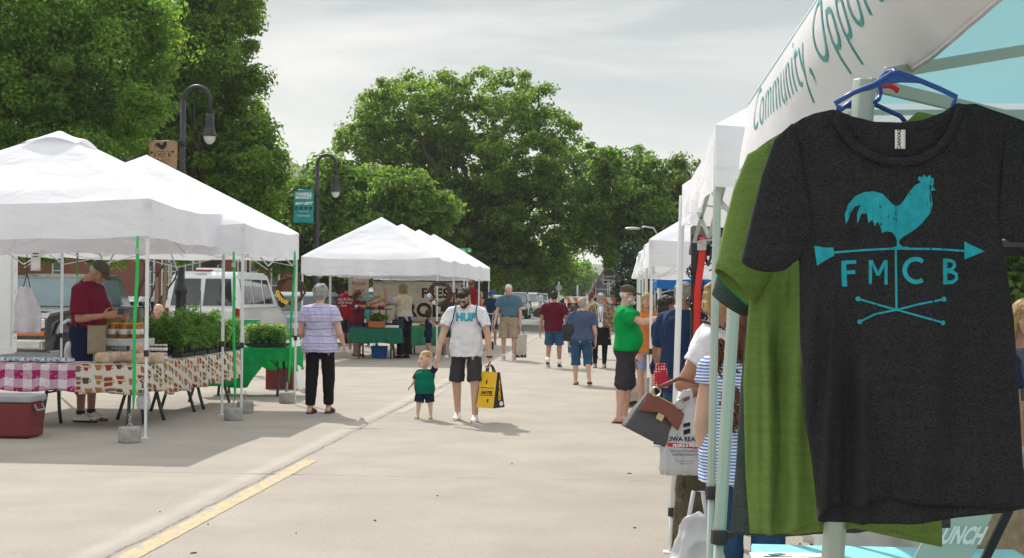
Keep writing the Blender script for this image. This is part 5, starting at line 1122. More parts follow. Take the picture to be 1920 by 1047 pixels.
# older man in blue polo
r, f, hp, o = person('white haired man in blue polo and khaki shorts looking down while walking', (954, 676), head_py=528, face=176, skin='skin_pink',
    fig=dict(bulk=1.06, belly=.35, lean=5, head=(32, -14, 0), ll=((-.05, .10, -1), (0, -.06, -1)), rl=((.06, .0, -1), (0, -.14, -1)), la=((-.20, .02, -1), (-.05, .12, -1)), ra=((.30, .05, -1), (.2, .3, -1))))
shirt(f, r, 'cloth_polo', hem=.545, slv=.62, infl=.018, slr=1.2); trousers(f, r, 'cloth_khaki', ln=.98, infl=.024, top=.565, name='shorts', fl=.02); shoes(f, r, 'shoe_red'); socks(f, r, 'shoe_white', .86); hair(f, r, 'hair_white', 'short', hp)
b = MB(); rg_ = f.rings(.548, .565, .021); b.loft(rg_, 24); b.build('belt', 'bag_black', r)
q = W(r, f.LA[2]); rb = pack('long cream tote bag hanging beside the man in the blue polo', (q.x+.02, q.y, q.z-.80), 'tote_bag', 'bag')
bagmesh(rb, .26, .12, .55, 'bag_canvas'); b = MB(); b.box((0, 0, .04), (.25, .125, .09)); b.build('base', 'bag_black', rb, bevel=.02); b = MB(); b.tube([(-.07, 0, .5), (-.02, 0, .74), (.02, 0, .74), (.07, 0, .5)], .008, 6); b.build('handle', 'bag_black', rb)
# maroon T-shirt man from behind
r, f, hp, o = person('man in maroon T-shirt and blue shorts walking away up the street', (1038, 690), head_py=543, face=6, skin='skin_tan',
    fig=dict(bulk=1.12, belly=.3, shw=1.05, ll=((-.05, .10, -1), (0, -.42, -.9)), rl=((.07, .06, -1), (0, .02, -1)), la=((-.30, -.02, -1), (-.12, .10, -1)), ra=((.30, .12, -1), (.0, .5, -.8))))
shirt(f, r, 'cloth_maroon_dark', hem=.47, slv=.62, infl=.024, slr=1.2); trousers(f, r, 'cloth_denim', ln=.95, infl=.022, top=.52, name='shorts', fl=.012); shoes(f, r, 'shoe_black'); socks(f, r, 'shoe_white', .72); hair(f, r, 'hair_dark', 'short', hp)
# blue tee woman from behind
r, f, hp, o = person('short haired woman in blue grey top and denim capris with a black shoulder bag', (1090, 722), head_py=555, face=4, skin='skin_pink',
    fig=dict(sex='f', bulk=1.24, belly=.3, ll=((-.05, .06, -1), (0, -.02, -1)), rl=((.06, .03, -1), (.12, -.40, -.95)), la=((-.24, .05, -1), (-.05, .5, -.7)), ra=((.22, .0, -1), (.0, .45, -.8))))
shirt(f, r, 'cloth_steel', hem=.50, slv=.62, infl=.018, flare=.01, slr=1.1); trousers(f, r, 'cloth_denim', ln=1.25, infl=.02, cuff=1.6); shoes(f, r, 'sandal', 'flat'); hair(f, r, 'hair_grey', 'short', hp)
q = W(r, f.T(.60, (-.15*f.H, 0, 0))); rb = pack('black shoulder bag under the arm of the woman in the blue grey top', (q.x, q.y-.05, q.z-.17), 'handbag', 'bag'); bagmesh(rb, .20, .12, .30, 'bag_black'); b = MB(); tp_ = W(r, f.T(.825, (-.07*f.H, 0, 0)))-Vector(rb.location); b.tube([(-.07, 0, .28), tp_+Vector((-.02, -.07, 0)), tp_+Vector((0, 0, .03)), tp_+Vector((0, .06, 0)), (.05, .05, .28)], [(.012, .004)]*5, 6); b.build('strap', 'bag_black', rb)
q = gp(1062, 690); rb = pack('crumpled white carrier bag between the maroon and blue walkers', (q.x, q.y+.2, .62), 'carrier_bag', 'bag'); bagmesh(rb, .26, .2, .26, 'bag_white', puff=.03); b = MB(); b.tube([(-.06, 0, .25), (-.02, 0, .38), (.02, 0, .38), (.06, 0, .25)], .006, 6); b.build('handle', 'bag_white', rb)
# woman with patterned jacket
r, f, hp, o = person('woman in patterned brown jacket and black skirt with a lanyard facing the camera', (1125, 690), head_py=547, face=178, skin='skin_fair',
    fig=dict(sex='f', bulk=1.08, ll=((-.03, .08, -1), (.02, -.05, -1)), rl=((.05, .0, -1), (0, -.05, -1)), la=((-.26, .05, -1), (.05, .35, -1)), ra=((.26, .05, -1), (-.1, .45, -.9)), head=(14, 10, 0)))
shirt(f, r, 'cloth_white', hem=.55, slv=.3, infl=.008, name='blouse'); skirt(f, r, 'cloth_black', .30)
trousers(f, r, 'cloth_black', ln=1.98, infl=.004, name='leggings', wr=.002, top=.5); shoes(f, r, 'shoe_black', 'trainer', sole='shoe_black'); hair(f, r, 'hair_grey', 'bob', hp); glasses(f, r, hp, wire=True)
b = MB()
for s in (-1, 1): b.loft([(f.T(.53, (s*.070*f.H, .01, 0)), .062*f.H, .078*f.H, None), (f.T(.63, (s*.062*f.H, .01, 0)), .050*f.H, .075*f.H, None), (f.T(.74, (s*.068*f.H, .008, 0)), .050*f.H, .078*f.H, None), (f.T(.815, (s*.06*f.H, 0, 0)), .035*f.H, .048*f.H, None)], 16)
b.loft(f.rings(.53, .82, .012), 20)
for S_, a in ((-1, f.LA), (1, f.RA)): b.cap(f.T(.80, (S_*.06*f.H, 0, 0)), a[0], .045*f.H, .047*f.H); b.tube([a[0], a[1]], [.046*f.H, .038*f.H], 14); b.ell(a[1], (.038*f.H,)*3); b.tube([a[1], a[1].lerp(a[2], .9)], [.038*f.H, .03*f.H], 14)
jk = remeshed(b, 'jacket', 'camo', r, .011, 3, .01)
fr = caster(jk, d=(0, -1, 0), off=.004)
flat2mesh(poly2d([[(-.055, f.T(.55).z), (.055, f.T(.55).z), (.05, f.T(.70).z), (.07, f.T(.81).z), (-.07, f.T(.81).z), (-.05, f.T(.70).z)]]), lambda x, y: fr((x, f.T(.7).y, y)), 'blouse_front', 'cloth_white', jk, .02)
fr = caster(jk, d=(0, -1, 0), off=.01); b = MB()
for s in (-1, 1): pts = [fr((s*.055*(1-t), f.T(.7).y, f.T(.82).z*(1-t)+f.T(.60).z*t)) for t in [k/6 for k in range(7)]]; b.tube([p for p in pts if p is not None], .006, 6)
b.build('lanyard', 'cloth_blue', r); p = fr((0, f.T(.7).y, f.T(.585).z)); b = MB(); b.box(p+Vector((0, .006, -.03)), (.08, .006, .11)); b.build('badge', 'sign_white', r)
# hidden people behind her
r, f, hp, o = person('person with reddish hair mostly hidden behind the woman in the patterned jacket', (1108, 672), H=1.72, face=20, skin='skin_fair', fig=dict(sex='f', bulk=1.0)); shirt(f, r, 'cloth_beige', infl=.015); trousers(f, r, 'cloth_beige', ln=1.5); shoes(f, r, 'sandal', 'flat'); hair(f, r, 'hair_auburn', 'pony', hp)
r, f, hp, o = person('child whose dark head shows behind the woman in the blue grey top', (1074, 668), H=1.32, face=10, skin='skin_fair', name='child', cat='child', fig=dict(sex='f', hs=1.2)); shirt(f, r, 'cloth_red', infl=.015); trousers(f, r, 'cloth_denim'); shoes(f, r, 'shoe_white'); hair(f, r, 'hair_brown', 'long', hp)
# green T-shirt man holding the tent pole
PO = gp(1207, 800)
r, f, hp, o = person('stout man with white beard in bright green T-shirt and dark shorts gripping a tent pole', (1172, 793), head_py=529, face=97, skin='skin_pink', vox=.0075,
    fig=dict(bulk=1.14, belly=.6, head=(4, 0, 0), ll=((-.03, .05, -1), (0, -.10, -1)), rl=((.03, -.06, -1), (0, -.10, -1)), la=((-.15, .05, -1), (-.05, .2, -1)), ra=((.32, .72, -.30), (-.05, 1, .28)), shw=.95), rh=dict(d=(-.1, 1, .5), pn=(-.8, .1, .1), curl=70))
shirt(f, r, 'cloth_green', hem=.515, slv=.62, infl=.02, slr=1.2, wr=.010); trousers(f, r, 'cloth_charcoal', ln=1.04, infl=.028, top=.56, name='shorts', fl=.012); shoes(f, r, 'sandal', 'flat'); hair(f, r, 'hair_white', 'sides', hp); beard(f, r, 'hair_white', hp, True); glasses(f, r, hp); cap(f, r, 'cap_olive', hp)
GRIP = W(r, f.RA[2])
q = gp(1190, 765); rb = pack('plain canvas tote standing behind the legs of the man in green', (q.x, q.y+.3, 0.02), 'tote_bag', 'bag'); bagmesh(rb, .52, .22, .40, 'bag_canvas'); b = MB(); b.box((.08, 0, .04), (.4, .23, .09)); b.build('base', 'bag_black', rb, bevel=.03); b = MB(); b.tube([(-.12, 0, .38), (-.08, 0, .62), (.08, 0, .62), (.12, 0, .38)], .01, 6); b.build('handle', 'bag_canvas', rb)
# navy tee man with grey hair beyond the near poles
def nearp(label, px, py_head, Y, Hh, **k):
    p = at(px, 560, Y); return person(label, Vector((p.x, Y, 0)), H=Hh, **k)
r, f, hp, o = nearp('broad man with grey hair in navy T-shirt seen from behind at the stall', 1280, 530, 13.0, 1.76, face=35, skin='skin_tan', fig=dict(bulk=1.1, belly=.4, head=(4, -10, 0), shw=1.04, la=((-.2, .2, -1), (.1, .8, -.3)), ra=((.2, .2, -1), (-.1, .8, -.3)))); shirt(f, r, 'cloth_navy_tee', hem=.42, slv=.8, infl=.022, slr=1.15); trousers(f, r, 'cloth_denim', ln=1.9, infl=.02); shoes(f, r, 'shoe_white'); hair(f, r, 'hair_grey', 'short', hp)
r, f, hp, o = nearp('dark haired shopper just showing left of the man in navy', 1248, 550, 15.4, 1.62, face=120, skin='skin_brown', fig=dict(sex='f')); shirt(f, r, 'cloth_navy', infl=.015); trousers(f, r, 'cloth_black'); shoes(f, r, 'shoe_black'); hair(f, r, 'hair_dark', 'bob', hp)
r, f, hp, o = nearp('shopper in orange top and pale shorts behind the poles near the man in green', 1215, 550, 20.5, 1.66, face=200, skin='skin_pink', fig=dict(sex='f')); shirt(f, r, 'cloth_orange', infl=.015); trousers(f, r, 'cloth_pale_blue', ln=.8, name='shorts'); shoes(f, r, 'shoe_white'); hair(f, r, 'hair_blond', 'long', hp)
# white V-neck woman with handbag
r, f, hp, o = nearp('woman in white T-shirt and olive cargo trousers with her handbag on one arm', 1310, 540, 8.5, 1.72, face=97, skin='skin_tan', vox=.006,
    fig=dict(sex='f', bulk=1.04, lean=15, head=(8, 10, 0), ra=((.14, -.62, -1), (.10, .92, -.30)), la=((-.2, .1, -1), (0, .9, -.2))), rh=dict(d=(.0, .95, -.15), pn=(-.2, .1, -1), curl=62))
shirt(f, r, 'cloth_white', hem=.48, slv=.52, infl=.010, wr=.010, vox=.008, slr=1.05)
tr_ = trousers(f, r, 'cloth_olive', ln=1.93, infl=.03, cuff=1.7, knee=1.25, wr=.018, vox=.009); shoes(f, r, 'shoe_black', 'trainer', feetdir=(0, 20), sole='shoe_black'); hair(f, r, 'hair_blond', 'fluffy', hp)
b = MB()
for k in range(26): t = 2*math.pi*k/26; b.ell(f.T(.838, (.050*f.H*math.cos(t), .052*f.H*math.sin(t)+.006*f.H, -.018*max(0, math.sin(t)))), (.009,)*3, nu=8, nv=6)
b.build('bead_necklace', 'bag_black', r)
b = MB()
for k in range(3): q = f.RA[1].lerp(f.RA[2], .86+.05*k); b.tube([q+Vector((.034*math.cos(t), .012*math.sin(t), .034*math.sin(t))) for t in [2*math.pi*j/12 for j in range(13)]], .003+.002*(k % 2), 6)
b.build('bracelets', 'gold', r)
HB = W(r, f.RA[1].lerp(f.RA[2], .4)); HW = W(r, f.RA[2]+Vector((0, .10, -.03)))
for s_, side in ((.12, -1),):
    b = MB(); c_ = f.R[0].lerp(f.R[1], .75)+Vector((.085, 0, 0)); b.box(c_, (.03, .15, .18)); b.box(c_+Vector((.016, 0, .07)), (.02, .16, .05)); remeshed(b, 'cargo_pocket', 'cloth_olive', tr_, .006, 3, .008)
    b = MB(); c_ = f.R[1]+Vector((.085, -.03, .03)); b.tube([c_, c_+Vector((.02, -.05, .02)), c_+Vector((.02, -.06, -.02)), c_+Vector((.01, .0, 0)), c_+Vector((.02, -.05, -.07))], .006, 6); b.build('drawcord', 'cloth_olive', tr_)
# her handbag: grey with brown flap, slanting
q = at(1228, 788, HB.y-.12); rb = pack('grey and brown leather handbag with ring fittings on the arm of the woman in white', tuple(q), 'handbag', 'bag'); rb.rotation_euler = (0, R(27), R(10)); S0 = (HB.y)/F
w, h = 235*S0*.82, 185*S0*.78
w = .30; h = .225
b = MB(); b.loft([(Vector((0, 0, -h/2)), w/2, .055, None), (Vector((0, 0, -h/2+.02)), w/2*1.0, .065, None), (Vector((0, 0, 0)), w/2*.93, .06, None), (Vector((0, 0, h/2)), w/2*.78, .03, None)], 32, 7); mat('bag_grey_leather', (.095, .09, .095), .55, bump=.5, bscale=160, spec=.4); remeshed(b, 'body', 'bag_grey_leather', rb, .005, 1, .002)
b = MB(); b.grid(lambda u, v: Vector(((u-.5)*w*.80*(1+.05*v), -.036-.034*math.sin(v*1.6)-.004, h/2+.008-h*.42*v+(.02*math.cos((u-.5)*6) if v > .8 else 0))), 14, 10); b.build('flap', 'leather_brown', rb, solid=.005)
b = MB(); b.box((0.0, -.080, h*.12), (.042, .008, .038)); b.build('clasp', 'gold', rb, bevel=.003)
b = MB(); b.tube([(w*.46, -.04, h*.3), (w*.47, -.068, 0), (w*.42, -.068, -h*.3)], .007, 6); b.build('piping', 'leather_brown', rb)
b = MB(); b.tube([(-w*.37, 0, h/2), (-w*.2, 0, h/2+.012), (w*.2, 0, h/2+.012), (w*.37, 0, h/2)], .006, 6); b.build('zip_edge', 'gold', rb)
for s in (-1, 1):
    b = MB(); c_ = Vector((s*w*.26, -.05, h/2+.03)); b.tube([c_+Vector((.026*math.cos(t), 0, .026*math.sin(t))) for t in [2*math.pi*j/16 for j in range(17)]], .0055, 6); b.build('ring', 'metal_thin', rb)
    b = MB(); b.bar(c_-Vector((0, 0, .02)), c_-Vector((0, -.01, .075)), .028, .008); b.build('tab', 'leather_brown', rb, bevel=.002)
inv = (Matrix.Translation(q) @ rb.rotation_euler.to_matrix().to_4x4()).inverted(); arm_pt = inv @ (W(r, f.RA[1].lerp(f.RA[2], .45)))
b = MB(); A_ = Vector((-w*.26, -.05, h/2+.056)); B_ = Vector((w*.26, -.05, h/2+.056)); b.tube([A_, A_.lerp(arm_pt, .45)+Vector((-.02, 0, .06)), arm_pt+Vector((-.01, -.02, .045)), B_.lerp(arm_pt, .55)+Vector((.03, 0, .03)), B_], .011, 10); b.build('handle', 'leather_brown', rb)
# white printed carrier bag from her hand
HW = at(1290, 722, HW.y); zb = at(1280, 888, HW.y-.05); rb = pack('white carrier bag with black and red print held by the woman in white', (zb.x, HW.y-.06, zb.z), 'carrier_bag', 'bag'); hb = HW.z-zb.z-.02
b = MB(); b.loft([(Vector((0, 0, 0)), .125, .06, None), (Vector((0, 0, .03)), .135, .075, None), (Vector((0, 0, hb*.35)), .125, .075, None), (Vector((.01, 0, hb*.62)), .09, .05, None), (Vector((.015, 0, hb*.80)), .06, .03, None), (Vector((.02, 0, hb)), .022, .018, None)], 26, 3.2); cb = remeshed(b, 'body', 'bag_white', rb, .006, 2, .012, 10, (2.2, 2.2, .5)); rb.rotation_euler.z = R(8)
cs = caster(cb, d=(0, 1, 0), off=.003)
def cy(x, y): return cs((x, 0, y))
def bagtx(txt, size, x, y, m='ink_black', **k): flat2mesh(shift2d(text_mesh(txt, size, align='CENTER', **k), x, y), cy, 'lettering', m, rb, .02)
flat2mesh(poly2d([[(-.01, hb*.47), (.03, hb*.49), (.03, hb*.545), (-.01, hb*.525)], [(-.01, hb*.555), (.03, hb*.575), (.03, hb*.62), (-.01, hb*.60)]]), cy, 'print', 'ink_black', rb, .02)
bagtx('IOWA REALTY', .034, .0, hb*.40, bold=.001); flat2mesh(poly2d(stroke([(-.10, hb*.36), (.10, hb*.33)], .022)), cy, 'print', 'ink_red', rb, .02)
cs = caster(cb, d=(0, 1, 0), off=.005); bagtx('PEOPLE & PRIDE', .020, .0, hb*.335, 'ink_white', bold=.0008); cs = caster(cb, d=(0, 1, 0), off=.003)
bagtx('PROUD TO SUPPORT', .017, .0, hb*.27); bagtx('FARMERS MARKETS', .017, .0, hb*.23); bagtx('To learn more visit', .012, .0, hb*.16); bagtx('www.iowa.com', .012, .0, hb*.13)
# curly haired woman in the striped top
r, f, hp, o = nearp('woman with curly auburn hair in blue and white striped top behind the sage green poles', 1404, 560, 7.0, 1.60, face=8, skin='skin_fair', vox=.007,
    fig=dict(sex='f', bulk=1.28, belly=.3, shw=.95, head=(10, 25, 0), la=((-.18, -.08, -1), (.10, .2, -1)), ra=((.42, -.1, -.75), (-.85, .35, .12))), rh=dict(curl=25))
shirt(f, r, 'tee_blue_stripe', hem=.44, slv=.28, infl=.016, flare=.02, wr=.012, vox=.008); trousers(f, r, 'cloth_denim', ln=1.95, infl=.02); shoes(f, r, 'shoe_black')
b = MB(); rgc = random.Random(5); hh = f.hh
for i in range(260):
    t = rgc.uniform(0, 6.28); u = rgc.random(); z = .95-2.6*u; rad = (.46 if z > .3 else .80-.1*abs(z+.2)); x = rad*math.cos(t); y = -.1+(-abs(math.sin(t))*.42 if z < .5 else math.sin(t)*.34)
    p0 = hp(x*(1 if z < .6 else .8), y, z); sp = []
    for k in range(9): a = k*1.25+i; sp.append(p0+Vector((.012*math.cos(a), .012*math.sin(a), -.011*k)))
    b.tube(sp, .0062, 5)
hr = b.build('curls', 'hair_auburn', hair(f, r, 'hair_auburn', 'long', hp))
q = at(1300, 1000, 6.6); rb = pack('second white carrier bag low beside the striped top, partly behind the poles', (q.x+.02, 6.6, .16), 'carrier_bag', 'bag'); bagmesh(rb, .24, .16, .44, 'bag_white', puff=.03, taper=.45); b = MB(); b.tube([(-.05, 0, .38), (-.02, 0, .55), (.02, 0, .55), (.05, 0, .38)], .01, 6); b.build('handle', 'bag_white', rb)
# blonde girl at the right edge
r, f, hp, o = nearp('girl with long blond hair and grey tank top, hand on her hip', 1922, 560, 9.0, 1.62, face=-140, skin='skin_fair', vox=.007,
    fig=dict(sex='f', bulk=.98, head=(6, 42, 0), ra=((.55, .05, -.9), (-.75, .35, -.25)), la=((-.3, 0, -1), (0, .3, -1))), rh=dict(curl=28))
shirt(f, r, 'cloth_tank', hem=.47, slv=.1, infl=.008, sleeve=False, neck=.80, vox=.008); skirt(f, r, 'cloth_apron', .36, fl=.03); shoes(f, r, 'shoe_white'); hair(f, r, 'hair_blond', 'long', hp)
# person behind the tables in denim (only a strip shows under the shirts)
r, f, hp, o = nearp('person in dark jeans standing behind the aqua table, seen below the hanging shirts', 1835, 560, 8.2, 1.6, face=180, skin='skin_tan', fig=dict(sex='f')); shirt(f, r, 'cloth_navy_tee', infl=.015); trousers(f, r, 'cloth_denim'); shoes(f, r, 'shoe_black'); hair(f, r, 'hair_brown', 'bob', hp)
# vendor in maroon at the left tables
p = gp(160, 790); vY = p.y
r, f, hp, o = person('vendor in maroon T-shirt, olive cap and tan waist apron looking down at his hands', Vector((p.x, vY, 0)), H=at(170, 480, vY).z*1.015, face=100, skin='skin_tan', vox=.0075,
    fig=dict(bulk=1.10, belly=.3, lean=5, head=(38, 0, 0), ll=((-.04, .02, -1), (0, -.02, -1)), rl=((.05, .05, -1), (0, -.02, -1)), la=((-.1, .25, -1), (.35, .9, .02)), ra=((.16, .10, -1), (-.02, 1, .12))), lh=dict(curl=60), rh=dict(curl=55, pn=(-1, 0, .3)))
shirt(f, r, 'cloth_maroon', hem=.56, slv=.85, infl=.02, slr=1.15); trousers(f, r, 'cloth_navy', ln=.98, infl=.02, top=.60, name='shorts'); shoes(f, r, 'shoe_white', sole='shoe_black'); socks(f, r, 'shoe_black', .9); cap(f, r, 'cap_olive', hp); hair(f, r, 'hair_grey', 'sides', hp)
b = MB(); b.grid(lambda u, v: (lambda a: f.T(.575-.17*v, (math.cos(a)*(.112*f.H+.03), math.sin(a)*(.078*f.H+.045)+.01, 0)))(R(38+84*u)), 16, 8); b.build('apron', 'cloth_apron', r, solid=.006)
# seated vendor behind the plants
p = at(298, 590, 24.5); r, f, hp, o = person('balding man seated behind the potted plants, only his head showing', Vector((p.x, 24.5, 0)), H=1.8, face=200, skin='skin_pink', fig=dict(bulk=1.1, ll=((-.08, 1, -.1), (0, 0, -1)), rl=((.08, 1, -.1), (0, 0, -1)))); shirt(f, r, 'cloth_maroon', infl=.018); trousers(f, r, 'cloth_denim'); shoes(f, r, 'shoe_black'); hair(f, r, 'hair_grey', 'sides', hp)
# shoppers at the middle tents
r, f, hp, o = person('man in red T-shirt and dark cap with his back turned under the middle tent', (650, 662), head_py=529, face=25, skin='skin_tan', fig=dict(bulk=1.1, la=((-.2, .2, -1), (.1, .8, -.4)), ra=((.25, .2, -1), (-.1, .8, -.4)))); s1 = shirt(f, r, 'cloth_red', hem=.47, slv=.62, infl=.024, slr=1.15); trousers(f, r, 'cloth_charcoal', ln=.98, infl=.022, name='shorts', top=.52); shoes(f, r, 'shoe_white'); hair(f, r, 'hair_dark', 'short', hp); cap(f, r, 'cloth_black', hp)
cs = caster(s1, d=(0, 1, 0), off=.006)
for k, tx in enumerate(('Laura & Dad', 'at the local', 'farm')): flat2mesh(shift2d(text_mesh(tx, .10, align='CENTER', italic=.2), 0, f.T(.74-.045*k).z), lambda x, y: cs((x, f.T(.7).y, y)), 'lettering', 'ink_white', s1, .04)
r, f, hp, o = person('woman in dark red T-shirt with ponytail pointing her arm across the table', (668, 668), head_py=543, face=60, skin='skin_tan', fig=dict(sex='f', bulk=1.22, belly=.3, la=((-.1, .7, .12), (.35, 1, .45)), ra=((.3, .7, .05), (.25, 1, .32)), lean=5), lh=dict(curl=20), rh=dict(curl=18)); shirt(f, r, 'cloth_maroon', hem=.47, slv=.55, infl=.022); trousers(f, r, 'cloth_denim_blue', ln=1.2, infl=.02, cuff=1.5); shoes(f, r, 'sandal', 'flat'); hair(f, r, 'hair_brown', 'pony', hp)
r, f, hp, o = person('woman in cream knit vest, yellow collar and black trousers raising both hands', (757, 672), head_py=530, face=-55, skin='skin_tan', fig=dict(sex='f', bulk=1.22, belly=.25, lean=4, la=((-.35, .55, -.3), (.0, .25, 1)), ra=((.45, .6, -.25), (.15, .3, 1))), lh=dict(curl=25), rh=dict(curl=45)); shirt(f, r, 'cloth_pale_blue', hem=.49, slv=.62, infl=.016, name='undershirt'); shirt(f, r, 'cloth_cream', hem=.55, slv=.35, infl=.028, flare=.01, name='vest'); trousers(f, r, 'cloth_black', ln=1.96, infl=.02, cuff=1.5); shoes(f, r, 'shoe_black', sole='shoe_black'); hair(f, r, 'hair_ash', 'bob', hp)
b = MB(); b.loft([(f.T(.805), .078*f.H, .062*f.H, None), (f.T(.83), .052*f.H, .045*f.H, None), (f.T(.855), .036*f.H, .035*f.H, None)], 20); b.build('collar', 'cloth_yellow', r)
r, f, hp, o = person('person in pale teal shirt behind the tiered produce stand', (684, 650), head_py=534, face=190, skin='skin_tan', fig=dict(bulk=1.0, ra=((.4, .4, -.2), (.2, .2, 1)))); shirt(f, r, 'plastic_teal', infl=.016); trousers(f, r, 'cloth_charcoal'); shoes(f, r, 'shoe_black'); hair(f, r, 'hair_brown', 'short', hp)
r, f, hp, o = person('small child in navy sleeveless outfit reaching for a table', (803, 668), head_py=584, face=60, skin='skin_baby', name='child', cat='child', fig=dict(sex='f', hs=1.35, bulk=1.1, ra=((.2, .6, -.6), (.0, 1, .2)), la=((-.1, .6, -.6), (0, 1, .1)))); shirt(f, r, 'cloth_navy_tee', hem=.42, infl=.012, sleeve=False); trousers(f, r, 'cloth_navy', ln=.95, name='shorts'); shoes(f, r, 'sandal', 'flat'); hair(f, r, 'hair_brown', 'bob', hp)
r, f, hp, o = person('man in red sleeveless shirt and sunglasses under the middle row tents', (884, 645), head_py=521, face=185, skin='skin_brown', fig=dict(bulk=1.12)); shirt(f, r, 'cloth_red', infl=.014, sleeve=False); trousers(f, r, 'cloth_charcoal', ln=.98, name='shorts'); shoes(f, r, 'shoe_white'); hair(f, r, 'hair_dark', 'short', hp); glasses(f, r, hp)
r, f, hp, o = person('person in blue cap and dark blue T-shirt pushing a stroller behind the white haired man', (922, 648), head_py=542, face=188, skin='skin_tan', fig=dict(bulk=1.05, lean=8, head=(20, 0, 0), la=((-.1, .5, -1), (0, 1, -.2)), ra=((.1, .5, -1), (0, 1, -.2)))); shirt(f, r, 'cloth_navy_tee', infl=.018); trousers(f, r, 'cloth_navy', ln=.97, name='shorts'); shoes(f, r, 'cloth_blue'); hair(f, r, 'hair_dark', 'short', hp); cap(f, r, 'cloth_blue', hp)
r, f, hp, o = person('bare legged woman mostly hidden behind the man in the white T-shirt', (845, 672), H=1.66, face=180, skin='skin_fair', fig=dict(sex='f', bulk=1.05)); shirt(f, r, 'cloth_charcoal', infl=.015); trousers(f, r, 'cloth_navy', ln=.85, name='shorts'); shoes(f, r, 'shoe_white'); hair(f, r, 'hair_brown', 'long', hp)
r, f, hp, o = person('person in orange top far back by the last middle tent', (900, 634), H=1.68, face=180, skin='skin_fair', fig=dict(sex='f', bulk=1.0)); shirt(f, r, 'cloth_orange', infl=.015); trousers(f, r, 'cloth_beige'); shoes(f, r, 'shoe_white'); hair(f, r, 'hair_blond', 'bob', hp)
# ================================================================ TABLES, CLOTHS, GOODS
mat('table_plastic', (.5, .5, .48), .6); mat('table_leg', (.05, .055, .065), .45, spec=.5)
def folding_table(label, cx, cy, w, d, z=.74, rz=0, group='folding tables'):
    r = thing('folding_table', label, 'table', (cx, cy, 0), rz, group)
    b = MB(); b.box((0, 0, z-.02), (w, d, .04)); b.build('tabletop', 'table_plastic', r, bevel=.008)
    for s in (-1, 1):
        x = s*(w/2-.22); b = MB(); a = d/2-.07
        for t in (-1, 1): b.tube([(x, t*a*.75, z-.04), (x, t*a*.70, z-.28), (x+s*.015, t*a*.60, .42), (x+s*.03, t*a*.85, .16), (x+s*.03, t*a*1.02, .0)], .022, 8)
        b.tube([(x, -a*.62, .40), (x, a*.62, .40)], .012, 8); b.tube([(x, -a*.72, z-.2), (x, a*.72, z-.2)], .012, 8); b.tube([(x, 0, .40), (x-s*.34, 0, z-.05)], .011, 8); b.build('leg', 'table_leg', r)
    return r
def cloth(label, cx, cy, w, d, drop, m, z=.742, rz=0, sides='swen', seed=0, group=None, name='tablecloth', rag=0):
    """cloth lying on a table top and falling over its sides in soft folds"""
    b = MB(); hw, hd = w/2+.012, d/2+.012
    b.grid(lambda u, v: Vector(((u-.5)*2*hw, (v-.5)*2*hd, z+.004*noise.noise(Vector((u*6+seed, v*5, 2))))), 30, 14)
    def side(P0, P1, nrm, k):
        L_ = (Vector(P1)-Vector(P0)).length
        def fn(u, v):
            p = Vector(P0).lerp(Vector(P1), u); dd = drop if not callable(drop) else drop(k, u)
            dz = dd*v; fo = v**1.3*(.022*math.sin(u*L_*17+seed+k)+.016*math.sin(u*L_*31+k*2+seed))+.014*v
            return Vector((p.x+nrm[0]*fo, p.y+nrm[1]*fo, z-.004-dz+rag*noise.noise(Vector((u*L_*14, k, seed)))*(v > .95)+.012*v*math.sin(u*L_*9+seed)))
        b.grid(fn, int(24+L_*26), 10)
    S_ = {'s': ((-hw, -hd, 0), (hw, -hd, 0), (0, -1), 1), 'e': ((hw, -hd, 0), (hw, hd, 0), (1, 0), 2), 'n': ((hw, hd, 0), (-hw, hd, 0), (0, 1), 3), 'w': ((-hw, hd, 0), (-hw, -hd, 0), (-1, 0), 4)}
    for k in sides: side(*S_[k])
    o = b.build(name, m, None, solid=.003); o.location = (cx, cy, 0); o.rotation_euler.z = rz; return prop(o, label, 'tablecloth', group)
def sepmat(name, fn, **k):
    m = mat(name, (.5, .5, .5), .85, **k); n, l = nodes(m); b = n['Principled BSDF']; t = n.new('ShaderNodeTexCoord')
    def mth(op, a, v=None, c=None):
        x = n.new('ShaderNodeMath'); x.operation = op
        for i, q in enumerate((a, v, c)):
            if q is None: continue
            if isinstance(q, (int, float)): x.inputs[i].default_value = q
            else: l.new(q, x.inputs[i])
        return x.outputs[0]
    def mixc(f, a, c):
        x = n.new('ShaderNodeMix'); x.data_type = 'RGBA'
        for nm, q in (('Factor', f), ('A', a), ('B', c)):
            if isinstance(q, tuple): x.inputs[nm].default_value = (*q, 1)
            elif isinstance(q, (int, float)): x.inputs[nm].default_value = q
            else: l.new(q, x.inputs[nm])
        return x.outputs['Result']
    l.new(fn(n, l, t, mth, mixc), b.inputs['Base Color']); return m
def gingham(n, l, t, mth, mixc):
    s = n.new('ShaderNodeSeparateXYZ'); l.new(t.outputs['Object'], s.inputs[0])
    a = mth('LESS_THAN', mth('MODULO', mth('ADD', s.outputs['X'], 50), .21), .105); zy = mth('ADD', s.outputs['Z'], s.outputs['Y']); c = mth('LESS_THAN', mth('MODULO', mth('ADD', zy, 50), .21), .105)
    x = mixc(a, (.74, .70, .74), (.36, .008, .13)); y = mixc(c, (.74, .70, .74), (.36, .008, .13)); q = mixc(.5, x, y)
    v = n.new('ShaderNodeTexVoronoi'); v.inputs['Scale'].default_value = 26; l.new(t.outputs['Object'], v.inputs['Vector']); sp = mth('LESS_THAN', v.outputs['Distance'], .22)
    return mixc(mth('MULTIPLY', sp, .65), q, mixc(a, (.42, .03, .18), (.75, .6, .7)))
sepmat('cloth_gingham', gingham)
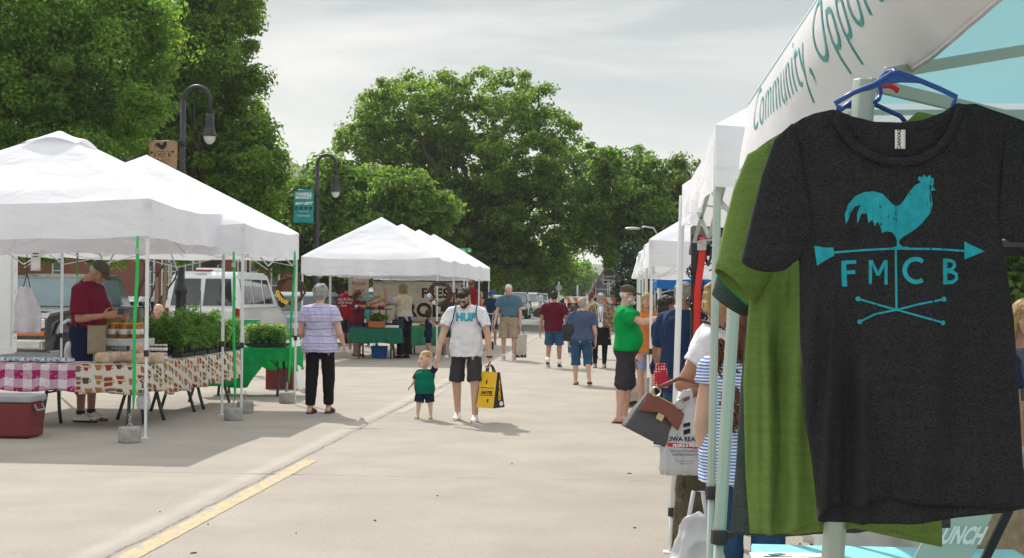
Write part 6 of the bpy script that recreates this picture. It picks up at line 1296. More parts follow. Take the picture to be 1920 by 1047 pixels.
def cups(n, l, t, mth, mixc):
    m1 = n.new('ShaderNodeMapping'); m1.inputs['Scale'].default_value = (7.6, 7.0, 1); s_ = n.new('ShaderNodeSeparateXYZ'); l.new(t.outputs['Object'], s_.inputs[0]); cb = n.new('ShaderNodeCombineXYZ'); l.new(mth('ADD', s_.outputs['X'], s_.outputs['Y']), cb.inputs['X']); l.new(mth('ADD', s_.outputs['Z'], mth('MULTIPLY', s_.outputs['Y'], .3)), cb.inputs['Y']); l.new(cb.outputs[0], m1.inputs[0])
    v = n.new('ShaderNodeTexVoronoi'); v.voronoi_dimensions = '2D'; v.feature = 'F1'; v.distance = 'CHEBYCHEV'; v.inputs['Scale'].default_value = 1.0; v.inputs['Randomness'].default_value = .34; l.new(m1.outputs[0], v.inputs['Vector'])
    h = n.new('ShaderNodeSeparateColor'); l.new(v.outputs['Color'], h.inputs[0]); r = n.new('ShaderNodeValToRGB'); r.color_ramp.interpolation = 'CONSTANT'; e = r.color_ramp.elements
    e[0].color = (.11, .05, .028, 1); e[1].color = (.32, .035, .02, 1); e[1].position = .25
    for p_, c in ((.45, (.08, .10, .04)), (.6, (.36, .18, .06)), (.78, (.16, .12, .09)), (.9, (.4, .08, .02))): k = e.new(p_); k.color = (*c, 1)
    l.new(h.outputs[0], r.inputs[0]); sub = n.new('ShaderNodeVectorMath'); sub.operation = 'SUBTRACT'; l.new(m1.outputs[0], sub.inputs[0]); l.new(v.outputs['Position'], sub.inputs[1]); q = n.new('ShaderNodeSeparateXYZ'); l.new(sub.outputs[0], q.inputs[0])
    lx, ly = q.outputs['X'], q.outputs['Y']; wd = mth('ADD', mth('MULTIPLY', ly, mth('MULTIPLY', h.outputs[1], .6)), .30); tall = mth('ADD', mth('MULTIPLY', h.outputs[2], .12), .27)
    body = mth('MULTIPLY', mth('LESS_THAN', mth('ABSOLUTE', mth('ADD', lx, .06)), wd), mth('LESS_THAN', mth('ABSOLUTE', ly), tall)); rim = mth('MULTIPLY', body, mth('GREATER_THAN', ly, mth('SUBTRACT', tall, .07)))
    hx_ = mth('SUBTRACT', lx, .29); d2 = mth('SQRT', mth('ADD', mth('MULTIPLY', hx_, hx_), mth('MULTIPLY', ly, ly))); hd = mth('MULTIPLY', mth('LESS_THAN', d2, .15), mth('GREATER_THAN', d2, .09))
    c = mixc(mth('MAXIMUM', body, hd), (.66, .61, .52), r.outputs[0]); band_ = mth('MULTIPLY', body, mth('LESS_THAN', mth('ABSOLUTE', mth('ADD', ly, .02)), .06)); c = mixc(mth('MULTIPLY', band_, mth('GREATER_THAN', h.outputs[2], .5)), c, (.6, .5, .3)); return mixc(rim, c, mixc(.5, r.outputs[0], (.75, .66, .52)))
sepmat('cloth_cups', cups)
mat('cloth_bright_green', (.01, .55, .17), .5, trans=.55, bump=.2, bscale=10); mat('cloth_dark_green', (.0, .13, .075), .7); mat('cloth_mint', (.05, .34, .16), .75); mat('cloth_aqua', (.22, .60, .64), .55, bump=.12, bscale=9); mat('cloth_burlap', (.42, .31, .20), .95, bump=.6, bscale=130, var=.2, scale=20)
tz = .742
TY = 16.2; xe = at(266, 690, TY).x
folding_table('folding table under the magenta checked cloth at the front of the first tent', xe-1.75-.92, TY+.36, 1.8, .72)
folding_table('folding table under the cup patterned cloth beside the nearest tent leg', xe-.70, TY+.36, 1.4, .72)
xm = at(146, 700, TY).x
cloth('magenta and white checked tablecloth with fruit motifs on the front table', (xm-2.2), TY+.36, 4.4-.01, .72, .31, 'cloth_gingham', seed=2, sides='s')
cloth('cream tablecloth printed with brown and red cups on the front table', (xm+xe)/2, TY+.355, xe-xm, .73, .33, 'cloth_cups', seed=5, sides='sew')
for i, (lb_, yy) in enumerate((('folding table lengthwise along the tent edge, nearer the camera', 18.05), ('second lengthwise folding table under the potted plants', 19.75))): folding_table(lb_, xe-.42, yy, 1.65, .72, rz=R(90))
cloth('long cup patterned tablecloth hanging over the side tables under the plants', xe-.42, 18.85, .76, 3.42, lambda k, u: .40, 'cloth_cups', seed=9, sides='e')
gx = at(548, 655, 21.8).x
folding_table('folding table under the thin bright green plastic cloth', gx-.66, 22.0, 1.3, .75)
cloth('thin bright green plastic tablecloth blown up at its corner', gx-.66, 21.95, 1.36, .9, lambda k, u: min(.60, .19+1.9*max(0, .75-u)) if k == 1 else .22+.16*abs(math.sin(u*5)), 'cloth_bright_green', seed=12, z=.75)
# cooler
cp = gp(75, 826); r = thing('cooler', 'dark red cool box with white lid under the magenta cloth', 'cool box', (cp.x-.48, cp.y+.30, 0)); mat('cooler_red', (.16, .012, .02), .4, spec=.5); mat('cooler_white', (.34, .34, .37), .45)
b = MB(); b.box((0, 0, .20), (.64, .40, .38)); b.build('tub', 'cooler_red', r, bevel=.03, seg=3); b = MB(); b.box((0, 0, .425), (.68, .44, .075)); b.build('lid', 'cooler_white', r, bevel=.02, seg=3); b = MB(); b.tube([(.33, -.1, .36), (.36, -.1, .30), (.36, .1, .30), (.33, .1, .36)], .012, 6); b.build('handle', 'cooler_white', r)
# crate, bread, jars
mat('crate_white', (.6, .61, .6), .5); mat('bread', (.52, .30, .15), .7, col2=(.75, .56, .36), scale=9, bump=.3); mat('wrap_clear', (.7, .66, .64), .12, alpha=.22, spec=.8); mat('honey', (.40, .13, .01), .15, spec=.8); mat('jam', (.10, .01, .015), .15, spec=.8); mat('lid_orange', (.7, .3, .02), .4); mat('lid_white', (.7, .68, .72), .4); mat('label_white', (.8, .8, .78), .6)
def bag_bread(label, p, rz):
    r = thing('bread_bag', label, 'bread', tuple(p), rz, 'bagged loaves on the cup patterned cloth'); b = MB(); b.loft([(Vector((-.085, 0, .05)), .04, .035, rotm('Y', 90)), (Vector((-.06, 0, .065)), .06, .052, rotm('Y', 90)), (Vector((.05, 0, .065)), .062, .055, rotm('Y', 90)), (Vector((.085, 0, .05)), .038, .03, rotm('Y', 90))], 16, 2.2); remeshed(b, 'loaf', 'bread', r, .007, 2, .008)
    b = MB(); b.loft([(Vector((-.105, 0, .055)), .055, .05, rotm('Y', 90)), (Vector((.07, 0, .07)), .075, .07, rotm('Y', 90)), (Vector((.13, 0, .05)), .035, .02, rotm('Y', 90)), (Vector((.17, 0, .05)), .05, .01, rotm('Y', 90))], 16, 2.2); remeshed(b, 'wrapper', 'wrap_clear', r, .008, 1, .01); return r
bl = [('bagged loaf nearest the magenta cloth', 192, 30), ('bagged loaf second from the magenta cloth', 216, 80), ('bagged loaf just left of the green strap', 238, 20), ('bagged loaf behind the nearest tent leg', 268, 60), ('bagged loaf at the table corner beside the jam jars', 294, 10), ('bagged loaf lying on top of the others behind the green strap', 258, 140)]
for i, (lb_, px, rz) in enumerate(bl): p = at(px, 680, TY+.25+.12*(i % 3)); p.z = tz+(.11 if i == 5 else 0)+.003; bag_bread(lb_, p, R(rz))
def jar(label, x, y, z, hgt, rad, cm, lm, g): 
    r = thing('jar', label, 'jar', (x, y, z), 0, g); b = MB(); b.lathe([(.01, 0), (rad, .004), (rad, hgt*.78), (rad*.85, hgt*.85), (.01, hgt*.86)], n=14); b.build('glass', cm, r); b = MB(); b.lathe([(.01, hgt*.84), (rad*.93, hgt*.84), (rad*.93, hgt), (.01, hgt)], n=14); b.build('lid', lm, r); b = MB(); b.lathe([(rad*1.01, hgt*.25), (rad*1.02, hgt*.25), (rad*1.02, hgt*.6), (rad*1.01, hgt*.6)], n=14); b.build('label', 'label_white', r); return r
bx = at(262, 640, 18.0); r = thing('display_crate', 'white open display crate standing on the table behind the bread', 'crate', (bx.x+.02, 17.5, tz+.006)); 
b = MB()
for s in (-1, 1): b.box((s*.27, 0, .13), (.02, .36, .26)); b.box((0, s*.17, .21), (.52, .018, .08)); b.box((0, s*.17, .05), (.52, .018, .10))
b.build('frame', 'crate_white', r, bevel=.003); b = MB(); b.box((0, 0, .25), (.52, .34, .016)); b.build('shelf', 'crate_white', r)
for i in range(6): jar(['amber honey jar at the left front of the crate', 'amber honey jar in the middle front of the crate', 'amber honey jar at the right front of the crate', 'amber honey jar at the left back of the crate', 'amber honey jar in the middle back of the crate', 'amber honey jar at the right back of the crate'][i], bx.x-.16+.15*(i % 3), 17.42+.14*(i//3), tz+.266, .19, .058, 'honey', 'lid_orange', 'honey jars on the display crate')
for i in range(8):
    k = i % 4; lv = i//4; p = at(286+7.5*k, 660, 17.1); jar(f'dark jam jar, {["first", "second", "third", "fourth"][k]} from the left in the {["lower", "upper"][lv]} layer of the jam jars', p.x, 17.1, tz+.005+.103*lv, .10, .036, 'jam', 'lid_white', 'stacked jam jars beside the bread')
b = MB()
mat('blue_print', (.05, .25, .45), .8, col2=(.7, .65, .6), scale=28); M['blue_print'].node_tree.nodes[M['blue_print']['_c']].color_ramp.elements[0].position = .46; M['blue_print'].node_tree.nodes[M['blue_print']['_c']].color_ramp.elements[1].position = .52
for i in range(7):
    p = at(8+19*i, 682, TY+.3); b = MB(); b.loft([(Vector((0, 0, 0)), .10, .10, None), (Vector((0, 0, .025)), .105, .11, None), (Vector((0, 0, .045)), .09, .09, None)], 18, 5)
    o = remeshed(b, 'folded_cloth', 'blue_print', None, .008, 2, .012); o.location = (p.x, TY+.3+.05*(i % 2), tz+.012); prop(o, f'{["first", "second", "third", "fourth", "fifth", "sixth", "seventh"][i]} folded blue print cloth from the left edge on the checked tablecloth', 'cloth', 'folded print cloths on the front table')
# tomato plants in trays
mat('pot_black', (.025, .025, .028), .6); mat('pot_green', (.03, .10, .05), .5); leafmat('leaf_tomato', (.07, .16, .035), (.13, .26, .06), (.20, .34, .10), .5); mat('stem', (.08, .16, .04), .7); mat('petal_orange', (.8, .25, .02), .6); mat('petal_yellow', (.8, .55, .03), .6)
def plant(label, x, y, z, h, seed, kind='tomato', group='tomato seedlings in black trays'):
    rg = np.random.default_rng(seed); r = thing('potted_plant', label, 'plant', (x, y, z), 0, group); b = MB(); b.lathe([(.01, 0), (.042, 0), (.055, .095), (.05, .095), (.01, .085)], n=12); b.build('pot', 'pot_black' if kind == 'tomato' else 'pot_green', r)
    b = MB(); tops = []
    for k in range(4 if kind == 'tomato' else 6):
        a = rg.random()*6.28; e = Vector((math.cos(a)*.06*rg.random(), math.sin(a)*.06*rg.random(), .09+h*(.75+.25*rg.random()))); b.tube([(0, 0, .08), e*.5+Vector((0, 0, .04)), e], [.004, .003, .002], 5); tops.append(e)
        for j in range(6): q = e*(.35+.13*j); q.z = .09+(e.z-.09)*(.25+.13*j); tops.append(q+Vector(rg.normal(size=3))*.045)
    st = b.build('stem', 'stem', r); C = np.array(tops); leaves_mesh('leaves', C, .062 if kind == 'tomato' else .045, .066, 15, 'leaf_tomato', r, rg, .8, .30)
    if kind != 'tomato':
        for k in range(3): a = rg.random()*6.28; b = MB(); b.ell((math.cos(a)*.05, math.sin(a)*.05, .1+h*(.9+.15*rg.random())), (.022, .022, .013), nu=8, nv=5); b.build('flower', 'petal_orange' if k % 2 else 'petal_yellow', r)
    return r
def tray(label, x, y, z, w, d, h=.05, m='pot_black'):
    r = thing('plant_tray', label, 'tray', (x, y, z), 0, 'black plant trays'); b = MB()
    for s in (-1, 1): b.box((s*w/2, 0, h/2), (.012, d, h)); b.box((0, s*d/2, h/2), (w-.012, .012, h))
    b.box((0, 0, .004), (w-.014, d-.014, .006)); b.build('rim', m, r)
    b = MB()
    for k in range(6): b.box((w/2+.006, -d/2+d*(k+.5)/6, h*.5), (.006, .012, h)); 
    b.build('rib', m, r)
ix = xe-.42; plants = []; ords = ['first', 'second', 'third', 'fourth']; n_ = 0
for ti, (ty, lbt) in enumerate(((18.30, 'nearest'), (18.90, 'second'), (19.50, 'third'), (20.10, 'fourth'), (20.72, 'farthest'))):
    tray(f'{lbt} black tray of seedlings on the long cup patterned cloth', ix+.01, ty, tz+.008, .60, .52)
    for i in range(4):
        for j in range(3):
            px_, py_ = ix-.21+.14*i, ty-.17+.17*j
            if n_ < 12: o = plant(f'leafy seedling, {ords[i]} from the left in the {["front", "middle", "back"][j]} row of the {lbt} tray', px_, py_, tz+.02, .25+.17*((i*7+j*3+ti*2) % 5)/4, 40+n_); plants.append(o)
            else: o = copy_tree(plants[(n_*5) % 12]); place(o, (px_, py_, tz+.02), R(37*n_), f'leafy seedling, {ords[i]} from the left in the {["front", "middle", "back"][j]} row of the {lbt} tray'); o.scale = (1.08, 1.08, .85+.35*((n_*3) % 5)/5)
            n_ += 1
tray('tray of flowering pots at the left of the green plastic cloth', gx-.36, 21.75, .762, .56, .42)
fl = []
for i in range(10):
    lb_ = f'flowering herb pot, {["first", "second", "third", "fourth", "fifth"][i % 5]} from the left in the {["front", "back"][i//5]} row on the green cloth'; px_, py_ = gx-.57+.105*(i % 5), 21.6+.2*(i//5)
    if i < 3: o = plant(lb_, px_, py_, .775, .20, 90+i, 'flower', 'flowering pots on the green cloth'); fl.append(o)
    else: o = copy_tree(fl[i % 3]); place(o, (px_, py_, .775), R(50*i), lb_)
plant('bushy basil plant beside the honey jars near the vendor', at(213, 640, 18.0).x, 18.0, tz+.006, .42, 77, group=None); o = plant('second bushy plant between the vendor and the honey jars', at(200, 640, 18.4).x, 18.4, tz+.006, .45, 78, group=None)
for t_ in (0,):
    r = thing('green_planter', 'long green window planter standing behind the seedlings', 'planter', (at(462, 600, 22.6).x, 22.6, tz)); b = MB(); b.box((0, 0, .36), (.42, .18, .11)); b.build('trough', 'cloth_mint', r, bevel=.01); b = MB(); b.box((-.15, 0, .15), (.03, .1, .3)); b.box((.15, 0, .15), (.03, .1, .3)); b.build('stand', 'pot_black', r)
# white apron hanging at the left, paper notice, little cup bag
p = at(50, 535, 17.9); r = thing('hanging_apron', 'off white apron hanging from the tent frame in front of the pickup', 'apron', (p.x, 17.9, p.z-.62)); b = MB(); b.grid(lambda u, v: Vector(((u-.5)*(.16+.20*min(1, (1-v)*2.2))+.02*math.sin(v*5), .03*math.sin(u*9+v)*(1-v*.6), v*.60)), 16, 14); b.build('cloth', 'cloth_white', r, solid=.006); b = MB(); zt_ = at(50, 474, 17.9).z-p.z; b.tube([(-.05, 0, .58), (0, 0, .75), (0, 0, .62+zt_)], .006, 6); b.tube([(.05, 0, .58), (0.01, 0, .75)], .006, 6); b.build('strings', 'bag_black', r)
p = at(67, 489, 17.8); r = thing('paper_notice', 'small paper notice hanging under the first tent', 'notice', tuple(p)); b = MB(); b.grid(lambda u, v: Vector(((u-.5)*.13, .008*math.sin(u*4), (v-.5)*.26)), 6, 6); b.build('sheet', 'label_white', r, solid=.002); b = MB(); b.box((0, -.008, .09), (.08, .002, .012)); b.box((0, -.008, .05), (.07, .002, .01)); b.build('print', 'ink_black', r)
p = at(288, 747, 16.6); r = thing('plastic_bag', 'small clear plastic bag tied at the corner of the cup patterned cloth', 'plastic bag', (p.x, 16.25, p.z-.1)); bagmesh(r, .15, .10, .22, 'bag_white', puff=.015, taper=.5)
r = thing('sandwich_board', 'white and red folded board leaning behind the green cloth table', 'board', (gx-.2, 23.4, 0)); b = MB(); b.bar((0, 0, 0), (-.12, 0, .85), .55, .02); b.build('panel', 'sign_white', r); b = MB(); b.box((-.35, 0, .2), (.45, .3, .4)); b.build('bin', 'cooler_red', r, bevel=.01)
# middle stall
MY = 34.4
folding_table('folding table under the dark green cloth in the middle tent', at(703, 620, MY).x, MY+.3, 1.15, .7); cloth('dark green tablecloth in the middle tent', at(703, 620, MY).x, MY+.3, 1.2, .75, .36, 'cloth_dark_green', seed=20, z=.745)
folding_table('folding table under the mint green cloth behind the cream vested woman', at(800, 610, 37).x, 37.4, 1.2, .7); cloth('mint green tablecloth behind the woman in the cream vest', at(800, 610, 37).x, 37.4, 1.3, .75, .5, 'cloth_mint', seed=21, z=.745)
p = at(700, 612, MY+.2); r = thing('tiered_stand', 'black round tiered stand carrying produce above the dark green cloth', 'stand', (p.x-.05, MY+.25, .75)); 
b = MB(); b.cyl((0, 0, .44), (0, 0, .46), .50, n=24); b.build('shelf', 'bag_black', r)
for a in range(4): b = MB(); b.cyl((.4*math.cos(a*1.57+.6), .22*math.sin(a*1.57+.6), 0), (.4*math.cos(a*1.57+.6), .22*math.sin(a*1.57+.6), .44), .014, n=8); b.build('leg', 'bag_black', r)
mat('produce_red', (.42, .03, .04), .5); mat('produce_orange', (.6, .2, .03), .5); mat('produce_green', (.06, .2, .03), .6); mat('terracotta', (.45, .14, .05), .8); mat('brown_twig', (.10, .055, .035), .9, var=.4, scale=30, bump=1, bscale=60)
rp = random.Random(9)
for i in range(16):
    a = rp.random()*6.28; q = .38*math.sqrt(rp.random()); mm = ['produce_red', 'produce_green', 'produce_red', 'produce_orange', 'label_white'][i % 5]; b = MB(); b.ell((0, 0, .04), (.055, .05, .045), nu=10, nv=7); b.cyl((0, 0, .075), (.008, 0, .10), .006, n=5)
    o = b.build('vegetable', mm); o.location = (p.x-.05+q*math.cos(a), MY+.25+q*math.sin(a)*.9, 1.212+.0); prop(o, 'small round vegetable in the heap on the black tiered stand', 'vegetable', 'vegetables heaped on the black stand')
r = thing('planter_pot', 'terracotta trough of lettuce under the black tiered stand', 'planter', (at(706, 605, MY).x, MY+.05, .752)); b = MB(); b.box((0, 0, .08), (.36, .2, .16), taper=1.12); b.build('pot', 'terracotta', r, bevel=.01); rg = np.random.default_rng(4); leaves_mesh('leaves', rg.normal(size=(26, 3))*np.array([.11, .05, .04])+np.array([0, 0, .24]), .07, .07, 24, 'leaf_pale', r, rg)
for i, (px, lb_) in enumerate(((733, 'white paper box on the dark green cloth'), (742, 'dark cloth bundle on the dark green cloth'))):
    b = MB(); b.loft([(Vector((0, 0, 0)), .17-.03*i, .1, None), (Vector((0, 0, .06+.14*i)), .17-.05*i, .09-.03*i, None)], 16, 7); o = b.build(['paper_box', 'dark_bundle'][i], ['label_white', 'bag_black'][i], bevel=.01); o.location = (at(px, 610, MY).x, MY+.12+.2*i, .752); prop(o, lb_, ['box', 'bundle'][i])
b = MB(); b.loft([(Vector((0, 0, 0)), .17, .12, None), (Vector((0, 0, .3)), .2, .15, None)], 20, 5); o = b.build('blue_crate', 'cloth_blue', bevel=.01); o.location = (at(706, 660, MY).x, MY+.4, .18); o.location.z = 0.0; prop(o, 'blue plastic crate on the ground under the dark green table', 'crate')
for i in range(9):
    b = MB(); b.ell((0, 0, .04), (.08, .055, .045), nu=10, nv=7); b.cyl((0, 0, .07), (.01, 0, .1), .007, n=5); o = b.build('vegetable', ['produce_orange', 'bread', 'produce_orange'][i % 3]); o.location = (at(790+7*(i % 5), 600, 37).x, 37.15+.15*(i//5), .752); prop(o, 'orange brown squash in the pile on the mint green cloth', 'squash', 'squashes on the mint cloth')
# cream banner reading FRESH PRODUCE
BY = 39.6; a, c_ = at(700, 528, BY), at(864, 603, BY); w, h = c_.x-a.x, a.z-c_.z; mat('banner_cream', (.62, .55, .43), .8, trans=.15)
r = thing('produce_banner', 'large cream banner with black FRESH PRODUCE lettering behind the middle stall', 'banner', ((a.x+c_.x)/2, BY, c_.z)); b = MB(); b.grid(lambda u, v: Vector(((u-.5)*w, .05*math.sin(u*9)*(.4+v*.3), v*h)), 40, 10); o = b.build('cloth', 'banner_cream', r, solid=.004)
cs = caster(o, off=.01); tm = text_mesh('FRESH', .36, bold=.012, sp=1.05); flat2mesh(shift2d(tm, w*.05, h*.60, 1.0), lambda x, y: cs((x, 0, y)), 'lettering', 'ink_black', o, .15); tm = text_mesh('PRODUCE', .52, bold=.02, sp=1.0); flat2mesh(shift2d(tm, -w*.24, h*.12, 1.0), lambda x, y: cs((x, 0, y)), 'lettering', 'ink_black', o, .15)
b = MB(); b.cyl((-w/2, .0, h+.02), (w/2, .0, h+.02), .015, n=8); b.build('rail', 'bag_black', r)
def wreath(label, px, py, Y, rad, fl_=None):
    p = at(px, py, Y); r = thing('wreath', label, 'wreath', tuple(p)); b = MB(); rr = random.Random(int(px))
    for k in range(14):
        o_ = rr.uniform(-.05, .05); q = rr.uniform(-.04, .04); ph = rr.random()*6; b.tube([Vector(((rad+o_*rad*2+.03*math.sin(5*t+ph))*math.cos(t), q+.03*math.sin(4*t+ph), (rad+o_*rad*2+.03*math.sin(5*t+ph))*math.sin(t))) for t in [2*math.pi*j/28 for j in range(29)]], .014, 5)
    b.build('twig_ring', 'brown_twig', r)
    for k in range(5):
        t = 3.3+k*.28; b = MB()
        for j in range(5): b.ell((rad*math.cos(t)+.03*math.cos(j*1.26), -.08, rad*math.sin(t)+.03*math.sin(j*1.26)), (.022, .015, .02), nu=8, nv=5)
        b.build('flower', fl_ or ['label_white', 'cloth_pale_blue', 'produce_red'][k % 3], r)
wreath('brown twig wreath with bows of several colours on the middle tent post', 825, 551, 32.6, .24); wreath('twig wreath with yellow flowers hanging left of the walking grey haired woman', 545, 545, 31.5, .28, 'petal_yellow')
b = MB(); b.grid(lambda u, v: Vector(((u-.5)*.55, .01, (v-.5)*.5)), 4, 4); p = at(672, 540, 37.5); r = thing('price_sign', 'cream price sign with faint red writing under the middle tent', 'sign', tuple(p)); b.build('sheet', 'banner_cream', r, solid=.004); flat2mesh(shift2d(text_mesh('Fresh\nJams', .17, align='CENTER', italic=.2), 0, .06), lambda x, y: (x, -.008, y), 'lettering', 'ink_red', r)
# stroller
p = gp(915, 655); r = thing('stroller', 'dark stroller pushed by the person in the blue cap', 'stroller', (p.x-.1, p.y-.5, 0))
for x_, y_ in ((-.22, -.35), (.22, -.35), (-.25, .3), (.25, .3)): b = MB(); b.tube([(x_-.02, y_, .12), (x_+.02, y_, .12)], .12, 16); b.build('wheel', 'tyre', r)
b = MB(); [b.tube([(s*.22, -.35, .12), (s*.23, .1, .5), (s*.24, .5, 1.02)], .012, 6) or b.tube([(s*.25, .3, .12), (s*.23, -.1, .62)], .012, 6) for s in (-1, 1)]; b.tube([(-.24, .5, 1.02), (.24, .5, 1.02)], .014, 6); b.build('frame', 'galv', r); b = MB(); b.loft([(Vector((0, -.1, .32)), .2, .22, None), (Vector((0, 0, .6)), .23, .26, None), (Vector((0, .12, .85)), .22, .12, None)], 18, 4); b.build('seat', 'cloth_navy', r)
# folding chairs behind
def chair(label, x, y, rz, m='table_leg'):
    r = thing('folding_chair', label, 'chair', (x, y, 0), rz, 'folding chairs behind the stalls')
    for s in (-1, 1): b = MB(); b.tube([(s*.21, .2, 0), (s*.21, -.12, .45), (s*.21, -.2, .85)], .011, 6); b.build('leg', m, r); b = MB(); b.tube([(s*.19, -.22, 0), (s*.19, .14, .45)], .011, 6); b.build('leg', m, r)
    b = MB(); b.box((0, .02, .45), (.40, .38, .025)); b.build('seat', m, r, bevel=.008); b = MB(); b.box((0, -.19, .76), (.40, .02, .16)); b.build('backrest', m, r, bevel=.008)
chair('folding chair under the balding seated man', at(298, 590, 24.5).x, 24.5, R(160)); chair('folding chair behind the dark green table', at(690, 640, 35.8).x, 35.8, R(190)); chair('folding chair at the right of the dark green table', at(722, 640, 35.9).x, 35.9, R(170))
# ---------------------------------------------------------------- right side goods
def rtable(label, x, y, w, d, m, clab, seed, rz=R(90)): folding_table(label, x, y, w, d, rz=rz); cloth(clab, x, y, d+.04, w+.04, .5, m, seed=seed, z=.745)
rtable('folding table inside the tent held by the man in green', 1.0, 18.8, 1.8, .72, 'cloth_navy_tee', 'dark blue tablecloth inside the tent held by the man in green', 31)
rtable('folding table inside the second white right tent', .95, 22.6, 1.8, .72, 'cloth_mint', 'green tablecloth beyond the dark blue one on the right', 33)
rtable('folding table under the white right tent near the curly haired woman', 1.45, 8.3, 1.6, .72, 'label_white', 'white tablecloth behind the curly haired woman', 35)
p = at(1240, 700, 12.5); r = thing('dotted_bag', 'red bag with white dots hanging low behind the grey handbag', 'bag', (p.x, 12.5, p.z-.12)); m = mat('red_dots', (.45, .02, .04), .7); n, l = nodes(m); v = n.new('ShaderNodeTexVoronoi'); v.inputs['Scale'].default_value = 45; v.inputs['Randomness'].default_value = .1; t = n.new('ShaderNodeTexCoord'); l.new(t.outputs['Object'], v.inputs['Vector']); lt = n.new('ShaderNodeMath'); lt.operation = 'LESS_THAN'; lt.inputs[1].default_value = .3; l.new(v.outputs['Distance'], lt.inputs[0]); mx_ = n.new('ShaderNodeMix'); mx_.data_type = 'RGBA'; l.new(lt.outputs[0], mx_.inputs['Factor']); mx_.inputs['A'].default_value = (.45, .02, .04, 1); mx_.inputs['B'].default_value = (.8, .75, .75, 1); l.new(mx_.outputs['Result'], n['Principled BSDF'].inputs['Base Color']); bagmesh(r, .13, .10, .2, 'red_dots', taper=.6)
strap('red ratchet strap on the black tent frame', 1317, 445, 9.6, 640, -14, 0, group=None, w=.045, m='strap_red')
a = at(1306, 440, 9.7); r = thing('black_pole', 'black metal upright wound with chain beside the red strap', 'pole', (a.x, 9.7, 0)); b = MB(); b.box((0, 0, a.z/2), (.07, .05, a.z)); b.build('shaft', 'black_metal', r, bevel=.004)
b = MB()
for k in range(26): t = k*.55; c = Vector((.05*math.cos(t), -.02+.04*math.sin(t), a.z-.15-.035*k*.5)); b.tube([c+Vector((.016*math.cos(q), 0 if k % 2 else .016*math.sin(q), .02*math.sin(q))) for q in [2*math.pi*j/7 for j in range(8)]], .005, 4)
b.build('chain', 'black_metal', r)
# greenery closing the view beyond the right hand stalls
tree(label='broad green tree beyond the right pavement behind the stalls', base=(14, 48, 0), blobs=PX(48, (1700, 520, 110), (1850, 480, 130), (1600, 540, 90), (1980, 500, 140), (1500, 560, 70), (1760, 600, 90), (1900, 600, 100)), m='leaf_mid', nclump=420, nleaf=46, size=.34, csz=.8, trunk_r=.3, seed=41, zmin=.2)
# ================================================================ NEAREST TENT AND THE HANGING SHIRTS
a = at(1402, 190, 5.5); X0, Z0 = a.x, a.z; YN = 1.9
T0 = thing('banner_tent', 'nearest tent on the right with aqua roof and white lettered valance', 'tent', (X0+1.5, 3.7, 0)); O0 = Vector(T0.location)
hx, hy = 1.5, 1.8
b = MB()
def top0(u, v):
    u, v = u*2-1, v*2-1; q = max(abs(u), abs(v)); h = 1-q; return Vector((u*hx, v*hy, Z0-.01+(.98)*h-.03*math.sin(math.pi*h)))
b.grid(top0, 30, 30); can = b.build('canopy', 'canvas_teal', T0)
def val(y, v):
    """street side valance: world y, v 0 top .. 1 hem (may exceed 1 where the hem turns under)"""
    t = min(max((5.5-y)/2.4, 0), 1); t = t*t*(3-2*t); dx = -.035+.135*t; n1 = noise.noise(Vector((y*2.2, v*1.3, 4))); n2 = noise.noise(Vector((y*6, v*2, 8)))
    x = X0+.006+dx*v**1.6-.030*math.sin(math.pi*min(v, 1))*(.3+.7*t)+.010*n1*v+.004*n2*v; z = Z0-(.285-.02*(1-t))*v-.002*math.sin(y*5)*v
    return Vector((x, y, z))
def vn(y, v): a_, b_, c_ = val(y, v), val(y+.01, v), val(y, v+.01); n_ = (b_-a_).cross(c_-a_).normalized(); return n_ if n_.x < 0 else -n_
b = MB(); b.grid(lambda u, v: val(5.5+(YN-5.5)*u, v)-O0, 110, 22); vo = b.build('valance', 'canvas_banner', T0, solid=.0015)
b = MB(); b.grid(lambda u, v: Vector((-hx+2*hx*u, hy+.012*math.sin(u*20)*v, Z0-.01-.27*v)), 40, 6); b.build('far_valance', 'canvas_banner', T0)
b = MB(); b.tube([val(5.5+(YN-5.5)*k/60, .985)-O0+Vector((0, 0, 0)) for k in range(61)], .003, 5); b.build('hem_seam', 'canvas_banner', vo)
tm = text_mesh('Community, Opportunity', .225, bold=-.0035, sp=1.08); mw = max(v[0] for v in tm[0])
def vt(x, y):
    yy = 5.12-x*(2.95/mw); v = .62-y/.28; p = val(yy, v); return p+vn(yy, v)*.003-O0
mat('ink_teal', (.06, .33, .33), .7); flat2mesh(tm, vt, 'lettering', 'ink_teal', vo, .04)
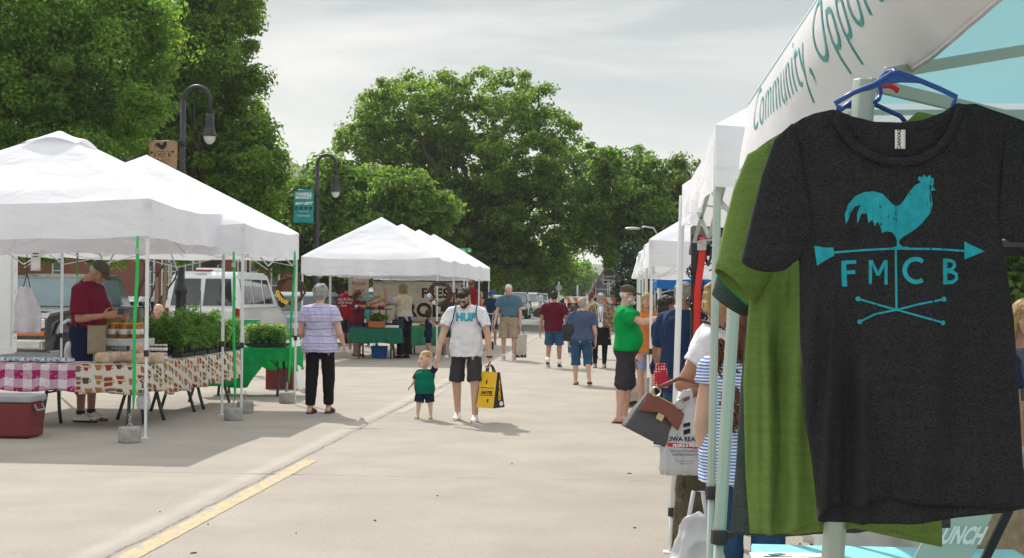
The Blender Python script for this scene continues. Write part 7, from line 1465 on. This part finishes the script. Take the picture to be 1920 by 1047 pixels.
# reversed white lettering on the roof, seen from below
tm = text_mesh('EMPOWER', .17, bold=.006)
a1 = at(1930, 190, 3.1)
def roofpt(x, y):
    """under the street-side slope"""
    X = X0+.42+y; h = (X-X0)/hx; return Vector((X, 3.62-x, Z0-.01+.98*h-.03*math.sin(math.pi*h)-.012))-O0
flat2mesh(tm, roofpt, 'lettering', 'ink_white', can, .04)
def sagebar(name, P0, P1, w, parent, h=None, m='tent_sage'):
    b = MB(); b.bar(P0-O0, P1-O0, w, h); return b.build(name, m, parent, bevel=.003)
def pleg(px0, py0, px1, py1, Y, w, zt, clamp_y=None, r_=None, m='tent_sage'):
    p, q = at(px0, py0, Y), at(px1, py1, Y); d = (p-q); ground = q-d*(q.z/d.z); topp = q+d*((zt-q.z)/d.z); O = Vector(r_.location); c = at(px1, clamp_y, Y) if clamp_y else None
    zc = c.z if c else .25; kk = ground+d*(zc/d.z)
    b = MB(); b.tube([kk-O, topp-O], w/2*1.08, 6, up=(1, 0, 0)); o = b.build('leg', m, r_, bevel=.002); b = MB(); b.tube([ground-O, kk-O+d*.01], w/2*.82, 6, up=(1, 0, 0)); b.build('lower_tube', m, o); b = MB(); b.tube([kk-O-d.normalized()*.025, kk-O+d.normalized()*.03], w*.72, 8); b.box(kk-O+Vector((w*.9, 0, .01)), (w*.8, .02, .025)); b.build('clamp', 'black_plastic', o, bevel=.002)
    b = MB(); b.box(ground-O+Vector((0, 0, .004)), (.09, .09, .008)); b.build('foot_plate', m, o)
pleg(1374, 600, 1347, 1035, 5.45, .045, at(1384, 335, 5.45).z, 1008, T0)
pleg(1618, 200, 1562, 1040, 2.85, .042, at(1625, 150, 2.85).z, None, T0)
pleg(2300, 200, 2280, 1040, 5.45, .045, Z0-.03, None, T0)
sagebar('truss_bar', at(1660, 138, 2.9), at(2020, 78, 3.15), .012, T0, .024); sagebar('truss_bar', at(1630, 158, 2.88), at(2040, 256, 3.2), .012, T0, .027)
sagebar('truss_bar', Vector((X0+.03, 2.0, Z0-.035)), Vector((X0+.03, 5.45, Z0-.035)), .02, T0); sagebar('truss_bar', Vector((X0+.03, 5.45, Z0-.05)), Vector((X0+2.9, 5.45, Z0-.05)), .02, T0)
T1 = [o for o in S.objects if o.get('label', '').startswith('white tent whose corner')][0]
pleg(1345, 360, 1331, 1035, 5.90, .031, 2.24, 925, T1, 'tent_sage'); pleg(1277, 440, 1262, 900, 9.02, .036, 2.22, None, T1, 'tent_white')
for x_ in (3.1,):
    for y_ in (5.9, 9.0): O = Vector(T1.location); leg(T1, X0+x_-O.x, y_-O.y, 2.2)
# ---------------------------------------------------------------- heather knit
def knit(name, c1, c2, sc=1.0):
    m = mat(name, c1, .95, spec=.08); n, l = nodes(m); b = n['Principled BSDF']; t = n.new('ShaderNodeTexCoord')
    def nz_(s, st): mp_ = n.new('ShaderNodeMapping'); mp_.inputs['Scale'].default_value = st; l.new(t.outputs['Object'], mp_.inputs[0]); z = n.new('ShaderNodeTexNoise'); z.inputs['Scale'].default_value = s; z.inputs['Detail'].default_value = 3; l.new(mp_.outputs[0], z.inputs['Vector']); return z.outputs['Fac']
    r = n.new('ShaderNodeValToRGB'); r.color_ramp.elements[0].position = .38; r.color_ramp.elements[1].position = .62; r.color_ramp.elements[0].color = (*c1, 1); r.color_ramp.elements[1].color = (*c2, 1)
    l.new(nz_(620, (.3, 1, 1.5)), r.inputs[0]); r2 = n.new('ShaderNodeValToRGB'); r2.color_ramp.elements[0].color = (.93, .93, .94, 1); r2.color_ramp.elements[1].color = (1.06, 1.06, 1.05, 1); r2.color_ramp.elements[0].position = .35; r2.color_ramp.elements[1].position = .65; l.new(nz_(30, (.35, 1, 3)), r2.inputs[0])
    mx_ = n.new('ShaderNodeMix'); mx_.data_type = 'RGBA'; mx_.blend_type = 'MULTIPLY'; mx_.inputs['Factor'].default_value = 1; l.new(r.outputs[0], mx_.inputs['A']); l.new(r2.outputs[0], mx_.inputs['B']); l.new(mx_.outputs['Result'], b.inputs['Base Color'])
    bp = n.new('ShaderNodeBump'); bp.inputs['Strength'].default_value = .3; bp.inputs['Distance'].default_value = .0015; l.new(nz_(420, (.6, 1, 1)), bp.inputs['Height']); b.inputs['Sheen Weight'].default_value = .04
    l.new(bp.outputs[0], b.inputs['Normal']); tl = n.new('ShaderNodeBsdfTranslucent'); ms = n.new('ShaderNodeMixShader'); ms.inputs[0].default_value = .10; l.new(mx_.outputs['Result'], tl.inputs['Color']); l.new(b.outputs[0], ms.inputs[1]); l.new(tl.outputs[0], ms.inputs[2]); l.new(ms.outputs[0], n['Material Output'].inputs['Surface']); return m
knit('knit_charcoal', (.016, .017, .020), (.048, .048, .052)); knit('knit_green', (.135, .22, .055), (.195, .305, .08)); knit('knit_grey', (.05, .065, .065), (.10, .12, .12)); knit('knit_kelly', (.0, .22, .07), (.01, .30, .10))
mat('hanger_blue', (.01, .07, .30), .35, spec=.5); mat('print_aqua', (.01, .34, .42), .75, var=.18, scale=60)
def tshirt(label, m, Y, top_f, top_b, hem_f, hem_b, Lf, Rf, sleeves, folds, T=.013, group=None, zc=600):
    """hanging shirt from its outline, at its own distance; front and back panels meet at the side seams"""
    o0 = at(1690, zc, Y); r = thing('hanging_shirt', label, 't-shirt', tuple(o0), 0, group); b = MB()
    def pt(px, py, dy): p = at(px, py, Y); k = (Y+dy)/Y; return Vector((p.x, Y+dy, p.z))-o0
    NU, NV = 90, 80
    def panel(top, hem, s):
        def fn(u, v):
            l0, r0 = Lf[0][1], Rf[0][1]; pxt = l0+(r0-l0)*u; yt = lin(pxt, top); lx, rx = lin(v, Lf), lin(v, Rf); px = lx+(rx-lx)*u; yh = lin(px, hem); py = yt+(yh-yt)*v
            d = T*max(math.sin(math.pi*u), 0)**.55*s; fo = sum(a_*math.exp(-((px+sl*(py-600)-c_)/w_)**2)*min(1, max(0, (py-p0)/160))*min(1, v*3) for c_, w_, a_, p0, sl in folds)
            fo += .012*noise.noise(Vector((px/55+py/300, py/240, s)))+.006*noise.noise(Vector((px/24-py/160, py/110, 3+s)))+.003*noise.noise(Vector((px/9, py/60, 5)))
            return pt(px, py, -d if s > 0 else d*.4-d*.0)+Vector((0, (-fo if s > 0 else -fo*.6)*(math.sin(math.pi*u)**.3 if 0 < u < 1 else 0), 0))
        b.grid(fn, NU, NV)
    panel(top_f, hem_f, 1); panel(top_b, hem_b, -1); body = b.build('body', m, r, solid=.0016)
    for sl in sleeves:
        b = MB(); n = 36; vs = []; m_ = len(sl)*3-2; 
        def rg_(t, i): 
            k = min(int(t), len(sl)-2); w_ = t-k; w_ = w_*w_*(3-2*w_)*.5+w_*.5; return sl[k][i]+(sl[k+1][i]-sl[k][i])*w_
        for j in range(m_):
            t = j/3; x0, y0, x1, y1, th, sg = [rg_(t, i) for i in range(6)]
            for k in range(n):
                a_ = 2*math.pi*k/n; c_ = (1-math.cos(a_))/2; s_ = math.sin(a_); px = x0+(x1-x0)*c_; py = y0+(y1-y0)*c_+max(s_, 0)*sg-max(-s_, 0)*sg*.4
                vs.append(pt(px, py, -th*math.copysign(abs(s_)**.8, s_)-.004*noise.noise(Vector((px/30, py/60, 7)))))
        b.add(vs, [(j*n+k, j*n+(k+1) % n, (j+1)*n+(k+1) % n, (j+1)*n+k) for j in range(m_-1) for k in range(n)]); so = b.build('sleeve', m, r, solid=.0016)
        c = MB(); base_ = vs[-n:]; prev = vs[-2*n:-n]; c.tube([base_[k % n].lerp(prev[k % n], .35)*1.0 for k in range(n+1)], .0012, 4); c.build('cuff_stitch', m, so)
    cpts = [p for p in top_f if NP[0] <= p[0] <= NP[1]]; return r, body, pt
NP = (1566, 1794)
top_f = [(1440, 275), (1456, 258), (1480, 238), (1505, 222), (1527, 214), (1563, 208), (1569, 214), (1580, 240), (1600, 266), (1625, 284), (1655, 296), (1690, 299), (1722, 293), (1750, 277), (1772, 250), (1787, 216), (1794, 196), (1806, 198), (1825, 196), (1880, 214), (1925, 230), (1960, 260)]
top_b = [(1440, 275), (1456, 258), (1480, 238), (1505, 222), (1527, 213), (1563, 206), (1575, 210), (1600, 220), (1640, 229), (1690, 231), (1730, 226), (1770, 211), (1794, 194), (1806, 197), (1825, 195), (1880, 214), (1925, 230), (1960, 260)]
hem_f = [(1534, 973), (1545, 955), (1557, 948), (1600, 946), (1616, 944), (1618, 934), (1680, 936), (1750, 944), (1830, 950), (1925, 953)]; hem_b = [(1534, 978), (1600, 981), (1700, 981), (1760, 976), (1807, 969), (1870, 962), (1925, 953)]
Lf = [(0, 1456), (.15, 1474), (.33, 1499), (.55, 1500), (.72, 1508), (.85, 1523), (1, 1534)]; Rf = [(0, 1925), (.1, 1900), (.3, 1878), (.5, 1900), (.75, 1912), (.9, 1918), (1, 1924)]
sl_l = [(1486, 232, 1530, 440, .012, 0), (1452, 262, 1508, 468, .018, 0), (1428, 330, 1503, 478, .022, 2), (1408, 412, 1497, 486, .026, 6), (1390, 488, 1480, 494, .030, 20)]
sl_r = [(1885, 222, 1868, 440, .010, 0), (1925, 236, 1893, 452, .014, 0), (1965, 330, 1900, 455, .02, 0), (1998, 440, 1903, 452, .024, 8)]
folds = [(1560, 7, .034, 560, .05), (1614, 10, .034, 640, 0), (1588, 11, -.024, 560, 0), (1522, 12, .022, 480, .06), (1760, 30, .014, 420, .12), (1690, 60, .010, 420, 0), (1860, 26, .010, 480, -.05), (1790, 40, -.006, 560, 0), (1640, 22, -.006, 300, .35), (1905, 12, .006, 480, 0)]
r, body, pt = tshirt('charcoal heather T-shirt with aqua rooster weather vane print, frontmost on its blue hanger', 'knit_charcoal', 2.6, top_f, top_b, hem_f, hem_b, Lf, Rf, [sl_l, sl_r], folds, group='T-shirts hanging from the banner tent')
def rib(tops, dy, nm, wv, par, m='knit_charcoal', lo=1564, hi=1797):
    pts = [p for p in tops if lo <= p[0] <= hi]; vs = []; n = 60
    for k in range(n+1):
        px = lo+4+(hi-lo-8)*k/n; py = lin(px, tops); e = .5; d = Vector((2*e, lin(px+e, tops)-lin(px-e, tops))).normalized(); nn = Vector((-d.y, d.x)); u = (px-lo)/(hi-lo)
        for w_, dd in ((-1, 0), (wv*.5, -.003), (wv, -.001)): vs.append(pt(px+nn.x*w_, py+nn.y*w_, dy-T_*0-.0135*max(0, math.sin(math.pi*(px-1456)/469))**.55*(1 if dy <= 0 else -.4)+dd*(1 if dy <= 0 else .3)))
    b = MB(); b.add(vs, [(3*i+j, 3*i+j+1, 3*i+3+j+1, 3*i+3+j) for i in range(n) for j in (0, 1)]); return b.build(nm, m, par, solid=.002)
T_ = 0
rib(top_f, -.004, 'collar', 15, body); rib(top_b, .004, 'collar', 13, body)
cs0 = caster(body, off=.0012)
def prn(x, y): return cs0((x, 0, y))
# print placed at its size on the chest; the vane's own unit is 1000 zoom pixels
K = 1000/2.3796/F*2.6; c0 = at(1380+723/2.3796, 180+690/2.3796, 2.6)-Vector(r.location)
flat2mesh(shift2d(VANE, c0.x, c0.z, K), prn, 'print', 'print_aqua', body, .006)
tg = at(1687, 262, 2.592)-Vector(r.location); b = MB(); b.grid(lambda u, v: tg+Vector(((u-.5)*.018, -.004, (v-.5)*.034)), 3, 6); tgo = b.build('neck_tag', 'label_white', body, solid=.0006)
tm = text_mesh('CANVAS.', .0095, bold=.0002); flat2mesh(([Vector((-v[1], v[0])) for v in tm[0]], tm[1]), lambda x, y: tg+Vector((x+.001, -.0052, y-.019)), 'lettering', 'ink_black', tgo)
# stitched hem line on the front
b = MB(); pts = []
for k in range(60):
    px = 1545+(1915-1545)*k/59; py = lin(px, hem_f)-20; p = at(px, py, 2.6)-Vector(r.location); q = cs0(p)
    if q: pts.append(q+Vector((0, .0007, 0)))
b.tube(pts, .0007, 4); b.build('hem_stitch', 'knit_charcoal', body)
def hanger(label, pts, Y, hook, parent_loc):
    o0 = at(pts[0][0], pts[0][1], Y); h = thing('clothes_hanger', label, 'clothes hanger', tuple(o0), 0, 'blue plastic hangers'); b = MB(); q = [at(x, y, Y)-o0 for x, y in pts]; b.tube(q, [.0047]*len(q), 8); b.build('arm', 'hanger_blue', h)
    b = MB(); web = [at(x, y, Y)-o0 for x, y in hook['web']]; n = len(web); b.add([p+Vector((0, -.002, 0)) for p in web]+[p+Vector((0, .002, 0)) for p in web], [tuple(range(n)), tuple(range(2*n-1, n-1, -1))]+[(i, i+n, (i+1) % n+n, (i+1) % n) for i in range(n)], False); b.build('web', 'hanger_blue', h)
    b = MB(); b.tube([at(x, y, Y+dy)-o0 for x, y, dy in hook['hook']], .0042, 8); b.build('hook', 'hanger_blue', h)
hanger('larger blue plastic hanger carrying the charcoal rooster shirt', [(1572, 214), (1573, 200), (1566, 194), (1600, 174), (1640, 158), (1672, 138), (1684, 136), (1712, 146), (1760, 166), (1793, 182), (1789, 190), (1786, 205)], 2.604, dict(web=[(1600, 175), (1640, 158), (1672, 139), (1686, 136), (1712, 147), (1740, 158), (1718, 156), (1690, 155), (1665, 158), (1630, 170)], hook=[(1682, 140, 0), (1676, 132, .03), (1664, 134, .09), (1652, 146, .13), (1650, 160, .15), (1651, 175, .16), (1648, 186, .14), (1640, 192, .12)]), None)
hanger('smaller looking blue hanger just behind, carrying the green shirt', [(1574, 222), (1574, 208), (1590, 196), (1610, 182), (1640, 196), (1688, 218), (1700, 232)], 2.86, dict(web=[(1584, 204), (1608, 184), (1618, 183), (1650, 200), (1625, 203)], hook=[(1610, 184, 0), (1612, 170, .0), (1625, 158, .02), (1640, 165, .03)]), None)
b = MB(); o0 = at(1654, 163, 2.8); r_ = thing('red_clip', 'small red clip on the tent bar beside the hanger hook', 'clip', tuple(o0)); b.tube([(0, 0, 0), (.012, 0, .003), (.022, 0, -.001), (.028, 0, -.006), (.027, 0, -.012)], [.004, .006, .005, .006, .003], 8); b.build('lever', 'strap_red', r_, bevel=.001)
# green shirt behind
gt = [(1408, 292), (1440, 268), (1480, 245), (1560, 222), (1580, 216), (1600, 232), (1660, 240), (1700, 232), (1720, 214), (1760, 222), (1800, 260)]; gb = [(x, y-4) for x, y in gt]
gh = [(1405, 997), (1440, 1001), (1470, 999), (1500, 983), (1560, 976), (1640, 984), (1700, 1000), (1765, 1024)]; ghb = [(1405, 1000), (1500, 1001), (1600, 990), (1765, 1026)]
GF = [(1440, 10, .022, 560, 0), (1500, 16, .022, 500, .04), (1468, 12, -.016, 560, 0), (1420, 8, .012, 600, 0)]
NP = (0, 0)
tshirt('leaf green T-shirt hanging second, behind the charcoal one', 'knit_green', 2.85, gt, gb, gh, ghb, [(0, 1412), (.12, 1408), (.40, 1404), (.6, 1394), (.85, 1398), (1, 1406)], [(0, 1800), (.4, 1760), (1, 1766)],
    [[(1440, 270, 1500, 420, .01, 0), (1402, 290, 1470, 500, .018, 0), (1376, 355, 1448, 520, .024, 0), (1357, 430, 1425, 560, .03, 0), (1341, 508, 1412, 574, .034, -14)]], GF, group='T-shirts hanging from the banner tent')
tshirt('kelly green T-shirt hanging third, a sliver showing at the sleeve', 'knit_kelly', 2.98, [(x+4, y+14) for x, y in gt], [(x+4, y+12) for x, y in gt], [(1420, 985), (1750, 990)], [(1420, 985), (1750, 990)], [(0, 1425), (.4, 1420), (1, 1425)], [(0, 1790), (.4, 1745), (1, 1745)],
    [[(1450, 300, 1500, 440, .01, 0), (1400, 360, 1460, 520, .018, 0), (1345, 520, 1400, 572, .022, -4)]], [], group='T-shirts hanging from the banner tent')
tshirt('dark grey T-shirt hanging last behind the green ones', 'knit_grey', 3.1, [(x+2, y+18) for x, y in gt], [(x+2, y+16) for x, y in gt], [(1370, 998), (1400, 1003), (1460, 1005), (1790, 985)], [(1370, 1000), (1790, 990)], [(0, 1420), (.38, 1404), (.6, 1389), (.8, 1381), (1, 1369)], [(0, 1790), (.4, 1770), (1, 1782)],
    [[(1450, 300, 1500, 440, .01, 0), (1395, 380, 1460, 520, .02, 0), (1352, 490, 1425, 565, .028, 0), (1335, 552, 1398, 592, .034, 8)]], [(1395, 12, .010, 600, 0)], group='T-shirts hanging from the banner tent')
# aqua table, paper, tilted price board, burlap covered table
ta, tb = at(1412, 1018, 5.0), at(1905, 1018, 5.0)
cxx = (ta.x+tb.x)/2; folding_table('folding table under the aqua cloth below the hanging shirts', cxx, 4.1, 1.8, .76, rz=R(90)); cloth('smooth aqua plastic tablecloth below the hanging shirts', cxx, 4.1, tb.x-ta.x-.02, 1.84, .5, 'cloth_aqua', seed=50)
b = MB(); b.grid(lambda u, v: Vector(((u-.5)*.28, (v-.5)*.38, .002+.004*math.sin(u*3))), 8, 8); p = at(1500, 1040, 4.6); o = b.build('paper_sheet', 'label_white', None, solid=.001); o.location = (p.x, 4.62, tz+.008); prop(o, 'white paper sheet lying on the aqua tablecloth', 'paper')
for i in range(6): 
    c = MB(); c.box((0, -.14+.05*i, .006), (.2, .012, .0008)); q = c.build('print', 'ink_black', o)
b = MB(); b.box((0, 0, .004), (.05, .03, .004)); o = b.build('blue_tape', 'teal_ink_dark'); o.location = (at(1460, 1030, 4.72).x, 4.76, tz+.010); o.rotation_euler.z = .5; prop(o, 'small blue tape strip holding the paper on the aqua table', 'tape')
p0, p1 = at(1818, 965, 4.0), at(1775, 1060, 3.9); r = thing('display_board', 'tilted sage green display board with white letters and black edge on the aqua table', 'display board', (p1.x, 3.95, tz)); d_ = Vector((p0.x-p1.x, 0, p0.z-p1.z)); up = .52
b = MB(); b.prism([(-.15, 0), (.0, 0), (.22, .46), (.07, .46)], 0, .008); b.build('panel', 'tent_sage', r, bevel=.002); b = MB(); b.bar((.035, -.01, 0), (.255, .01, .46), .012, .022); b.build('edge', 'bag_black', r)
tm = text_mesh('LUNCH', .09, bold=.004); flat2mesh(tm, lambda x, y: Vector((-.125+x*.42+(y*.7+.2)*.478, -.003, (y*.7+.2)*1.0)) if x < .32 else None, 'lettering', 'ink_white', r)
p = at(1900, 950, 6.6); folding_table('folding table under the frayed burlap cloth at the right edge', p.x+.42, 6.7, 1.3, .7); cloth('frayed tan burlap cloth hanging over the table at the right edge', p.x+.42, 6.7, 1.4, .76, lambda k, u: .20+.42*min(1, max(0, (u-.06)*3)), 'cloth_burlap', seed=55, rag=.03)
# ---------------------------------------------------------------- summer haze
b = MB(); b.box((0, 650, 59), (2000, 1500, 121)); hz_ = bpy.data.materials.new('haze_air'); hz_.use_nodes = True; n, l = nodes(hz_); n.remove(n['Principled BSDF'])
v = n.new('ShaderNodeVolumePrincipled'); v.inputs['Color'].default_value = (.93, .95, .97, 1); v.inputs['Density'].default_value = .0003; v.inputs['Anisotropy'].default_value = .3; l.new(v.outputs[0], n['Material Output'].inputs['Volume'])
prop(b.build('haze', hz_), kind='stuff'); S.cycles.volume_step_rate = 10
